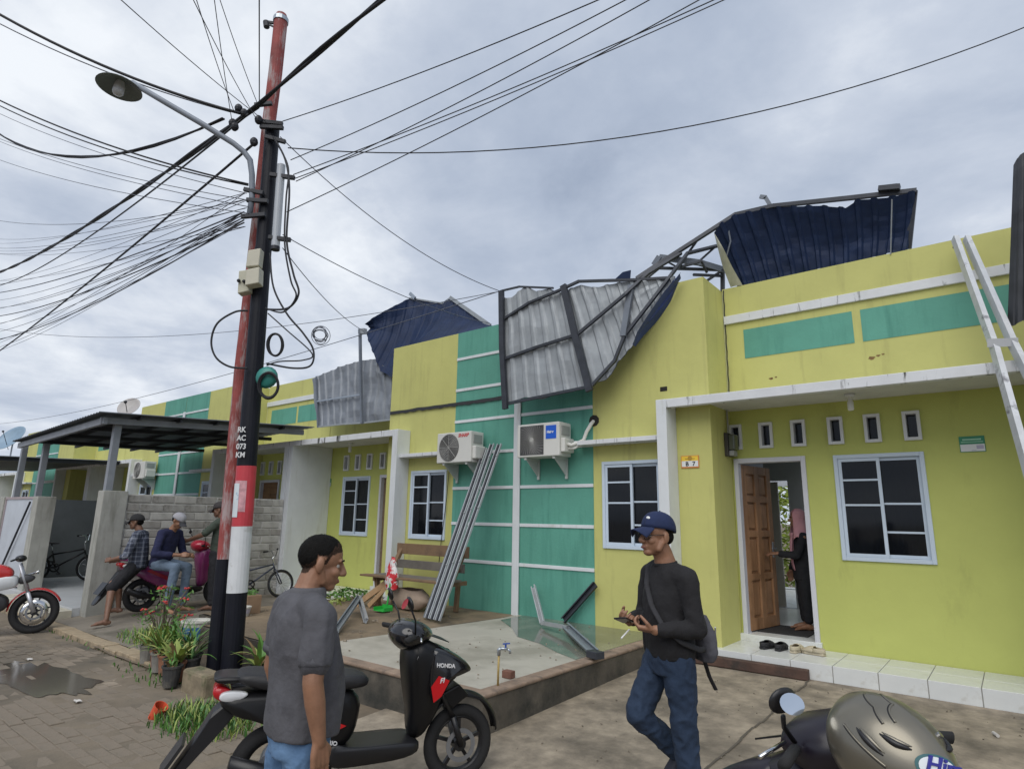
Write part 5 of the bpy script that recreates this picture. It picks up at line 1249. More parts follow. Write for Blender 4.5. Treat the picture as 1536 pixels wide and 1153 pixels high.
def scooter(label, body, accent, panel, mz=0.0, ms=1.0, red=None, sides=(-1, 1)):
    t = thing('motor_scooter', label, 'scooter')
    B = lambda q, nm, m, par=t, sm=True, bev=0.0: q.build(nm, m, par, smooth=sm, world=False, bevel=bev)
    wheel(t, 1.25, 0.255, 0.255, 0.043, 5, black, wide=0.9, name='front_wheel')
    wheel(t, 0.0, 0.26, 0.26, 0.05, 5, black, wide=1.05, name='rear_wheel')
    for s_ in (-1, 1):
        q = MB(); q.tube([(1.25, 0.075 * s_, 0.255), (1.18, 0.075 * s_, 0.45)], 0.022, 10); q.tube([(1.18, 0.075 * s_, 0.45), (1.08, 0.07 * s_, 0.70)], 0.016, 10); B(q, 'fork_leg', alloy if s_ > 0 else black)
    q = MB()                                   # front mudguard
    def fen(u, v):
        a = lerp(R(8), R(158), u); rr_ = 0.305 + 0.02 * math.sin(u * 3.14)
        wv = (v - 0.5) * 2; yy = 0.072 * wv * (1 - 0.35 * abs(2 * u - 1) ** 2)
        return (1.25 + math.cos(a) * (rr_ - 0.03 * wv * wv), yy, 0.28 + math.sin(a) * (rr_ - 0.03 * wv * wv))
    q.grid(fen, 22, 8); B(q, 'front_mudguard', body).modifiers.new('s', 'SOLIDIFY').thickness = 0.006
    q = MB(); q.prism([(1.17, -0.078, 0.50), (1.30, -0.078, 0.58), (1.22, -0.078, 0.66), (1.08, -0.078, 0.60)], (0, 0.156, 0)); B(q, 'mudguard_stay', body, sm=False, bev=0.012)
    q = MB()                                   # leg shield, steering cowl
    shell(q, [(0.86, 0.33), (0.98, 0.34), (1.06, 0.50), (1.16, 0.66), (1.30, 0.75), (1.26, 0.84), (1.12, 0.94), (1.00, 0.98), (0.91, 0.88), (0.87, 0.62)], 0.185, rings=((-1, 0.70), (-0.86, 0.88), (-0.5, 1.0), (0.5, 1.0), (0.86, 0.88), (1, 0.70))); B(q, 'leg_shield', body)
    q = MB(); shell(q, [(1.02, 0.52), (1.14, 0.70), (1.29, 0.735), (1.38, 0.765), (1.26, 0.87), (1.10, 0.93), (1.06, 0.86), (1.00, 0.68)], 0.15, rings=((-1.28, 0.78), (-1.16, 0.92), (-0.6, 1.0), (0.6, 1.0), (1.16, 0.92), (1.28, 0.78))); fc = B(q, 'front_cowl', panel)
    q = MB(); q.grid(lambda u, v: (1.345 - 0.10 * abs(2 * u - 1) ** 2 - 0.09 * v, (u - 0.5) * 0.26, 0.77 + 0.10 * v), 12, 4); B(q, 'headlight', mat('headlight_lens', (0.30, 0.32, 0.34), 0.08, metal=0.3), fc)
    q = MB(); q.bar((1.10, 0.0, 0.985), (1.24, 0, 0.93), 0.20, 0.006, (0.3, 0, 1)); B(q, 'visor', black, sm=False)
    # side decal of the cowl
    dm_ = red or accent
    for s_ in (-1, 1):
        q = MB(); q.prism([(1.015, 0.197 * s_, 0.585), (1.08, 0.199 * s_, 0.62), (1.16, 0.196 * s_, 0.71), (1.09, 0.199 * s_, 0.745), (1.02, 0.197 * s_, 0.68)], (0, 0.004 * s_, 0)); B(q, 'cowl_decal', dm_, fc, sm=False)
    q = MB(); shell(q, [(0.30, 0.25), (0.50, 0.24), (0.90, 0.25), (0.95, 0.34), (0.80, 0.355), (0.45, 0.36), (0.30, 0.42)], 0.17); B(q, 'footboard', black)
    q = MB(); shell(q, [(0.40, 0.34), (0.50, 0.42), (0.53, 0.70), (0.20, 0.72), (-0.30, 0.74), (-0.50, 0.73), (-0.44, 0.63), (-0.12, 0.56), (0.10, 0.44), (0.25, 0.36)], 0.16, rings=((-1, 0.78), (-0.85, 0.93), (-0.5, 1.0), (0.5, 1.0), (0.85, 0.93), (1, 0.78))); rb_ = B(q, 'rear_body', body)
    for s_ in (-1, 1):
        q = MB(); q.prism([(0.34, 0.165 * s_, 0.47), (0.42, 0.165 * s_, 0.50), (0.05, 0.163 * s_, 0.66), (-0.02, 0.162 * s_, 0.645)], (0, 0.004 * s_, 0)); B(q, 'side_stripe', dm_, rb_, sm=False)
    q = MB(); shell(q, [(0.56, 0.70), (0.58, 0.76), (0.45, 0.80), (0.20, 0.785), (0.05, 0.80), (-0.10, 0.84), (-0.36, 0.855), (-0.38, 0.80), (-0.10, 0.735), (0.2, 0.715)], 0.15, rings=((-1, 0.80), (-0.85, 0.95), (-0.4, 1.0), (0.4, 1.0), (0.85, 0.95), (1, 0.80))); B(q, 'seat', seat_m)
    q = MB(); shell(q, [(-0.20, 0.83), (-0.48, 0.845), (-0.56, 0.83), (-0.50, 0.80), (-0.25, 0.80)], 0.125); B(q, 'grab_rail', body)
    q = MB(); shell(q, [(-0.40, 0.77), (-0.53, 0.79), (-0.55, 0.73), (-0.46, 0.69), (-0.36, 0.70)], 0.10); tl_ = B(q, 'tail_lamp', mat('red_lens', (0.45, 0.015, 0.02), 0.12, var=0.1))
    for s_ in (-1, 1):
        q = MB(); shell(q, [(-0.24, 0.745), (-0.46, 0.765), (-0.50, 0.72), (-0.42, 0.70), (-0.30, 0.71)], 0.03, yc=0.115 * s_); B(q, 'indicator', mat('clear_lens', (0.62, 0.63, 0.65), 0.12, var=0.1), tl_)
    q = MB(); shell(q, [(-0.18, 0.70), (-0.34, 0.70), (-0.48, 0.46), (-0.64, 0.22), (-0.67, 0.15), (-0.62, 0.18), (-0.47, 0.36), (-0.30, 0.54)], 0.085, sub=1); o = B(q, 'rear_mudguard', black, sm=False)
    q = MB(); q.obox((-0.575, 0, 0.40), (0.055, 0, 0.085), (0, 0.12, 0), (-0.008, 0, 0.005)); B(q, 'number_plate', mat('plate_black', (0.02, 0.02, 0.022), 0.4), o, sm=False)
    q = MB(); shell(q, [(-0.10, 0.20), (0.16, 0.18), (0.34, 0.24), (0.34, 0.36), (0.1, 0.40), (-0.08, 0.34)], 0.07, yc=0.10); B(q, 'engine', alloy)
    q = MB(); q.tube([(0.35, -0.10, 0.22), (0.10, -0.13, 0.24), (-0.05, -0.14, 0.27), (-0.36, -0.15, 0.36)], [0.02, 0.03, 0.052, 0.048], 12); B(q, 'exhaust', black)
    q = MB(); q.tube([(0.42, 0.12, 0.25), (0.36, 0.25, 0.01)], 0.012, 6); B(q, 'side_stand', black)
    # handlebar
    q = MB(); shell(q, [(0.84, 0.95), (0.90, 0.88), (1.06, 0.92), (1.16, 0.98), (1.10, 1.06), (0.96, 1.09), (0.85, 1.03)], 0.12, rings=((-1.5, 0.45), (-1, 0.8), (-0.5, 1.0), (0.5, 1.0), (1, 0.8), (1.5, 0.45))); hb = B(q, 'handlebar_cover', panel)
    q = MB(); q.tube([(0.97, -0.21, 0.995), (0.88, -0.34, 1.0)], 0.018, 10); B(q, 'grip', rubber, hb)
    q = MB(); q.tube([(0.97, 0.21, 0.995), (0.88, 0.34, 1.0)], 0.018, 10); B(q, 'grip', rubber, hb)
    for s_ in (-1, 1):
        q = MB(); q.tube([(1.02, 0.20 * s_, 1.0), (0.98, 0.33 * s_, 0.985)], 0.007, 6); B(q, 'brake_lever', chrome, hb)
        if s_ in sides:
            q = MB(); q.tube([(0.98, 0.20 * s_, 1.01), (0.99, 0.24 * s_, 1.10 + mz * 0.6), (0.97, 0.27 * s_, 1.17 + mz)], 0.007, 6); st = B(q, 'mirror_stem', black)
            q = MB(); q.ball((0.965, 0.285 * s_, 1.215 + mz), 0.018 * ms, 0.062 * ms, 0.045 * ms, 16, 10); ms_ = B(q, 'mirror', black)
            q = MB(); q.lathe([(0.0, 0.0), (0.04 * ms, 0.0)], (0.928, 0.285 * s_, 1.215 + mz), (-1, 0, 0.80), 20); g_ = B(q, 'mirror_glass', mirror_m, ms_); 
            for v_ in g_.data.vertices: v_.co.y = 0.285 * s_ + (v_.co.y - 0.285 * s_) * 1.35
    for o in t.children:                       # raked steering head
        if o.name.split('.')[0] in ('leg_shield', 'front_cowl', 'visor', 'handlebar_cover', 'mirror_stem', 'mirror', 'fork_leg'):
            for c_ in [o] + list(o.children):
                for v_ in c_.data.vertices:
                    if o.name.startswith('leg_shield'): v_.co.y *= 0.52 + 0.48 * min(1, max(0, (v_.co.z - 0.40) / 0.36))
                    if v_.co.z > 0.5: v_.co.x -= (v_.co.z - 0.5) * 0.27; v_.co.z += (v_.co.z - 0.5) * 0.05
    for o in t.children:                       # short rear overhang
        if 'wheel' in o.name or 'mudguard' in o.name: continue
        for c_ in [o] + list(o.children):
            for v_ in c_.data.vertices:
                if v_.co.x < 0: v_.co.x *= 0.72
    return t
blackpaint = mat('black_gloss_paint', (0.008, 0.008, 0.010), 0.18, var=0.1, coat=0.5)
blacksatin = mat('black_satin_plastic', (0.009, 0.009, 0.010), 0.34, var=0.1, spec=0.3)
redac = mat('red_decal', (0.55, 0.01, 0.015), 0.25, var=0.05)
sc1 = scooter('black scooter with red decals parked at the terrace corner', blacksatin, redac, blackpaint)
wl = mat('white_lettering', (0.75, 0.75, 0.76), 0.4)
text('HONDA', 0.036, (1.005, -0.1975, 0.815), (1, 0, -0.12), (0.1, 0, 1), wl, sc1, bold=0.001, ext=0.003)
text('FI', 0.045, (1.030, -0.2035, 0.71), (1, 0, 0.1), (0.25, 0, 1), wl, sc1, bold=0.001, ext=0.003)
text('VARIO', 0.034, (0.27, -0.170, 0.415), (1, 0, -0.25), (0.2, 0, 1), wl, sc1, bold=0.001, ext=0.002)
text('0', 0.055, (0.870, -0.172, 0.85), (1, 0, 0.0), (0.1, 0, 1), wl, sc1, bold=0.002, ext=0.006)
A_ = R(63)
Fp = Vector((-3.161, 3.400, -0.150))
put(sc1, (Fp.x - 1.19 * math.cos(A_), Fp.y - 1.19 * math.sin(A_), -0.15), A_, 0.955)
purple = mat('purple_gloss_paint', (0.24, 0.04, 0.15), 0.25, var=0.1, coat=0.4)
redp = mat('crimson_gloss_paint', (0.40, 0.02, 0.045), 0.25, var=0.1, coat=0.4)
sc2 = scooter('purple and crimson scooter with two men sitting on it by the block wall', purple, redp, redp)
put(sc2, (-11.18, 4.42, 0.02), R(88))
goldp = mat('dark_plum_plastic', (0.014, 0.011, 0.019), 0.35, var=0.1)
sc3 = scooter('dark scooter with a gold helmet hung over its handlebar', goldp, goldp, goldp, mz=-0.075, ms=0.80, sides=(1,))

def motorcycle():
    t = thing('motorcycle', 'red and white motorcycle with bare front end beside the white gate', 'motorcycle')
    B = lambda q, nm, m, par=t, sm=True, bev=0.0: q.build(nm, m, par, smooth=sm, world=False, bevel=bev)
    rp_ = mat('red_gloss_paint', (0.50, 0.03, 0.03), 0.25, var=0.1, coat=0.4)
    wp_ = mat('white_gloss_paint', (0.60, 0.62, 0.64), 0.3, var=0.1)
    wheel(t, 1.28, 0.30, 0.30, 0.05, 6, mat('dark_rim', (0.05, 0.05, 0.055), 0.4, metal=0.5), name='front_wheel'); wheel(t, 0.0, 0.30, 0.30, 0.055, 6, MATS['dark_rim'], name='rear_wheel')
    q = MB(); q.lathe([(0.12, -0.002), (0.17, -0.002), (0.17, 0.002), (0.12, 0.002), (0.12, -0.002)], (1.28, -0.065, 0.30), (0, 1, 0), 32); B(q, 'brake_disc', chrome)
    for s_ in (-1, 1):
        q = MB(); q.tube([(1.28, 0.085 * s_, 0.30), (1.17, 0.085 * s_, 0.58)], 0.028, 12); q.tube([(1.17, 0.085 * s_, 0.58), (1.02, 0.085 * s_, 0.98)], 0.020, 12); B(q, 'fork_leg', mat('silver_paint', (0.50, 0.51, 0.55), 0.35, metal=0.5))
    q = MB(); q.grid(lambda u, v: (1.28 + math.cos(lerp(R(25), R(175), u)) * (0.335 - 0.02 * (2 * v - 1) ** 2), (v - 0.5) * 0.14, 0.30 + math.sin(lerp(R(25), R(175), u)) * (0.335 - 0.02 * (2 * v - 1) ** 2)), 24, 6); B(q, 'front_mudguard', rp_).modifiers.new('s', 'SOLIDIFY').thickness = 0.006
    q = MB(); shell(q, [(0.95, 0.74), (0.98, 0.90), (0.75, 1.0), (0.45, 0.92), (0.40, 0.80), (0.65, 0.76)], 0.13); B(q, 'fuel_tank', rp_)
    q = MB(); shell(q, [(1.06, 0.66), (1.02, 0.84), (0.70, 0.78), (0.45, 0.62), (0.62, 0.54), (0.85, 0.62)], 0.15); B(q, 'side_fairing', wp_)
    q = MB(); shell(q, [(0.95, 0.32), (0.98, 0.50), (0.80, 0.60), (0.45, 0.58), (0.35, 0.40), (0.5, 0.26)], 0.13); B(q, 'engine', mat('dark_engine', (0.06, 0.06, 0.065), 0.5, metal=0.5))
    q = MB(); shell(q, [(0.50, 0.80), (0.15, 0.80), (-0.25, 0.90), (-0.45, 0.90), (-0.40, 0.82), (0.1, 0.70), (0.45, 0.74)], 0.12); B(q, 'seat', seat_m)
    q = MB(); shell(q, [(0.40, 0.62), (0.1, 0.70), (-0.45, 0.86), (-0.50, 0.80), (-0.1, 0.60), (0.3, 0.5)], 0.11); B(q, 'tail_panel', rp_)
    q = MB(); shell(q, [(1.03, 0.68), (1.20, 0.72), (1.24, 0.80), (1.05, 0.84)], 0.10); B(q, 'headlight_frame', MATS['dark_engine'])
    q = MB(); q.tube([(1.10, 0.12, 0.80), (1.22, 0.10, 0.84), (1.25, 0.02, 0.83), (1.20, -0.10, 0.84), (1.27, -0.13, 0.88)], 0.012, 8); B(q, 'bracket', chrome)
    q = MB(); q.tube([(0.94, 0.36, 1.04), (1.0, 0.2, 1.06), (1.0, 0.08, 1.02), (1.0, -0.08, 1.02), (1.0, -0.2, 1.06), (0.94, -0.36, 1.04)], 0.014, 10); B(q, 'handlebar', black)
    q = MB(); q.ball((1.02, 0, 1.05), 0.07, 0.11, 0.05); B(q, 'instrument', black)
    q = MB(); q.tube([(0.9, -0.10, 0.28), (0.3, -0.14, 0.24), (-0.1, -0.16, 0.32), (-0.4, -0.17, 0.42)], [0.022, 0.03, 0.05, 0.05], 12); B(q, 'exhaust', chrome)
    q = MB(); q.tube([(0.4, 0.1, 0.3), (0.33, 0.28, 0.0)], 0.014, 6); B(q, 'side_stand', black)
    q = MB(); shell(q, [(-0.02, 0.26), (0.45, 0.26), (0.45, 0.33), (-0.02, 0.34)], 0.02, yc=0.1); B(q, 'swing_arm', black)
    return t
mc = motorcycle()
put(mc, (-11.30 - 1.28 * 0.31, 3.06 - 1.28 * 0.95, -0.15), R(72))

def bicycle(label, col):
    t = thing('bicycle', label, 'bicycle')
    fr = mat('bicycle_' + col[0], col[1], 0.35, var=0.1)
    B = lambda q, nm, m, par=t: q.build(nm, m, par, smooth=True, world=False)
    for x, nm in ((0.0, 'rear_wheel'), (0.92, 'front_wheel')):
        q = MB(); torus(q, (x, 0, 0.25), 0.23, 0.024, n=36, m=8); w_ = B(q, nm, rubber)
        q = MB(); torus(q, (x, 0, 0.25), 0.205, 0.008, n=36, m=6)
        for k in range(14):
            a = 2 * math.pi * k / 14; q.tube([(x, 0.02 * (-1) ** k, 0.25), (x + 0.205 * math.cos(a), 0, 0.25 + 0.205 * math.sin(a))], 0.0018, 4)
        q.tube([(x, -0.04, 0.25), (x, 0.04, 0.25)], 0.014, 8); B(q, 'rim', chrome, w_)
    q = MB()
    for a, b in (((0.33, 0, 0.26), (0.24, 0, 0.56)), ((0.26, 0, 0.50), (0.76, 0, 0.60)), ((0.33, 0, 0.26), (0.78, 0, 0.55)), ((0.76, 0, 0.62), (0.80, 0, 0.50)), ((0.0, 0.05, 0.25), (0.33, 0.02, 0.26)), ((0.0, -0.05, 0.25), (0.33, -0.02, 0.26)), ((0.0, 0.05, 0.25), (0.26, 0.02, 0.50)), ((0.0, -0.05, 0.25), (0.26, -0.02, 0.50))):
        q.tube([a, b], 0.016, 8)
    B(q, 'frame', fr)
    q = MB(); q.tube([(0.92, 0.05, 0.25), (0.80, 0.05, 0.50)], 0.012, 8); q.tube([(0.92, -0.05, 0.25), (0.80, -0.05, 0.50)], 0.012, 8); q.tube([(0.80, -0.05, 0.50), (0.80, 0.05, 0.50)], 0.012, 8); B(q, 'fork', fr)
    q = MB(); q.tube([(0.78, 0, 0.58), (0.75, 0, 0.72), (0.79, 0, 0.76)], 0.013, 8); q.tube([(0.72, -0.30, 0.86), (0.78, -0.14, 0.86), (0.79, -0.05, 0.76), (0.79, 0.05, 0.76), (0.78, 0.14, 0.86), (0.72, 0.30, 0.86)], 0.011, 8); B(q, 'handlebar', chrome)
    for s_ in (-1, 1):
        q = MB(); q.tube([(0.74, 0.22 * s_, 0.86), (0.70, 0.32 * s_, 0.86)], 0.017, 8); B(q, 'grip', rubber)
    q = MB(); q.tube([(0.24, 0, 0.55), (0.21, 0, 0.70)], 0.012, 8); B(q, 'seat_post', chrome)
    q = MB(); shell(q, [(0.07, 0.70), (0.10, 0.74), (0.34, 0.72), (0.34, 0.69)], 0.06, rings=((-1, 0.7), (-0.5, 1), (0.5, 1), (1, 0.7))); B(q, 'saddle', seat_m)
    q = MB(); q.lathe([(0.06, -0.004), (0.085, -0.004), (0.085, 0.004), (0.06, 0.004), (0.06, -0.004)], (0.33, -0.05, 0.26), (0, 1, 0), 20); q.bar((0.33, -0.06, 0.26), (0.42, -0.06, 0.16), 0.014, 0.02); q.bar((0.33, 0.06, 0.26), (0.24, 0.06, 0.36), 0.014, 0.02); q.obox((0.43, -0.10, 0.155), (0.035, 0, 0), (0, 0.04, 0), (0, 0, 0.01)); q.obox((0.23, 0.10, 0.365), (0.035, 0, 0), (0, 0.04, 0), (0, 0, 0.01)); B(q, 'crank', black)
    return t
bk = bicycle('small dark bicycle leaning on the grey block wall', ('blue_grey', (0.05, 0.06, 0.09)))
put(bk, (-11.35, 6.02, 0.03), R(82), 1.02); bk.rotation_euler = (R(-8), 0, R(82))
bk2 = bicycle('black bicycle standing in the shade inside the carport', ('black', (0.012, 0.012, 0.014)))
put(bk2, (-16.9, 4.45, 0.06), R(58), 1.15)
# ---- near scooter with the gold helmet: its handlebar reaches into view
gp_ = Vector((-0.600, 2.019, 0.920))
S3 = (gp_.z + 0.15) / 1.025
h3_ = R(150)                                   # faces the houses
c3, s3 = math.cos(h3_), math.sin(h3_)
lx, ly = (0.88 - 0.135) * S3, 0.34 * S3
put(sc3, (gp_.x - (lx * c3 - ly * s3), gp_.y - (lx * s3 + ly * c3), -0.15), h3_, S3)

# ------------------------------------------------------------------ people
class Blob:
    """closed overlapping volumes fused into one continuous skin"""
    def __init__(s): s.mb = MB()
    def ell(s, c, r, rot=None):
        s.mb.ball(c, r[0], r[1], r[2], 18, 12, rot=rot); return s
    def limb(s, pts, rads, flat=1.0):
        """tapered limb with round joints"""
        P = [Vector(p) for p in pts]
        for i in range(len(P) - 1):
            n = max(2, int((P[i + 1] - P[i]).length / 0.03))
            s.mb.tube([P[i].lerp(P[i + 1], k / n) for k in range(n + 1)], [lerp(rads[i], rads[i + 1], k / n) for k in range(n + 1)], 14)
        for p, r_ in zip(P, rads): s.mb.ball(p, r_ * 0.995, n=14, m=10)
        return s
    def loft(s, rings):
        """rings: (centre, half depth along forward, half width, forward vector, left vector)"""
        n = 24; base = len(s.mb.v)
        for c, a, b, f, l in rings:
            c = Vector(c); f = Vector(f).normalized(); l = Vector(l).normalized()
            for k in range(n):
                t_ = 2 * math.pi * k / n
                ct, st = math.cos(t_), math.sin(t_)
                ct = math.copysign(abs(ct) ** 0.85, ct); st = math.copysign(abs(st) ** 0.85, st)
                s.mb.v.append(c + f * a * ct + l * b * st)
        for j in range(len(rings) - 1):
            for k in range(n):
                k2 = (k + 1) % n
                s.mb.f.append((base + j * n + k, base + j * n + k2, base + (j + 1) * n + k2, base + (j + 1) * n + k)); s.mb.m.append(0)
        s.mb.f.append(tuple(base + k for k in range(n))[::-1]); s.mb.m.append(0)
        e = base + (len(rings) - 1) * n
        s.mb.f.append(tuple(e + k for k in range(n))); s.mb.m.append(0)
        return s
    def build(s, name, m, parent, vox=0.008, smooth=6, wrinkle=0.0, wscale=9.0, wdir=(1, 1, 1), seed=0.0):
        o = s.mb.build(name, m, None, world=False)
        rm = o.modifiers.new('r', 'REMESH'); rm.mode = 'VOXEL'; rm.voxel_size = vox; rm.use_smooth_shade = True
        if smooth:
            sm = o.modifiers.new('s', 'SMOOTH'); sm.factor = 0.5; sm.iterations = smooth
        dg = bpy.context.evaluated_depsgraph_get(); dg.update()
        me = bpy.data.meshes.new_from_object(o.evaluated_get(dg))
        COL.objects.unlink(o); bpy.data.objects.remove(o)
        if wrinkle:
            wd = Vector(wdir); ns = [v.normal.copy() for v in me.vertices]
            for v, nn in zip(me.vertices, ns):
                p = Vector((v.co.x * wd.x, v.co.y * wd.y, v.co.z * wd.z)) * wscale + Vector((seed, seed * 2, 0))
                k = noise.noise(p) + 0.5 * noise.noise(p * 2.3)
                v.co += nn * (-abs(k) * 1.6 + 0.45) * wrinkle
        me.materials.clear(); me.materials.append(m)
        me.polygons.foreach_set('use_smooth', [True] * len(me.polygons)); me.update()
        o = bpy.data.objects.new(name, me); COL.objects.link(o); o.parent = parent
        return o
def frame(fwd, up=(0, 0, 1)):
    f = Vector(fwd).normalized(); l = Vector(up).cross(f).normalized(); u = f.cross(l)
    return Matrix(((f.x, l.x, u.x), (f.y, l.y, u.y), (f.z, l.z, u.z)))
skin1 = mat('brown_skin', (0.27, 0.138, 0.082), 0.5, var=0.2, scale=14, bump=0.08, bscale=120)
skin2 = mat('dark_brown_skin', (0.18, 0.092, 0.058), 0.5, var=0.2, scale=14)
hairm = mat('black_hair', (0.007, 0.0065, 0.006), 0.7, var=0.3, scale=60, bump=0.5, bscale=260, spec=0.12)
eyew = mat('eye_white', (0.36, 0.33, 0.30), 0.35); eyed = mat('eye_dark', (0.015, 0.01, 0.008), 0.2)
lipm = mat('lip', (0.22, 0.075, 0.06), 0.5)
def head_into(b, c, M, s=1.0):
    """adds skull, jaw, nose, brow, cheeks, lips and ears to the body volume"""
    P = lambda x, y, z: Vector(c) + M @ Vector((x, y, z)) * s
    b.ell(P(-0.012, 0, 0.032), (0.098 * s, 0.077 * s, 0.086 * s), M)
    b.ell(P(0.028, 0, -0.035), (0.062 * s, 0.058 * s, 0.078 * s), M)
    b.ell(P(0.058, 0, -0.092), (0.030 * s, 0.032 * s, 0.024 * s), M)
    b.limb([P(0.086, 0, 0.012), P(0.108, 0, -0.026)], [0.011 * s, 0.016 * s])
    b.ell(P(0.098, 0.013, -0.032), (0.012 * s, 0.011 * s, 0.010 * s), M); b.ell(P(0.098, -0.013, -0.032), (0.012 * s, 0.011 * s, 0.010 * s), M)
    b.ell(P(0.074, 0, 0.024), (0.018 * s, 0.052 * s, 0.012 * s), M)
    b.ell(P(0.060, 0.036, -0.028), (0.026 * s, 0.022 * s, 0.022 * s), M); b.ell(P(0.060, -0.036, -0.028), (0.026 * s, 0.022 * s, 0.022 * s), M)
    b.ell(P(0.086, 0, -0.060), (0.013 * s, 0.026 * s, 0.007 * s), M); b.ell(P(0.084, 0, -0.071), (0.013 * s, 0.022 * s, 0.007 * s), M)
    b.limb([P(0.02, 0.050, -0.075), P(-0.01, 0.062, -0.02)], [0.018 * s, 0.018 * s]); b.limb([P(0.02, -0.050, -0.075), P(-0.01, -0.062, -0.02)], [0.018 * s, 0.018 * s])
    for q in (-1, 1):
        b.ell(P(-0.014, 0.081 * q, -0.008), (0.019 * s, 0.009 * s, 0.033 * s), M); b.ell(P(-0.010, 0.077 * q, -0.032), (0.010 * s, 0.009 * s, 0.014 * s), M)
def face_parts(t, c, M, s=1.0, brow=True, body=None):
    P = lambda x, y, z: Vector(c) + M @ Vector((x, y, z)) * s
    body = body or [o for o in t.children if o.name.split('.')[0] == 'body'][0]
    Mi = M.transposed(); ex_ = {-1: 0.0, 1: 0.0}; bx_2 = {-1: 0.0, 1: 0.0}; mx_ = 0.0
    for v in body.data.vertices:
        d_ = v.co - Vector(c)
        if d_.length < 0.14:
            p_ = Mi @ d_ / s
            for q in (-1, 1):
                if abs(p_.y - 0.031 * q) < 0.006 and abs(p_.z - 0.0) < 0.006: ex_[q] = max(ex_[q], p_.x)
                if abs(p_.y - 0.031 * q) < 0.008 and abs(p_.z - 0.027) < 0.007: bx_2[q] = max(bx_2[q], p_.x)
            if abs(p_.y) < 0.006 and abs(p_.z + 0.0655) < 0.006: mx_ = max(mx_, p_.x)
    for q in (-1, 1):
        m_ = MB(); m_.ball(P(ex_[q] - 0.0085, 0.031 * q, 0.000), 0.0108 * s, n=12, m=8); e = m_.build('eye', eyew, t, smooth=True, world=False)
        m_ = MB(); m_.ball(P(ex_[q] - 0.0020, 0.031 * q, 0.000), 0.0052 * s, n=10, m=6); m_.build('pupil', eyed, e, smooth=True, world=False)
        if brow:
            m_ = MB(); m_.tube([P(bx_2[q] + 0.004, 0.014 * q, 0.026), P(bx_2[q] + 0.001, 0.034 * q, 0.030), P(bx_2[q] - 0.011, 0.050 * q, 0.024)], [0.003, 0.004, 0.002], 6); m_.build('eyebrow', hairm, t, smooth=True, world=False)
    m_ = MB(); m_.ball(P(mx_ - 0.003, 0, -0.0655), 0.005 * s, 0.023 * s, 0.0065 * s, 12, 8, rot=M); m_.build('lips', lipm, t, smooth=True, world=False)
def hair_short(t, body, c, M, s=1.0):
    """cropped hair grown from the scalp itself, fading out at the hairline"""
    Mi = M.transposed(); me0 = body.data
    knots = ((-0.2, -0.060), (-0.085, -0.060), (-0.055, -0.052), (-0.030, -0.008), (0.004, -0.004), (0.016, 0.004), (0.028, 0.040), (0.050, 0.056), (0.072, 0.068), (0.09, 0.076), (0.2, 0.09))
    def thr(x):
        for (x0, z0), (x1, z1) in zip(knots[:-1], knots[1:]):
            if x <= x1: return lerp(z0, z1, (x - x0) / (x1 - x0))
        return 0.09
    keep = {}; vs = []; fs = []; low = []
    loc = {}
    for v in me0.vertices:
        if abs(v.co.z - c.z) < 0.16 * s:
            p_ = Mi @ (v.co - c) / s
            if abs(p_.y) < (0.083 if p_.z > 0.032 or p_.x < -0.04 else 0.0745): loc[v.index] = p_
    for pg in me0.polygons:
        ok = True
        for i in pg.vertices:
            p_ = loc.get(i)
            if p_ is None or p_.z < thr(p_.x) - 0.004 + 0.006 * noise.noise(p_ * 90): ok = False; break
        if not ok: continue
        f = []
        for i in pg.vertices:
            if i not in keep:
                p_ = loc[i]; h_ = min(0.0065, max(0.0006, (p_.z - thr(p_.x)) * 0.12)) * (1 + 0.35 * noise.noise(p_ * 160))
                keep[i] = len(vs); vs.append(me0.vertices[i].co + me0.vertices[i].normal * h_ * s)
            f.append(keep[i])
        fs.append(f); low.append(1 if sum(loc[i].z - thr(loc[i].x) for i in pg.vertices) / len(pg.vertices) < 0.040 + 0.014 * noise.noise(loc[pg.vertices[0]] * 60) else 0)
    q = MB(); q.v = vs; q.f = [tuple(f) for f in fs]; q.m = low
    r_ = random.Random(5); nf = len(fs); mv = list(keep.keys())
    for k in range(5200):                      # short strands that break the outline
        i = r_.choice(mv); p_ = loc[i]; nn = me0.vertices[i].normal
        if p_.z < thr(p_.x) + 0.018: continue
        o_ = me0.vertices[i].co + nn * 0.001; L = r_.uniform(0.006, 0.012) if p_.z > thr(p_.x) + 0.02 else r_.uniform(0.003, 0.006)
        d_ = (nn * 0.55 + M @ Vector((-0.35, 0, -0.45 if p_.z < 0.08 else 0.0)) + Vector((r_.uniform(-.35, .35), r_.uniform(-.35, .35), r_.uniform(-.35, .35)))).normalized()
        sd = d_.cross(nn + Vector((0.01, 0.02, 0))).normalized() * 0.0009
        q.add([o_ - sd, o_ + sd, o_ + d_ * L], [(0, 1, 2)])
    return q.build('hair', [hairm, mat('cropped_hair', (0.05, 0.032, 0.024), 0.8, var=0.4, scale=150, spec=0.1)], t, smooth=True, world=False, fix=False)
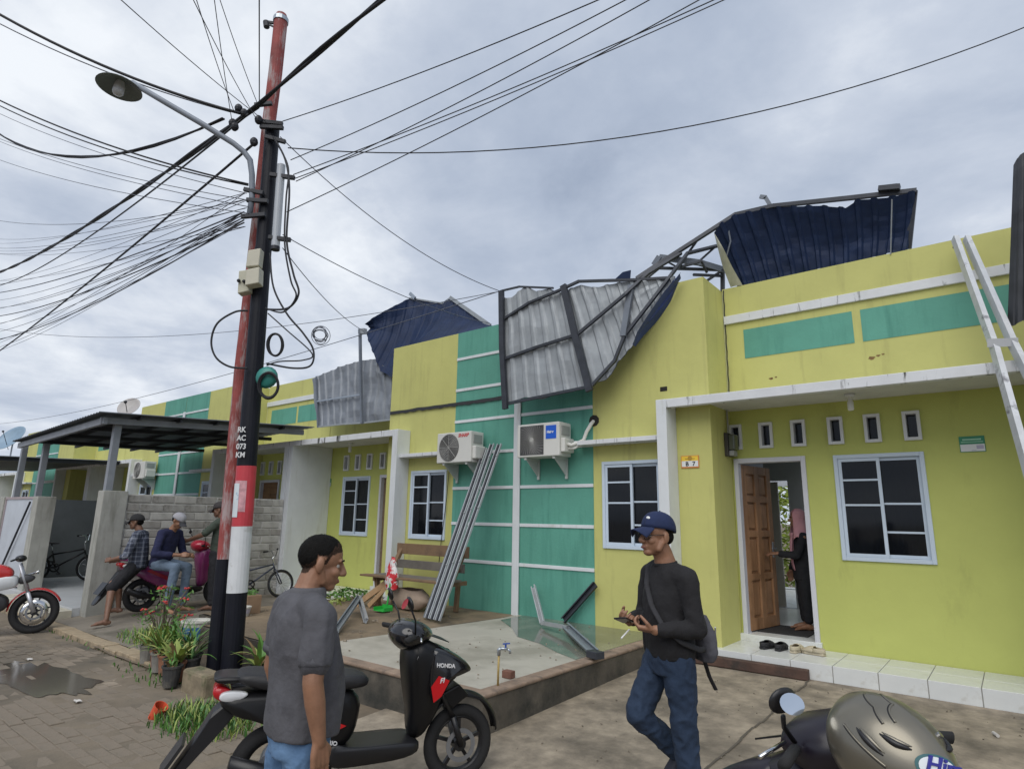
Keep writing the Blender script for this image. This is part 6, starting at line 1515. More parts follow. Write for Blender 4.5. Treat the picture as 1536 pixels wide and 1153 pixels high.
def cap(t, c, M, s, m, visor_m=None, back=False, logo=None):
    P = lambda x, y, z: Vector(c) + M @ Vector((x, y, z)) * s
    q = MB()
    def dome(u, v):
        a = 2 * math.pi * u; e = v * math.pi / 2
        k = math.cos(e) ** 0.75
        return P(-0.012 + 0.108 * k * math.cos(a), 0.089 * k * math.sin(a), 0.028 + 0.100 * math.sin(e) ** 0.9 - 0.012 * (math.cos(a) < 0) * k * -math.cos(a))
    q.grid(dome, 28, 10); h_ = q.build('cap', m, t, smooth=True, world=False, fix=False, solid=0.004)
    q = MB(); q.grid(lambda u, v: P(0.078 + 0.095 * v * (1 - 0.55 * (2 * u - 1) ** 2), 0.078 * (2 * u - 1) * (1 - 0.12 * v), 0.032 - 0.030 * v - 0.028 * (2 * u - 1) ** 2 * (0.4 + v)), 16, 8); q.build('visor', visor_m or m, h_, smooth=True, world=False, fix=False, solid=0.005)
    q = MB(); q.ball(P(-0.012, 0, 0.129), 0.007 * s, n=8, m=6); q.build('button', m, h_, world=False)
    if logo:
        q = MB(); q.ball(P(0.078, 0.012, 0.078), 0.010, 0.022, 0.014, 10, 6, rot=M); q.build('emblem', logo, h_, smooth=True, world=False)
    return h_
def hand_into(b, wrist, d, n, side, curl=0.5, spread=0.1, scale=1.0, thumb=0.5, point=None):
    """palm and five fingers fused to the forearm. d: towards the fingers, n: out of the back of the hand, side: towards the thumb"""
    w_ = Vector(wrist); d = Vector(d).normalized(); n = Vector(n); n = (n - d * n.dot(d)).normalized(); sd = d.cross(n)
    if sd.dot(Vector(side)) < 0: sd = -sd
    k = scale
    for f in (-1, -0.35, 0.35, 1):
        b.limb([w_ + sd * 0.014 * f * k, w_ + d * 0.045 * k + sd * 0.026 * f * k, w_ + d * 0.088 * k + sd * 0.031 * f * k], [0.016 * k, 0.0155 * k, 0.0125 * k])
    for i, (off, L) in enumerate(((0.031, 0.072), (0.0105, 0.080), (-0.0105, 0.075), (-0.031, 0.058))):
        c_ = curl[i] if isinstance(curl, (list, tuple)) else curl
        p = w_ + d * (0.088 - 0.006 * (i == 3)) * k + sd * off * k
        dd = (d + sd * (off * 6 * spread)).normalized(); pts = [p]
        for seg, fr in enumerate((0.45, 0.30, 0.25)):
            a = c_ * (0.75, 1.0, 0.7)[seg]
            dd = (dd * math.cos(a) - n * math.sin(a)).normalized() if seg == 0 else (dd * math.cos(a) - (n - dd * n.dot(dd)).normalized() * math.sin(a)).normalized() if abs(n.dot(dd)) < 0.97 else (dd * math.cos(a) - d * math.sin(a)).normalized()
            p = p + dd * L * fr * k; pts.append(p)
        b.limb(pts, [0.0098 * k, 0.0090 * k, 0.0082 * k, 0.0070 * k])
    t0 = w_ + d * 0.022 * k + sd * 0.026 * k
    td = (d * 0.75 + sd * 0.75 - n * thumb).normalized(); t1 = t0 + td * 0.038 * k
    td2 = (d * 0.95 + sd * 0.15 - n * thumb * 1.2).normalized(); t2 = t1 + td2 * 0.030 * k; t3 = t2 + (td2 - sd * 0.25).normalized() * 0.024 * k
    b.limb([w_ + d * 0.01 * k + sd * 0.012 * k, t0, t1, t2, t3], [0.015 * k, 0.0145 * k, 0.0115 * k, 0.0100 * k, 0.0085 * k])
def shoe(t, heel, fwd, m, sole, up=(0, 0, 1), L=0.27):
    M = frame(fwd, up); P = lambda x, y, z: Vector(heel) + M @ Vector((x, y, z))
    b = Blob(); b.loft([(P(0.0, 0, 0.055), 0.035, 0.036, M @ Vector((0, 0, 1)), M @ Vector((0, 1, 0))), (P(0.06, 0, 0.058), 0.045, 0.040, M @ Vector((0, 0, 1)), M @ Vector((0, 1, 0))), (P(0.15, 0, 0.045), 0.036, 0.046, M @ Vector((0, 0, 1)), M @ Vector((0, 1, 0))), (P(0.23, 0, 0.036), 0.024, 0.044, M @ Vector((0, 0, 1)), M @ Vector((0, 1, 0))), (P(L, 0, 0.030), 0.014, 0.028, M @ Vector((0, 0, 1)), M @ Vector((0, 1, 0)))])
    b.limb([P(0.03, 0, 0.06), P(0.03, 0, 0.10)], [0.042, 0.042])
    o = b.build('shoe', m, t, 0.007, 4)
    q = MB(); q.prism([P(-0.02, -0.036, 0.0), P(0.14, -0.046, 0.0), P(0.24, -0.044, 0.004), P(L + 0.01, -0.02, 0.008), P(L + 0.01, 0.02, 0.008), P(0.24, 0.044, 0.004), P(0.14, 0.046, 0.0), P(-0.02, 0.036, 0.0)], M @ Vector((0, 0, 0.025))); q.build('sole', sole, o, world=False)
def core(b, z0, z1):
    """the trunk under the clothes, so that the body is one piece"""
    b.limb([(0, 0, z0), (0, 0, (z0 + z1) / 2), (-0.01, 0, z1)], [0.09, 0.085, 0.075]); b.limb([(0, -0.17, z1 - 0.03), (-0.01, 0, z1), (0, 0.17, z1 - 0.03)], [0.045, 0.06, 0.045])
def foot_into(b, ankle, fwd, L=0.24):
    M = frame(fwd); A = Vector(ankle); P = lambda x, y, z: A + M @ Vector((x, y, z))
    b.limb([P(-0.04, 0, -0.045), P(0.05, 0, -0.04), P(0.13, 0.004, -0.055)], [0.032, 0.036, 0.026]); b.limb([A, P(0.0, 0, -0.05)], [0.035, 0.036])
    for k in range(5):
        y = 0.034 - k * 0.017
        b.limb([P(0.12, y * 0.9, -0.057), P(0.185 - 0.009 * k, y * 1.15, -0.066)], [0.016, 0.011 if k else 0.013])
def limbs2(b, pts, rads): b.limb(pts, rads)

def fabric(name, col, rough=0.9, var=0.18, scale=6, bump=0.6, bscale=26, stain=None, **kw):
    return mat(name, col, rough, var=var, scale=scale, bump=bump, bscale=bscale, stain=stain, **kw)
F_, L_ = (1, 0, 0), (0, 1, 0)
sole_m = mat('white_sole', (0.55, 0.55, 0.55), 0.7)

# ---- man in the grey polo shirt (x forward, y left, z up)
def man_grey():
    t = thing('person', 'man in charcoal polo shirt and blue jeans standing beside the black scooter', 'person')
    pol = fabric('charcoal_polo', (0.085, 0.085, 0.096), stain=(0.066, 0.066, 0.076), sscale=5)
    jean = fabric('blue_denim', (0.085, 0.165, 0.30), stain=(0.14, 0.24, 0.39), sscale=3.0, slo=0.45, shi=0.7)
    HC = Vector((0.05, -0.005, 1.535)); HM = frame((0.95, -0.24, -0.22))
    b = Blob(); head_into(b, HC, HM, 1.04)
    b.limb([(-0.02, 0, 1.36), (0.0, 0, 1.43), (0.025, 0, 1.50)], [0.075, 0.062, 0.060])
    # arms
    rs, re, rw = Vector((-0.02, -0.225, 1.315)), Vector((-0.045, -0.270, 1.075)), Vector((0.0, -0.275, 0.845))
    ls, le, lw = Vector((-0.02, 0.225, 1.315)), Vector((-0.05, 0.275, 1.045)), Vector((0.04, 0.275, 0.81))
    b.limb([rs, re, re.lerp(rw, 0.35), rw], [0.052, 0.043, 0.043, 0.028]); hand_into(b, rw, (0.12, 0.02, -1), (0.25, -1, 0), (1, 0, 0), (0.22, 0.35, 0.42, 0.45), 0.5, 1.02, 0.35)
    b.limb([ls, le, le.lerp(lw, 0.35), lw], [0.052, 0.043, 0.043, 0.028]); hand_into(b, lw, (0.10, 0, -1), (0.2, 1, 0), (1, 0, 0), 0.4, 0.3, 1.02, 0.4)
    core(b, 0.83, 1.34); bd = b.build('body', skin1, t, 0.0045, 5)
    face_parts(t, HC, HM, 1.04); hair_short(t, bd, HC, HM, 1.04)
    # polo
    b = Blob()
    b.loft([((0.02, 0, 0.815), 0.150, 0.195, F_, L_), ((0.02, 0, 0.87), 0.155, 0.196, F_, L_), ((0.025, 0, 0.98), 0.158, 0.193, F_, L_), ((0.015, 0, 1.10), 0.150, 0.195, F_, L_), ((-0.005, 0, 1.22), 0.138, 0.205, F_, L_), ((-0.02, 0, 1.31), 0.115, 0.200, F_, L_), ((-0.02, 0, 1.375), 0.085, 0.135, F_, L_), ((-0.012, 0, 1.405), 0.070, 0.080, F_, L_)])
    for s_, sh, el in ((-1, rs, re), (1, ls, le)):
        b.limb([Vector((-0.02, 0.12 * s_, 1.34)), sh, sh.lerp(el, 0.66)], [0.075, 0.073, 0.069])
    b.build('polo_shirt', pol, t, 0.008, 5, wrinkle=0.010, wscale=6.5, wdir=(1, 1, 0.55))
    for s_, sh, el in ((-1, rs, re), (1, ls, le)):
        d = (el - sh).normalized(); q = MB(); q.tube([sh.lerp(el, 0.64), sh.lerp(el, 0.76)], [0.069, 0.067], 20); q.build('cuff', pol, t, smooth=True, world=False)
    q = MB(); q.lathe([(0.088, -0.012), (0.080, 0.022), (0.071, 0.034), (0.066, 0.03), (0.064, -0.01)], (-0.004, 0, 1.395), (0.10, 0, 1), 24); q.build('collar', fabric('charcoal_rib', (0.09, 0.09, 0.10)), t, smooth=True, world=False)
    # jeans
    b = Blob(); b.loft([((0.01, 0, 0.74), 0.125, 0.172, F_, L_), ((0.01, 0, 0.84), 0.130, 0.172, F_, L_), ((0.01, 0, 0.93), 0.125, 0.165, F_, L_)])
    for s_, kx, fx in ((-1, 0.05, -0.05), (1, -0.02, -0.18)):
        b.limb([(0.0, 0.088 * s_, 0.83), (kx, 0.10 * s_, 0.46), (fx, 0.105 * s_, 0.07)], [0.100, 0.072, 0.062])
    b.build('jeans', jean, t, 0.008, 4, wrinkle=0.013, wscale=9, wdir=(1, 1, 0.8))
    for s_, fx in ((-1, -0.05), (1, -0.18)): shoe(t, (fx - 0.05, 0.105 * s_, 0.0), (1, 0.12 * s_, 0), mat('dark_shoe', (0.03, 0.028, 0.03), 0.6), sole_m)
    return t
p = man_grey(); put(p, (-2.60, 1.755, -0.15), R(75), 0.995)

# ---- walking man with cap, glasses, phone and sling bag
def man_black():
    t = thing('person', 'man in black sweater and navy cap walking with a phone and cigarette', 'person')
    swt = fabric('black_knit', (0.0135, 0.013, 0.015), stain=(0.008, 0.008, 0.009), sscale=6)
    jean = fabric('dark_denim', (0.016, 0.032, 0.066), stain=(0.035, 0.06, 0.11), sscale=3.2, slo=0.5, shi=0.75)
    HC = Vector((0.075, 0.01, 1.58)); HM = frame((0.99, 0.10, 0.0))
    b = Blob(); head_into(b, HC, HM, 1.03)
    b.limb([(0.0, 0, 1.38), (0.02, 0, 1.46), (0.05, 0.005, 1.52)], [0.072, 0.060, 0.058])
    ls, le, lw = Vector((-0.01, 0.190, 1.34)), Vector((-0.03, 0.245, 1.07)), Vector((0.185, 0.145, 1.06))
    rs, re, rw = Vector((0.0, -0.190, 1.34)), Vector((0.02, -0.245, 1.075)), Vector((0.215, -0.08, 1.085))
    b.limb([le.lerp(lw, 0.5), lw], [0.036, 0.028]); hand_into(b, lw, (0.85, -0.55, 0.10), (-0.35, 0.5, -0.75), (0.3, 0.3, 0.9), (0.9, 0.95, 1.0, 1.05), 0.2, 1.0, 0.7)
    b.limb([re.lerp(rw, 0.5), rw], [0.036, 0.028]); hand_into(b, rw, (0.75, 0.60, 0.05), (0.2, -0.5, -0.8), (-0.2, -0.2, 0.9), (0.75, 0.85, 0.95, 1.0), 0.2, 1.0, 0.8)
    for a_, e_, w__ in ((ls, le, lw), (rs, re, rw)): b.limb([a_, e_, e_.lerp(w__, 0.55)], [0.045, 0.040, 0.036])
    core(b, 0.90, 1.37); b.build('body', skin1, t, 0.0045, 5)
    face_parts(t, HC, HM, 1.03)
    P = lambda x, y, z: HC + HM @ Vector((x, y, z))
    b = Blob(); b.ell(P(-0.058, 0, -0.005), (0.055, 0.074, 0.055), HM); b.ell(P(-0.03, 0, 0.035), (0.085, 0.082, 0.05), HM); b.build('hair', hairm, t, 0.006, 3, wrinkle=0.002, wscale=80)
    q = MB(); q.tube([P(0.089, 0.018 * math.cos(a) * 1.0 + 0, -0.075 + 0) for a in (1.9, 1.57, 1.24)], 0.004, 6); 
    navy = fabric('navy_cap', (0.013, 0.024, 0.075)); cap(t, HC + Vector((-0.006, 0, 0.012)), frame((0.98, 0.10, 0.12)), 1.04, navy, logo=mat('white_print', (0.72, 0.74, 0.74)))
    gl = mat('black_spectacle', (0.01, 0.01, 0.012), 0.2)
    q = MB()
    for s_ in (-1, 1):
        rim = [P(0.098 - 0.010 * abs(math.cos(k * 0.349)) * (s_ * math.cos(k * 0.349) > 0), 0.033 * s_ + 0.026 * math.cos(k * 0.349), -0.002 + 0.019 * math.sin(k * 0.349)) for k in range(19)]
        q.tube(rim, 0.0022, 6); q.tube([P(0.090, 0.060 * s_, 0.004), P(0.0, 0.083 * s_, 0.008), P(-0.02, 0.083 * s_, -0.004)], 0.002, 6)
    q.tube([P(0.1, -0.008, 0.003), P(0.102, 0.0, 0.006), P(0.1, 0.008, 0.003)], 0.002, 6); q.build('spectacles', gl, t, smooth=True, world=False)
    # sweater
    b = Blob()
    b.loft([((0.0, 0, 0.885), 0.120, 0.165, F_, L_), ((0.0, 0, 0.93), 0.130, 0.174, F_, L_), ((0.005, 0, 1.02), 0.132, 0.170, F_, L_), ((0.005, 0, 1.14), 0.128, 0.170, F_, L_), ((0.0, 0, 1.25), 0.120, 0.180, F_, L_), ((-0.005, 0, 1.34), 0.102, 0.175, F_, L_), ((0.0, 0, 1.395), 0.080, 0.125, F_, L_), ((0.008, 0, 1.418), 0.068, 0.080, F_, L_)])
    b.limb([(0.0, 0.11, 1.35), ls, le, le.lerp(lw, 0.45), le.lerp(lw, 0.86)], [0.070, 0.066, 0.053, 0.048, 0.038])
    b.limb([(0.0, -0.11, 1.36), rs, re, re.lerp(rw, 0.45), re.lerp(rw, 0.86)], [0.070, 0.066, 0.053, 0.048, 0.038])
    b.build('sweater', swt, t, 0.008, 5, wrinkle=0.009, wscale=7.5, wdir=(1, 1, 0.7), seed=3)
    q = MB(); torus(q, (0.01, 0, 1.415), 0.066, 0.010, (0.15, 0, 1), 24, 8); q.build('neckband', swt, t, smooth=True, world=False)
    # jeans: left leg bears the weight, right knee swings forward
    b = Blob(); b.loft([((0.0, 0, 0.80), 0.118, 0.165, F_, L_), ((0.0, 0, 0.88), 0.122, 0.165, F_, L_), ((0.0, 0, 0.96), 0.116, 0.158, F_, L_)])
    b.limb([(0.0, 0.085, 0.86), (-0.03, 0.085, 0.47), (-0.06, 0.085, 0.08)], [0.098, 0.072, 0.063])
    b.limb([(0.01, -0.085, 0.86), (0.175, -0.09, 0.56), (-0.10, -0.09, 0.33)], [0.098, 0.072, 0.060])
    b.build('jeans', jean, t, 0.008, 4, wrinkle=0.013, wscale=10, wdir=(1, 1, 0.9), seed=5)
    nv = mat('navy_shoe', (0.022, 0.024, 0.04), 0.7)
    shoe(t, (-0.11, 0.085, 0.0), (1, 0.08, 0), nv, sole_m); shoe(t, (-0.185, -0.09, 0.29), (0.74, -0.02, -0.62), nv, sole_m, up=(0.62, 0, 0.74))
    # sling bag and strap
    bg = fabric('grey_bag_cloth', (0.085, 0.085, 0.10))
    return t
p = man_black(); M2L, M2R = Vector((-1.735, 3.73, -0.108)), R(238)
put(p, M2L, M2R, 1.02)
M2 = Matrix.Translation(M2L) @ Matrix.Rotation(M2R, 4, 'Z') @ Matrix.Scale(1.02, 4)
def own(name, label, cat):
    o = thing(name, label, cat); o.location = M2L; o.rotation_euler = (0, 0, M2R); o.scale = (1.02,) * 3; return o
t = own('sling_bag', 'grey sling bag on the back of the walking man', 'bag')
bgm = fabric('grey_bag_cloth', (0.085, 0.085, 0.10))
b = Blob(); b.loft([((-0.20, 0.06, 0.86), 0.036, 0.075, F_, L_), ((-0.205, 0.06, 0.91), 0.055, 0.10, F_, L_), ((-0.20, 0.05, 1.02), 0.052, 0.105, F_, L_), ((-0.185, 0.03, 1.12), 0.035, 0.075, F_, L_)]); b.build('pouch', bgm, t, 0.008, 4, wrinkle=0.005, wscale=12)
q = MB(); q.tube([(-0.225, 0.145, 1.06), (-0.262, 0.09, 0.98), (-0.262, 0.03, 0.92)], 0.005, 6); q.build('zip', mat('pale_zip', (0.5, 0.5, 0.48), 0.4), t, world=False)
q = MB(); q.grid(lambda u, v: Vector((-0.19, 0.0, 1.14)).lerp(Vector((-0.10, -0.11, 1.40)), u) + Vector((0, 0.018 * (v - 0.5) * 2, 0.01 * (v - 0.5))), 6, 2)
strap = [(-0.185, -0.02, 1.15), (-0.155, -0.07, 1.27), (-0.10, -0.12, 1.395), (-0.02, -0.13, 1.432), (0.07, -0.10, 1.385), (0.125, -0.03, 1.29), (0.150, 0.06, 1.18), (0.135, 0.15, 1.08), (0.05, 0.205, 1.00), (-0.08, 0.19, 0.95), (-0.17, 0.12, 0.94)]
q = MB(); sp_ = [Vector(a) for a in strap]
S = []
for i in range(len(sp_) - 1):
    for k in range(5): S.append(sp_[i].lerp(sp_[i + 1], k / 5))
S = [(a + b_) / 2 if 0 < i < len(S) - 1 else a for i, (a, b_) in enumerate(zip(S, S[1:] + S[-1:]))]
q.tube([s_ * 1.0 for s_ in S], 0.016, 8, flat=0.55); q.build('strap', fabric('black_webbing', (0.03, 0.03, 0.034)), t, smooth=True, world=False)
q = MB(); q.tube([(-0.22, 0.0, 0.90), (-0.27, -0.03, 0.82), (-0.31, -0.05, 0.74), (-0.36, -0.06, 0.66)], 0.014, 8, flat=0.4); q.build('loose_strap', MATS['black_webbing'], t, world=False)
q = MB(); q.tube([(-0.235, 0.005, 0.93), (-0.245, 0.0, 0.87)], 0.010, 8); q.build('buckle', mat('lime_tab', (0.45, 0.52, 0.12), 0.5), t, world=False)
t = own('mobile_phone', 'dark mobile phone held by the walking man', 'phone')
q = MB(); q.obox((0.325, 0.045, 1.105), Vector((0.055, 0.045, 0.02)), Vector((-0.025, 0.028, 0.005)), Vector((0.0, -0.001, 0.005))); q.build('case', mat('phone_glass', (0.012, 0.012, 0.014), 0.12), t, world=False, bevel=0.004)
t = own('cigarette', 'white cigarette between the fingers of the walking man', 'cigarette')
q = MB(); q.tube([(0.30, 0.055, 1.055), (0.37, 0.085, 1.015)], 0.0045, 8); q.build('paper', mat('cigarette_paper', (0.75, 0.74, 0.72), 0.8), t, world=False)

# ---- woman in the doorway
def woman():
    t = thing('person', 'woman in pink headscarf and dark clothes standing inside the open door', 'person')
    dk = fabric('black_dress', (0.016, 0.017, 0.022)); pk = fabric('pink_scarf', (0.62, 0.32, 0.37), var=0.12)
    HC = Vector((0.03, 0, 1.40)); HM = frame((1, 0, -0.05))
    b = Blob(); head_into(b, HC, HM, 0.95); b.limb([(0, 0, 1.22), (0.01, 0, 1.36)], [0.05, 0.05])
    le, lw = Vector((0.10, 0.19, 0.93)), Vector((0.32, 0.10, 0.95)); re, rw = Vector((0.02, -0.22, 0.92)), Vector((0.12, -0.19, 0.72))
    b.limb([le.lerp(lw, 0.7), lw], [0.032, 0.024]); hand_into(b, lw, (1, -0.1, -0.05), (0, 0.3, 1), (0, -1, 0), 0.3, 0.3, 0.92)
    b.limb([re.lerp(rw, 0.7), rw], [0.03, 0.024]); hand_into(b, rw, (0.1, 0, -1), (0, -1, 0), (1, 0, 0), 0.4, 0.3, 0.92)
    for s_ in (-1, 1): b.limb([(0.0, 0.08 * s_, 0.30), (0.0, 0.08 * s_, 0.10)], [0.04, 0.034]); foot_into(b, (0.0, 0.08 * s_, 0.085), (1, 0.15 * s_, 0))
    for s_, e_, w__ in ((1, le, lw), (-1, re, rw)): b.limb([(0, 0.15 * s_, 1.17), e_, e_.lerp(w__, 0.75)], [0.04, 0.036, 0.032]); b.limb([(0, 0.07 * s_, 0.66), (0.0, 0.08 * s_, 0.30)], [0.06, 0.04])
    core(b, 0.66, 1.19); b.build('body', skin1, t, 0.006, 4); face_parts(t, HC, HM, 0.95)
    b = Blob(); b.loft([((0, 0, 0.62), 0.12, 0.165, F_, L_), ((0, 0, 0.80), 0.125, 0.17, F_, L_), ((0.0, 0, 1.0), 0.11, 0.16, F_, L_), ((0, 0, 1.16), 0.10, 0.17, F_, L_), ((0, 0, 1.24), 0.07, 0.11, F_, L_)])
    b.limb([(0, 0.15, 1.17), le, le.lerp(lw, 0.85)], [0.06, 0.052, 0.042]); b.limb([(0, -0.15, 1.17), re, re.lerp(rw, 0.85)], [0.06, 0.052, 0.042]); b.build('tunic', dk, t, 0.009, 4, wrinkle=0.008, wscale=8)
    b = Blob(); b.loft([((0, 0, 0.60), 0.11, 0.155, F_, L_), ((0, 0, 0.72), 0.11, 0.155, F_, L_)])
    for s_ in (-1, 1): b.limb([(0, 0.08 * s_, 0.66), (0.01, 0.085 * s_, 0.40), (0, 0.085 * s_, 0.14)], [0.092, 0.075, 0.062])
    b.build('trousers', dk, t, 0.009, 4, wrinkle=0.007, wscale=9)
    q = MB()
    def scarf(u, v):
        a = lerp(R(42), R(318), u)
        if v < 0.5:
            e = lerp(R(80), R(-25), v * 2); return HC + Vector((-0.01 + 0.105 * math.cos(e) * math.cos(a), 0.092 * math.cos(e) * math.sin(a), 0.035 + 0.10 * math.sin(e)))
        w_ = (v - 0.5) * 2; return HC + Vector((-0.01 + lerp(0.095, 0.13, w_) * math.cos(a), lerp(0.083, 0.19, w_) * math.sin(a), -0.01 - 0.24 * w_ + 0.02 * math.sin(a * 7) * w_))
    q.grid(scarf, 40, 20); q.build('headscarf', pk, t, smooth=True, world=False, fix=False, solid=0.006)
    q = MB(); q.grid(lambda u, v: (0.10 + 0.02 * math.sin(u * 9) + 0.025 * math.sin(v * 3), -0.03 + 0.11 * u, 1.22 - 0.48 * v), 10, 12); q.build('scarf_end', pk, t, smooth=True, world=False, fix=False, solid=0.006)
    return t
p = woman(); put(p, (-2.25, 8.98, 0.245), R(205), 1.0)

# ---- three men by the block wall (smaller in view)
def man_seated(label, shirt, trousers, cap_m, seatz, lean, headfwd, legs, hands, shoes, vox=0.010, barelegs=False, skin=skin2, hs=1.0, sh_up=0.50, visor=None):
    """hips at the origin x,y and height seatz; legs: (knee, ankle, toe direction) per side; hands: (elbow, wrist, finger direction)"""
    t = thing('person', label, 'person')
    sx = lean; hip = Vector((0, 0, seatz + 0.09)); ch = hip + Vector((sx * 0.55, 0, 0.27)); shc = hip + Vector((sx, 0, sh_up - 0.04)); nk = shc + Vector((0.03 + sx * 0.2, 0, 0.09)); HC = nk + Vector((0.05 + sx * 0.15, 0, 0.115)); HM = frame(headfwd)
    b = Blob(); head_into(b, HC, HM, hs); b.limb([shc, nk, HC - Vector((0.02, 0, 0.06))], [0.07, 0.058, 0.055])
    for s_, (el, wr, fd) in zip((1, -1), hands):
        b.limb([shc + Vector((0, 0.19 * s_, 0)), el, wr], [0.05, 0.042, 0.028]); hand_into(b, wr, fd, (0, s_, 0.4), (0, 0, 1), 0.7, 0.2, 0.98)
    for s_, (kn, an, td) in zip((1, -1), legs):
        if barelegs: b.limb([kn, Vector(kn).lerp(Vector(an), 0.35), an], [0.055, 0.056, 0.034])
        else: b.limb([kn, an], [0.05, 0.036])
        b.limb([hip + Vector((0.02, 0.08 * s_, 0)), kn], [0.07, 0.05]); foot_into(b, an, td)
    b.limb([hip, shc], [0.09, 0.08]); b.limb([shc + Vector((0, -0.18, 0)), shc, shc + Vector((0, 0.18, 0))], [0.045, 0.06, 0.045])
    b.build('body', skin, t, 0.0075, 4); face_parts(t, HC, HM, hs)
    b = Blob(); up = (shc - hip).normalized(); f2 = Vector((0, 1, 0)).cross(up)
    b.loft([(hip - up * 0.06, 0.125, 0.175, f2, L_), (hip + up * 0.08, 0.135, 0.178, f2, L_), (hip.lerp(shc, 0.5), 0.130, 0.185, f2, L_), (hip.lerp(shc, 0.85), 0.112, 0.195, f2, L_), (shc + up * 0.05, 0.075, 0.13, f2, L_), (shc + up * 0.075, 0.062, 0.075, f2, L_)])
    for s_, (el, wr, fd) in zip((1, -1), hands):
        so_ = shc + Vector((0, 0.19 * s_, 0)); b.limb([shc + Vector((0, 0.1 * s_, 0.01)), so_, Vector(so_).lerp(Vector(el), 0.85 if shirt[1] == 'short' else 1.0)] + ([] if shirt[1] == 'short' else [Vector(el).lerp(Vector(wr), 0.6 if shirt[1] == 'long' else 0.2)]), [0.072, 0.070, 0.060] + ([] if shirt[1] == 'short' else [0.048]))
    b.build('shirt', shirt[0], t, vox, 4, wrinkle=0.008, wscale=9)
    b = Blob(); b.loft([(hip + Vector((0.02, 0, -0.09)), 0.13, 0.172, F_, L_), (hip + Vector((0, 0, 0.04)), 0.128, 0.170, F_, L_)])
    for s_, (kn, an, td) in zip((1, -1), legs):
        h_ = hip + Vector((0.02, 0.09 * s_, -0.02))
        if barelegs: b.limb([h_, Vector(kn) + (Vector(an) - Vector(kn)) * 0.12], [0.098, 0.083])
        else: b.limb([h_, kn, Vector(kn).lerp(Vector(an), 0.92)], [0.098, 0.074, 0.060])
    b.build('shorts' if barelegs else 'jeans', trousers, t, vox, 4, wrinkle=0.007, wscale=9)
    hair = Blob(); PP = lambda x, y, z: HC + HM @ Vector((x, y, z)); hair.ell(PP(-0.05, 0, 0.0), (0.060, 0.074, 0.060), HM); hair.build('hair', hairm, t, 0.008, 2)
    cap(t, HC, HM, hs * 1.03, cap_m, visor)
    return t
def plaid():
    m = bpy.data.materials.new('blue_plaid_cotton'); m.use_nodes = True; tr = m.node_tree; bs = tr.nodes['Principled BSDF']; bs.inputs['Roughness'].default_value = 0.9
    tcd = N(tr, 'ShaderNodeTexCoord'); acc = None
    for ax in ('X', 'Y', 'Z'):
        sp = N(tr, 'ShaderNodeSeparateXYZ'); tr.links.new(tcd.outputs['Object'], sp.inputs[0])
        w1 = N(tr, 'ShaderNodeMath', operation='MULTIPLY'); tr.links.new(sp.outputs[ax], w1.inputs[0]); w1.inputs[1].default_value = 14.0
        w2 = N(tr, 'ShaderNodeMath', operation='FRACT'); tr.links.new(w1.outputs[0], w2.inputs[0])
        w3 = N(tr, 'ShaderNodeMath', operation='GREATER_THAN'); tr.links.new(w2.outputs[0], w3.inputs[0]); w3.inputs[1].default_value = 0.72
        if acc is None: acc = w3.outputs[0]
        else:
            ad = N(tr, 'ShaderNodeMath', operation='ADD'); tr.links.new(acc, ad.inputs[0]); tr.links.new(w3.outputs[0], ad.inputs[1]); acc = ad.outputs[0]
    dv = N(tr, 'ShaderNodeMath', operation='DIVIDE'); tr.links.new(acc, dv.inputs[0]); dv.inputs[1].default_value = 3.0
    c = ramp(tr, dv.outputs[0], [(0.0, (0.035, 0.042, 0.065)), (0.34, (0.10, 0.115, 0.155)), (0.8, (0.22, 0.235, 0.28))]); tr.links.new(c, bs.inputs['Base Color'])
    return m
p = man_seated('man in plaid shirt and dark shorts perched on the purple scooter, bare foot out', (plaid(), 'half'), fabric('black_shorts', (0.014, 0.014, 0.017)), fabric('black_cap', (0.02, 0.02, 0.022)), 0.70, 0.02, (1, -0.05, -0.08),
    (((0.22, 0.32, 0.52), (0.16, 0.55, 0.02), (1, 0.5, 0)), ((0.30, -0.16, 0.50), (0.25, -0.18, 0.10), (1, -0.2, 0))), (((0.10, 0.30, 0.93), (0.36, 0.12, 0.86), (1, -0.4, 0)), ((0.06, -0.30, 0.95), (0.33, -0.10, 0.84), (1, 0.4, 0))), None, barelegs=True)
put(p, (-10.92, 4.22, 0.02), R(232), 0.97)
p = man_seated('man in navy shirt and grey cap sitting on the purple scooter looking at his hands', (fabric('navy_cotton', (0.016, 0.019, 0.060)), 'long'), fabric('faded_denim', (0.13, 0.18, 0.25), stain=(0.19, 0.25, 0.33), sscale=4), fabric('grey_cap', (0.36, 0.36, 0.39)), 0.70, 0.12, (1, 0.0, -0.60),
    (((0.38, 0.17, 0.72), (0.34, 0.20, 0.12), (1, 0.2, 0)), ((0.40, -0.13, 0.74), (0.32, -0.13, 0.12), (1, -0.1, 0))), (((0.16, 0.31, 0.92), (0.44, 0.14, 0.90), (1, -0.5, 0.1)), ((0.14, -0.31, 0.94), (0.42, -0.08, 0.92), (1, 0.5, 0.1))), None, skin=skin1, visor=fabric('dark_peak', (0.06, 0.06, 0.07)))
put(p, (-10.80, 4.50, 0.02), R(28), 0.99)
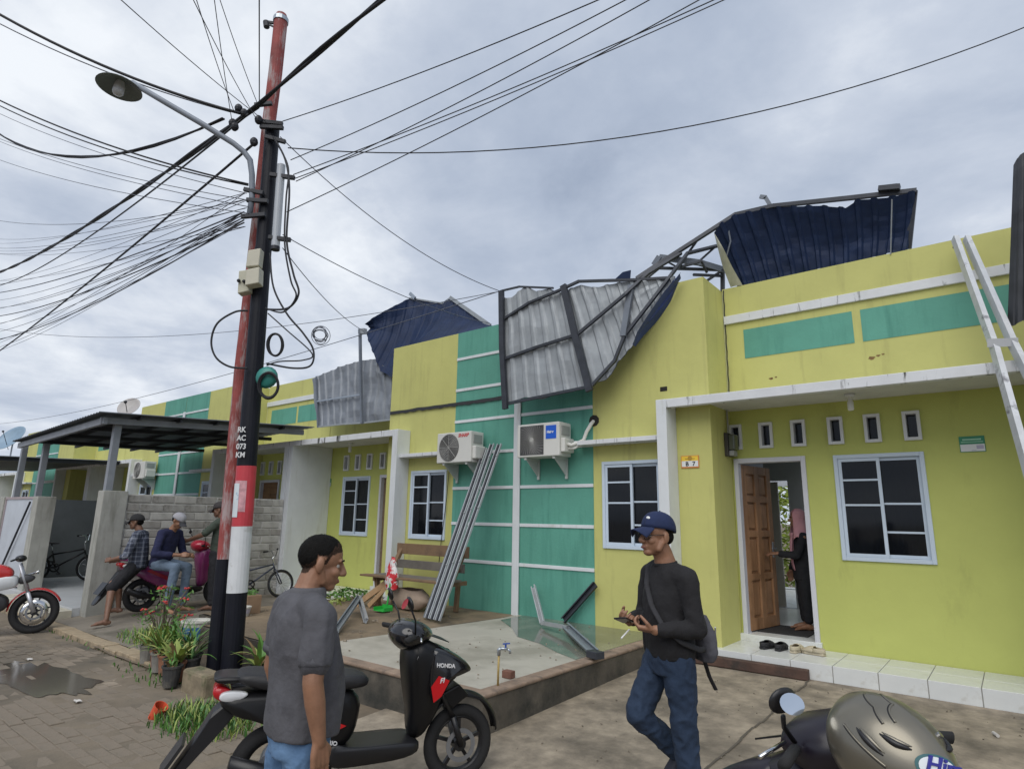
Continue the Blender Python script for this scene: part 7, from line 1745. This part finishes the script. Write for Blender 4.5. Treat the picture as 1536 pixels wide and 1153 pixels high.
p = man_seated('man in dark cap and green shirt standing behind the pole, hand on the scooter', (fabric('olive_shirt', (0.05, 0.065, 0.05)), 'short'), fabric('charcoal_trousers', (0.02, 0.02, 0.024)), fabric('faded_black_cap', (0.045, 0.04, 0.04)), 0.80, 0.0, (1, 0.1, -0.15),
    (((0.03, 0.10, 0.47), (0.0, 0.11, 0.09), (1, 0.2, 0)), ((0.03, -0.10, 0.47), (0.0, -0.11, 0.09), (1, -0.2, 0))), (((0.20, 0.26, 1.16), (0.46, 0.20, 1.06), (1, 0, -0.1)), ((0.02, -0.26, 1.10), (0.10, -0.25, 0.86), (0.1, 0, -1))), None)
put(p, Vector((-10.450, 5.606, 0.160)) * Vector((1, 1, 0)) + Vector((0, 0, 0.0)) if False else (-10.56, 5.34, 0.03), R(222), 1.04)

# ------------------------------------------------------------------ pots, plants, small things
terra = mat('terracotta', (0.26, 0.115, 0.065), 0.85, var=0.25, scale=8, stain=(0.12, 0.09, 0.06), sscale=6)
potgrey = mat('dusty_black_pot', (0.045, 0.045, 0.045), 0.8, var=0.3, scale=8, stain=(0.12, 0.11, 0.09), sscale=6)
potcon = mat('cement_pot', (0.20, 0.19, 0.17), 0.9, var=0.25, scale=8)
soil = mat('potting_soil', (0.05, 0.035, 0.025), 1.0, var=0.3, scale=30)
lv = [mat('variegated_leaf', (0.24, 0.30, 0.07), 0.5, var=0.2, scale=12), mat('fresh_leaf', (0.085, 0.20, 0.035), 0.5, var=0.3, scale=9), mat('deep_leaf', (0.05, 0.14, 0.03), 0.5, var=0.3, scale=9), mat('pale_leaf', (0.36, 0.39, 0.12), 0.5, var=0.2, scale=9), mat('withered_leaf', (0.20, 0.13, 0.06), 0.8, var=0.3, scale=9)]
def blade_mesh(L, W, droop):
    q = MB(); n = 7
    for k in range(n + 1):
        u = k / n; a = droop * u
        x = L * (math.sin(a) / max(droop, 0.01)); z = L * (1 - math.cos(a)) / max(droop, 0.01)
        c = Vector((z, 0, x)); w_ = W * math.sin(min(1, 0.12 + u * 0.95) * math.pi) ** 0.7 + 0.001
        q.v += [c + Vector((0.15 * w_, -w_, 0)), c, c + Vector((0.15 * w_, w_, 0))]
    for k in range(n):
        for j in range(2):
            a = k * 3 + j; q.f.append((a, a + 1, a + 4, a + 3)); q.m.append(0)
    return q
BL = {}
rp_ = random.Random(21)
def plant(x, y, z, pot, kinds, nleaf, L, W, label, rad=0.095, ht=0.2, droop=(0.5, 1.7), spread=0.9):
    L *= 0.78; W *= 0.8; nleaf = int(nleaf * 1.45)
    t = thing('potted_plant', label, 'plant', (x, y, z), group='potted plants around the poles')
    q = MB(); q.lathe([(0.0, 0.0), (rad * 0.72, 0.0), (rad * 0.95, ht * 0.9), (rad * 1.06, ht * 0.9), (rad * 1.06, ht), (rad * 0.9, ht), (rad * 0.86, ht * 0.9)], n=16); q.build('pot', pot, t, smooth=False, world=False)
    q = MB(); q.lathe([(0.0, ht * 0.88), (rad * 0.88, ht * 0.88)], n=14); q.build('soil', soil, t, world=False)
    for k in range(nleaf):
        kd = rp_.choice(kinds) if rp_.random() > 0.1 else 4; dr = rp_.choice((0.55, 1.0, 1.5)); key = (kd, dr, round(L, 2), round(W, 3))
        rot = (rp_.uniform(-0.15, 0.15), rp_.uniform(0.05, spread) , rp_.uniform(0, 6.28)); sc = rp_.uniform(0.5, 1.2); loc = (rp_.uniform(-0.3, 0.3) * rad, rp_.uniform(-0.3, 0.3) * rad, ht * 0.86)
        if key not in BL: BL[key] = blade_mesh(L, W, dr).build('leaf', lv[kd], t, smooth=True, world=False, fix=False); o = BL[key]; o.location = loc; o.rotation_euler = rot; o.scale = (sc,) * 3
        else: piece(BL[key], loc, t, rot, (sc,) * 3)
    return t
spec = [(-8.34, 3.52, 'dusty black pot, narrow green leaves, next to the kerb end', potgrey, (1, 2), 14, 0.34, 0.013), (-8.12, 3.38, 'squat cement pot of drooping yellow-green leaves', potcon, (0, 1, 3), 16, 0.40, 0.016), (-7.93, 3.42, 'black pot of striped yellow-green leaves beside the cement pot', potgrey, (0, 3), 16, 0.42, 0.018), (-7.72, 3.34, 'brown clay pot with a dense fountain of bright green blades', terra, (1, 0), 22, 0.46, 0.014),
        (-7.52, 3.52, 'pot of deep green grassy blades behind the clay pots', potcon, (1, 2), 26, 0.52, 0.012), (-7.42, 3.30, 'clay pot with a few broad pale-edged leaves', terra, (0, 3), 10, 0.36, 0.028), (-7.22, 3.27, 'small dusty pot with broad striped leaves by the pole foot', potgrey, (0, 3, 1), 10, 0.36, 0.030), (-7.30, 3.52, 'tall spiky green plant directly behind the striped leaves', potgrey, (1, 2), 20, 0.50, 0.014), (-7.02, 3.22, 'rusty pot of wide yellow-striped leaves in front of the rusty pole', terra, (0, 3), 11, 0.38, 0.032), (-6.88, 3.12, 'dark cracked pot with a short leafy stump beside the pole', potgrey, (1,), 7, 0.22, 0.02),
        (-8.22, 3.62, 'pot of thin arching leaves behind the dusty black pot', potcon, (1, 0), 18, 0.44, 0.012), (-8.02, 3.58, 'pot crowded with pale striped blades in the back row', terra, (0, 3, 1), 18, 0.46, 0.016), (-7.80, 3.56, 'pot with a tuft of dark narrow leaves in the back row', potgrey, (2, 1), 22, 0.50, 0.011), (-7.60, 3.30, 'cracked cement pot between the two clay pots', potcon, (0, 1), 14, 0.36, 0.016), (-7.10, 3.40, 'black pot of fine green blades beside the rusty pole', potgrey, (1, 2), 18, 0.42, 0.012),
        (-6.42, 3.86, 'clay pot with arching yellow leaves just behind the black pole', terra, (0, 3, 1), 14, 0.46, 0.030), (-6.25, 3.70, 'black pot of green leaves between the black pole and terrace edge', potgrey, (1, 0), 14, 0.42, 0.026)]
for x, y, lb, pt_, kd, n, L, W in spec: plant(x, y, -0.125, pt_, kd, n, L, W, lb)
# crown-of-thorns bush with red flowers
t = thing('flowering_shrub', 'thorny shrub with red flowers in front of the seated men', 'shrub', (-9.35, 4.05, -0.08))
q = MB(); st_ = []
for k in range(16):
    a = rp_.uniform(0, 6.28); r1 = rp_.uniform(0.05, 0.34); e = Vector((-9.35 + r1 * math.cos(a) * 1.3, 4.05 + r1 * math.sin(a), rp_.uniform(0.15, 0.62)))
    q.tube([(-9.35 + 0.06 * math.cos(a), 4.05 + 0.06 * math.sin(a), -0.1), Vector((-9.35, 4.05, 0.1)).lerp(e, 0.6), e], [0.012, 0.010, 0.008], 6); st_.append(e)
q.build('stems', mat('thorny_stem', (0.12, 0.10, 0.07), 0.8), t)
q = MB()
for e in st_: leaf_cloud(q, e + Vector((0, 0, -0.06)), 0.12, 0.12, 0.12, 16, 0.035, int(e.x * 977) & 255)
q.build('foliage', lv[1], t, fix=False)
for k, e in enumerate(st_[:13]):
    q = MB()
    for j in range(7): q.ball(e + Vector((rp_.uniform(-0.03, 0.03), rp_.uniform(-0.03, 0.03), rp_.uniform(0.0, 0.03))), 0.016, 0.016, 0.010, 8, 5)
    q.build('flower', mat('coral_red_petal', (0.55, 0.06, 0.055), 0.6, var=0.2, scale=20), t, smooth=True)
# weeds
def weeds(name, label, x0, x1, y0, y1, z, n, L, mats, seed, wd=0.006):
    r_ = random.Random(seed); q = MB()
    for k in range(n):
        x, y = r_.uniform(x0, x1), r_.uniform(y0, y1)
        dx_, dy_ = (x - (x0 + x1) / 2) / (x1 - x0) * 2, (y - (y0 + y1) / 2) / (y1 - y0) * 2
        if dx_ * dx_ + dy_ * dy_ > 1 - 0.5 * r_.random(): continue
        a = r_.uniform(0, 6.28); h_ = L * r_.uniform(0.4, 1.15) * (1.2 - 0.6 * (dx_ * dx_ + dy_ * dy_)); l_ = h_ * r_.uniform(0.2, 0.9); c, s_ = math.cos(a), math.sin(a); p = Vector((x, y, z))
        q.add([p + Vector((-s_ * wd, c * wd, 0)), p + Vector((s_ * wd, -c * wd, 0)), p + Vector((c * l_ * 0.4 + s_ * wd, s_ * l_ * 0.4 - c * wd, h_ * 0.7)), p + Vector((c * l_ * 0.4 - s_ * wd, s_ * l_ * 0.4 + c * wd, h_ * 0.7)), p + Vector((c * l_, s_ * l_, h_))], [(0, 1, 2, 3), (3, 2, 4)], r_.randrange(len(mats)))
    o = q.build(name, mats, None, fix=False); tag(o, label, 'grass', kind='stuff'); return o
weeds('grass_clump', 'clump of green grass and weeds beside the rear of the black scooter', -6.2, -4.95, 2.45, 3.25, -0.15, 1300, 0.13, [lv[1], lv[2], lv[0]], 4)
weeds('grass_fringe', 'thin weeds along the foot of the pots', -8.6, -6.3, 2.95, 3.35, -0.15, 130, 0.08, [lv[1], lv[2]], 5)
weeds('grass_fringe', 'sparse weeds in front of the flowering shrub', -10.0, -8.4, 3.5, 4.2, -0.09, 500, 0.14, [lv[1], lv[0]], 6)
weeds('grass_fringe', 'weeds and seedlings along the kerb', -11.8, -8.4, 3.22, 3.34, -0.15, 60, 0.06, [lv[1], lv[2]], 9)
t = thing('leafy_weeds', 'low leafy weeds growing beside the bench at the house wall', 'weeds', (-9.15, 7.2, 0.18))
q = MB(); leaf_cloud(q, (-9.05, 6.9, 0.28), 0.40, 0.45, 0.10, 240, 0.045, 8); q.build('leaves', lv[1], t, fix=False)
q = MB(); leaf_cloud(q, (-8.75, 6.1, 0.25), 0.35, 0.5, 0.09, 160, 0.05, 18); q.build('leaves', lv[0], t, fix=False)
# buckets, tub, cup, stone
def bucket(x, y, z, r_, h, m, label, band=None):
    t = thing('bucket', label, 'bucket', (x, y, z)); q = MB(); q.lathe([(0, 0), (r_ * 0.82, 0), (r_, h), (r_ * 1.08, h), (r_ * 1.08, h - 0.02), (r_ * 0.97, h - 0.02), (r_ * 0.94, h - 0.03), (r_ * 0.8, 0.01), (0, 0.01)], n=24); q.build('tub', m, t, smooth=False, world=False)
    if band: q = MB(); q.lathe([(r_ * 0.90, h * 0.35), (r_ * 0.985, h * 0.80)], n=24); o = q.build('label_band', band, t, world=False, fix=False); o.scale = (1.012, 1.012, 1)
pw = mat('white_bucket_plastic', (0.58, 0.57, 0.52), 0.5, var=0.1, scale=5)
bucket(-8.35, 4.02, -0.09, 0.17, 0.34, pw, 'white plastic paint bucket with blue label behind the potted plants', mat('blue_label', (0.06, 0.16, 0.36), 0.5))
bucket(-8.55, 4.72, 0.19, 0.12, 0.14, pw, 'low white tub with violet mark on the terrace edge', mat('violet_label', (0.50, 0.48, 0.58), 0.5))
t = thing('planter_box', 'tan wooden planter box with green seedlings beside the pole', 'planter', (-8.75, 4.95, 0.19))
q = MB(); q.box(-8.86, -8.64, 4.84, 5.06, 0.20, 0.45); q.build('box', mat('tan_planter', (0.32, 0.21, 0.13), 0.8, var=0.2), t, bevel=0.006)
q = MB(); leaf_cloud(q, (-8.75, 4.95, 0.48), 0.10, 0.10, 0.05, 70, 0.03, 3); q.build('seedlings', lv[1], t, fix=False)
q = MB(); q.lathe([(0.0, 0), (0.045, 0), (0.06, 0.13), (0.055, 0.13), (0.04, 0.01)], (-6.02, 2.62, -0.145), (0.5, 0.2, 0.8), 16); o = q.build('plastic_cup', mat('orange_red_plastic', (0.62, 0.09, 0.04), 0.45), None); tag(o, 'orange-red plastic cup lying in the grass clump', 'cup')
q = MB(); q.box(-6.75, -6.28, 3.16, 3.36, -0.2, 0.06); o = q.build('stone_block', mat('mossy_stone', (0.22, 0.18, 0.12), 0.95, var=0.35, scale=6, bump=0.6, bscale=20, stain=(0.09, 0.10, 0.05), sscale=4), None, bevel=0.03); tag(o, 'mossy stone block at the foot of the black pole', 'stone')
q = MB(); q.tube([(-0.333, 6.568, 0.000), (-0.303, 6.493, 0.000)], 0.013, 8); o = q.build('cigarette_pack', mat('white_litter', (0.55, 0.53, 0.50), 0.8), None); o.name = 'litter'; tag(o, 'pale scrap of litter on the concrete by the tiled step', 'litter')
for k, (x, y, lb) in enumerate(((-7.0, 2.35, 'crumpled white paper scrap on the paved road'), (-9.3, 2.55, 'pale plastic strip at the edge of the puddle'))):
    q = MB(); q.grid(lambda u, v: (x + 0.09 * (u - 0.5), y + 0.05 * (v - 0.5), -0.128 + 0.02 * abs(nz(u * 5 + k, v * 5))), 6, 4); o = q.build('litter', mat('white_litter', (0.55, 0.53, 0.50)), None, fix=False); tag(o, lb, 'litter')
# ---- shoes on the doorstep
def slipper(x, y, rz, m, sole, label, strap=True):
    t = thing('clog', label, 'shoe', (x, y, 0.166), rz); t.rotation_euler = (0, 0, rz)
    q = MB(); q.prism([(-0.12, -0.034, 0), (0.0, -0.042, 0), (0.08, -0.05, 0), (0.13, -0.03, 0), (0.13, 0.03, 0), (0.08, 0.05, 0), (0.0, 0.042, 0), (-0.12, 0.034, 0)], (0, 0, 0.03)); q.build('sole', sole, t, world=False, bevel=0.008)
    q = MB(); q.grid(lambda u, v: (lerp(-0.01, 0.138, v) , 0.052 * math.cos(math.pi * u) * (1 - 0.45 * v ** 3), 0.028 + 0.062 * math.sin(math.pi * u) ** 0.7 * (1 - v ** 2.2)), 14, 10); q.build('upper', m, t, smooth=True, world=False, fix=False, solid=0.006)
    q = MB(); q.grid(lambda u, v: (-0.125 * math.sin(math.pi * u) ** 0.6 + 0.0, 0.046 * math.cos(math.pi * u), lerp(0.03, 0.075, v)), 14, 3); q.build('heel_strap', m, t, smooth=True, world=False, fix=False, solid=0.006)
dk = mat('charcoal_foam', (0.018, 0.018, 0.022), 0.7); cr = mat('cream_foam', (0.50, 0.44, 0.32), 0.7)
slipper(-2.42, 7.83, R(75), dk, dk, 'black clog on the doorstep, the one farther from the cream pair')
slipper(-2.27, 7.84, R(85), dk, dk, 'black clog on the doorstep, the one next to the cream pair')
slipper(-2.10, 7.84, R(80), cr, cr, 'cream clog pointing indoors on the doorstep')
slipper(-1.92, 7.83, R(165), cr, cr, 'cream clog turned sideways at the right door jamb')
# ---- gold helmet on the near scooter
t = thing('motorcycle_helmet', 'gold-grey full helmet with oval sticker resting on the dark scooter', 'helmet', (-0.327, 2.111, 0.995))
HCN = Vector((-0.338, 2.102, 0.984))
ax1 = (Vector((0.78, 0.626, 0)) * 0.42 + Vector((0.626, -0.78, 0)) * 0.72 + Vector((0, 0, -0.50))).normalized()
ax3 = Vector((0, 0, 1)) + Vector((0.626, -0.78, 0)) * 0.15; ax3 = (ax3 - ax1 * ax3.dot(ax1)).normalized(); ax2 = ax3.cross(ax1)
def HP(x, y, z): return HCN + ax1 * x + ax2 * y + ax3 * z
def hsurf(a, e, off=0.0):
    """a: azimuth from the long axis, e: elevation"""
    rx, ry, rz_ = 0.172 + off, 0.136 + off, 0.135 + off
    ridge = 0.004 * math.exp(-((math.sin(a) * math.cos(e)) / 0.16) ** 2)
    return HP((rx + ridge) * math.cos(e) * math.cos(a), (ry + ridge) * math.cos(e) * math.sin(a) * (1 - 0.10 * math.cos(a) * math.cos(e)), (rz_ + ridge) * math.sin(e))
gold = mat('gold_grey_metallic', (0.205, 0.188, 0.15), 0.34, metal=0.7, var=0.08, scale=3, coat=0.25)
q = MB(); q.grid(lambda u, v: hsurf(2 * math.pi * u, lerp(-0.95, math.pi / 2, v)), 64, 32); q.build('shell', gold, t, smooth=True, fix=False)
q = MB(); q.grid(lambda u, v: HP(0.160 * math.cos(2 * math.pi * u) * lerp(0.62, 0.55, v), 0.126 * math.sin(2 * math.pi * u) * lerp(0.60, 0.5, v), -0.115 - 0.02 * v), 40, 3); q.build('lining', seat_m, t, smooth=True, fix=False)
def hpath(pts, n=12):
    out_ = []
    for (a0, e0), (a1, e1) in zip(pts[:-1], pts[1:]):
        for i in range(n): out_.append((lerp(a0, a1, i / n), lerp(e0, e1, i / n)))
    return out_ + [pts[-1]]
for pts in (((-1.97, 0.52), (-1.70, 0.50), (-1.41, 0.48)), ((-1.66, 0.76), (-1.35, 0.80), (-1.03, 0.88))):
    ph = hpath(pts)
    q = MB(); q.tube([hsurf(a, e, 0.001) for a, e in ph], [0.0015 + 0.007 * math.sin(i / (len(ph) - 1) * math.pi) for i in range(len(ph))], 8); q.build('vent_slot', black, t, smooth=True)
    q = MB(); q.tube([hsurf(a, e + 0.055, 0.0) for a, e in ph], [0.001 + 0.006 * math.sin(i / (len(ph) - 1) * math.pi) for i in range(len(ph))], 8); q.build('vent_lip', gold, t, smooth=True)
for pts in (((-2.97, 0.85), (-2.37, 1.02), (-1.78, 0.96)), ((-3.42, 0.98), (-2.9, 1.30), (-1.66, 1.16)), ((-2.16, 0.36), (-1.62, 0.35), (-1.31, 0.34))):
    q = MB(); q.tube([hsurf(a, e, 0.0) for a, e in hpath(pts)], 0.0032, 6); q.build('rib', gold, t, smooth=True)
    q = MB(); q.tube([hsurf(a, e - 0.03, -0.0005) for a, e in hpath(pts)], 0.0016, 6); q.build('groove', black, t, smooth=True)
q = MB(); q.tube([hsurf(0.72, 1.11, 0.0), hsurf(0.72, 1.11, 0.006)], 0.008, 14); q.build('rivet', chrome, t)
ph = hpath(((0.2, 1.0), (0.5, 0.95), (0.9, 0.98)))
q = MB(); q.tube([hsurf(a, e, 0.001) for a, e in ph], [0.001 + 0.008 * math.sin(i / (len(ph) - 1) * math.pi) for i in range(len(ph))], 8); q.build('vent_slot', black, t, smooth=True)
def stick(sx, sz):
    q = MB(); n_ = 28
    for rr_2 in (0.0, 0.5, 1.0):
        for k in range(n_): q.v.append(hsurf(-0.42 + sx * rr_2 * math.cos(k * 6.2832 / n_), 0.72 + sz * rr_2 * math.sin(k * 6.2832 / n_), 0.002 if sx < 0.5 else 0.0012))
    for j in range(2):
        for k in range(n_): q.f.append((j * n_ + k, j * n_ + (k + 1) % n_, (j + 1) * n_ + (k + 1) % n_, (j + 1) * n_ + k)); q.m.append(0)
    return q
stick(0.54, 0.25).build('sticker_edge', mat('teal_edge', (0.04, 0.12, 0.13), 0.4), t, smooth=True, fix=False)
stk = stick(0.47, 0.21).build('sticker', mat('white_sticker', (0.68, 0.72, 0.74), 0.4, var=0.04), t, smooth=True, fix=False)
oS = hsurf(-0.78, 0.66, 0.004); rS = (hsurf(-0.06, 0.66, 0.004) - oS).normalized(); nS = (hsurf(-0.42, 0.72, 0.1) - hsurf(-0.42, 0.72, 0.0)).normalized()
text('Him', 0.052, oS, rS, nS.cross(rS), mat('blue_script', (0.03, 0.03, 0.25), 0.4), stk, bold=0.001, shear=0.3, ext=0.004)
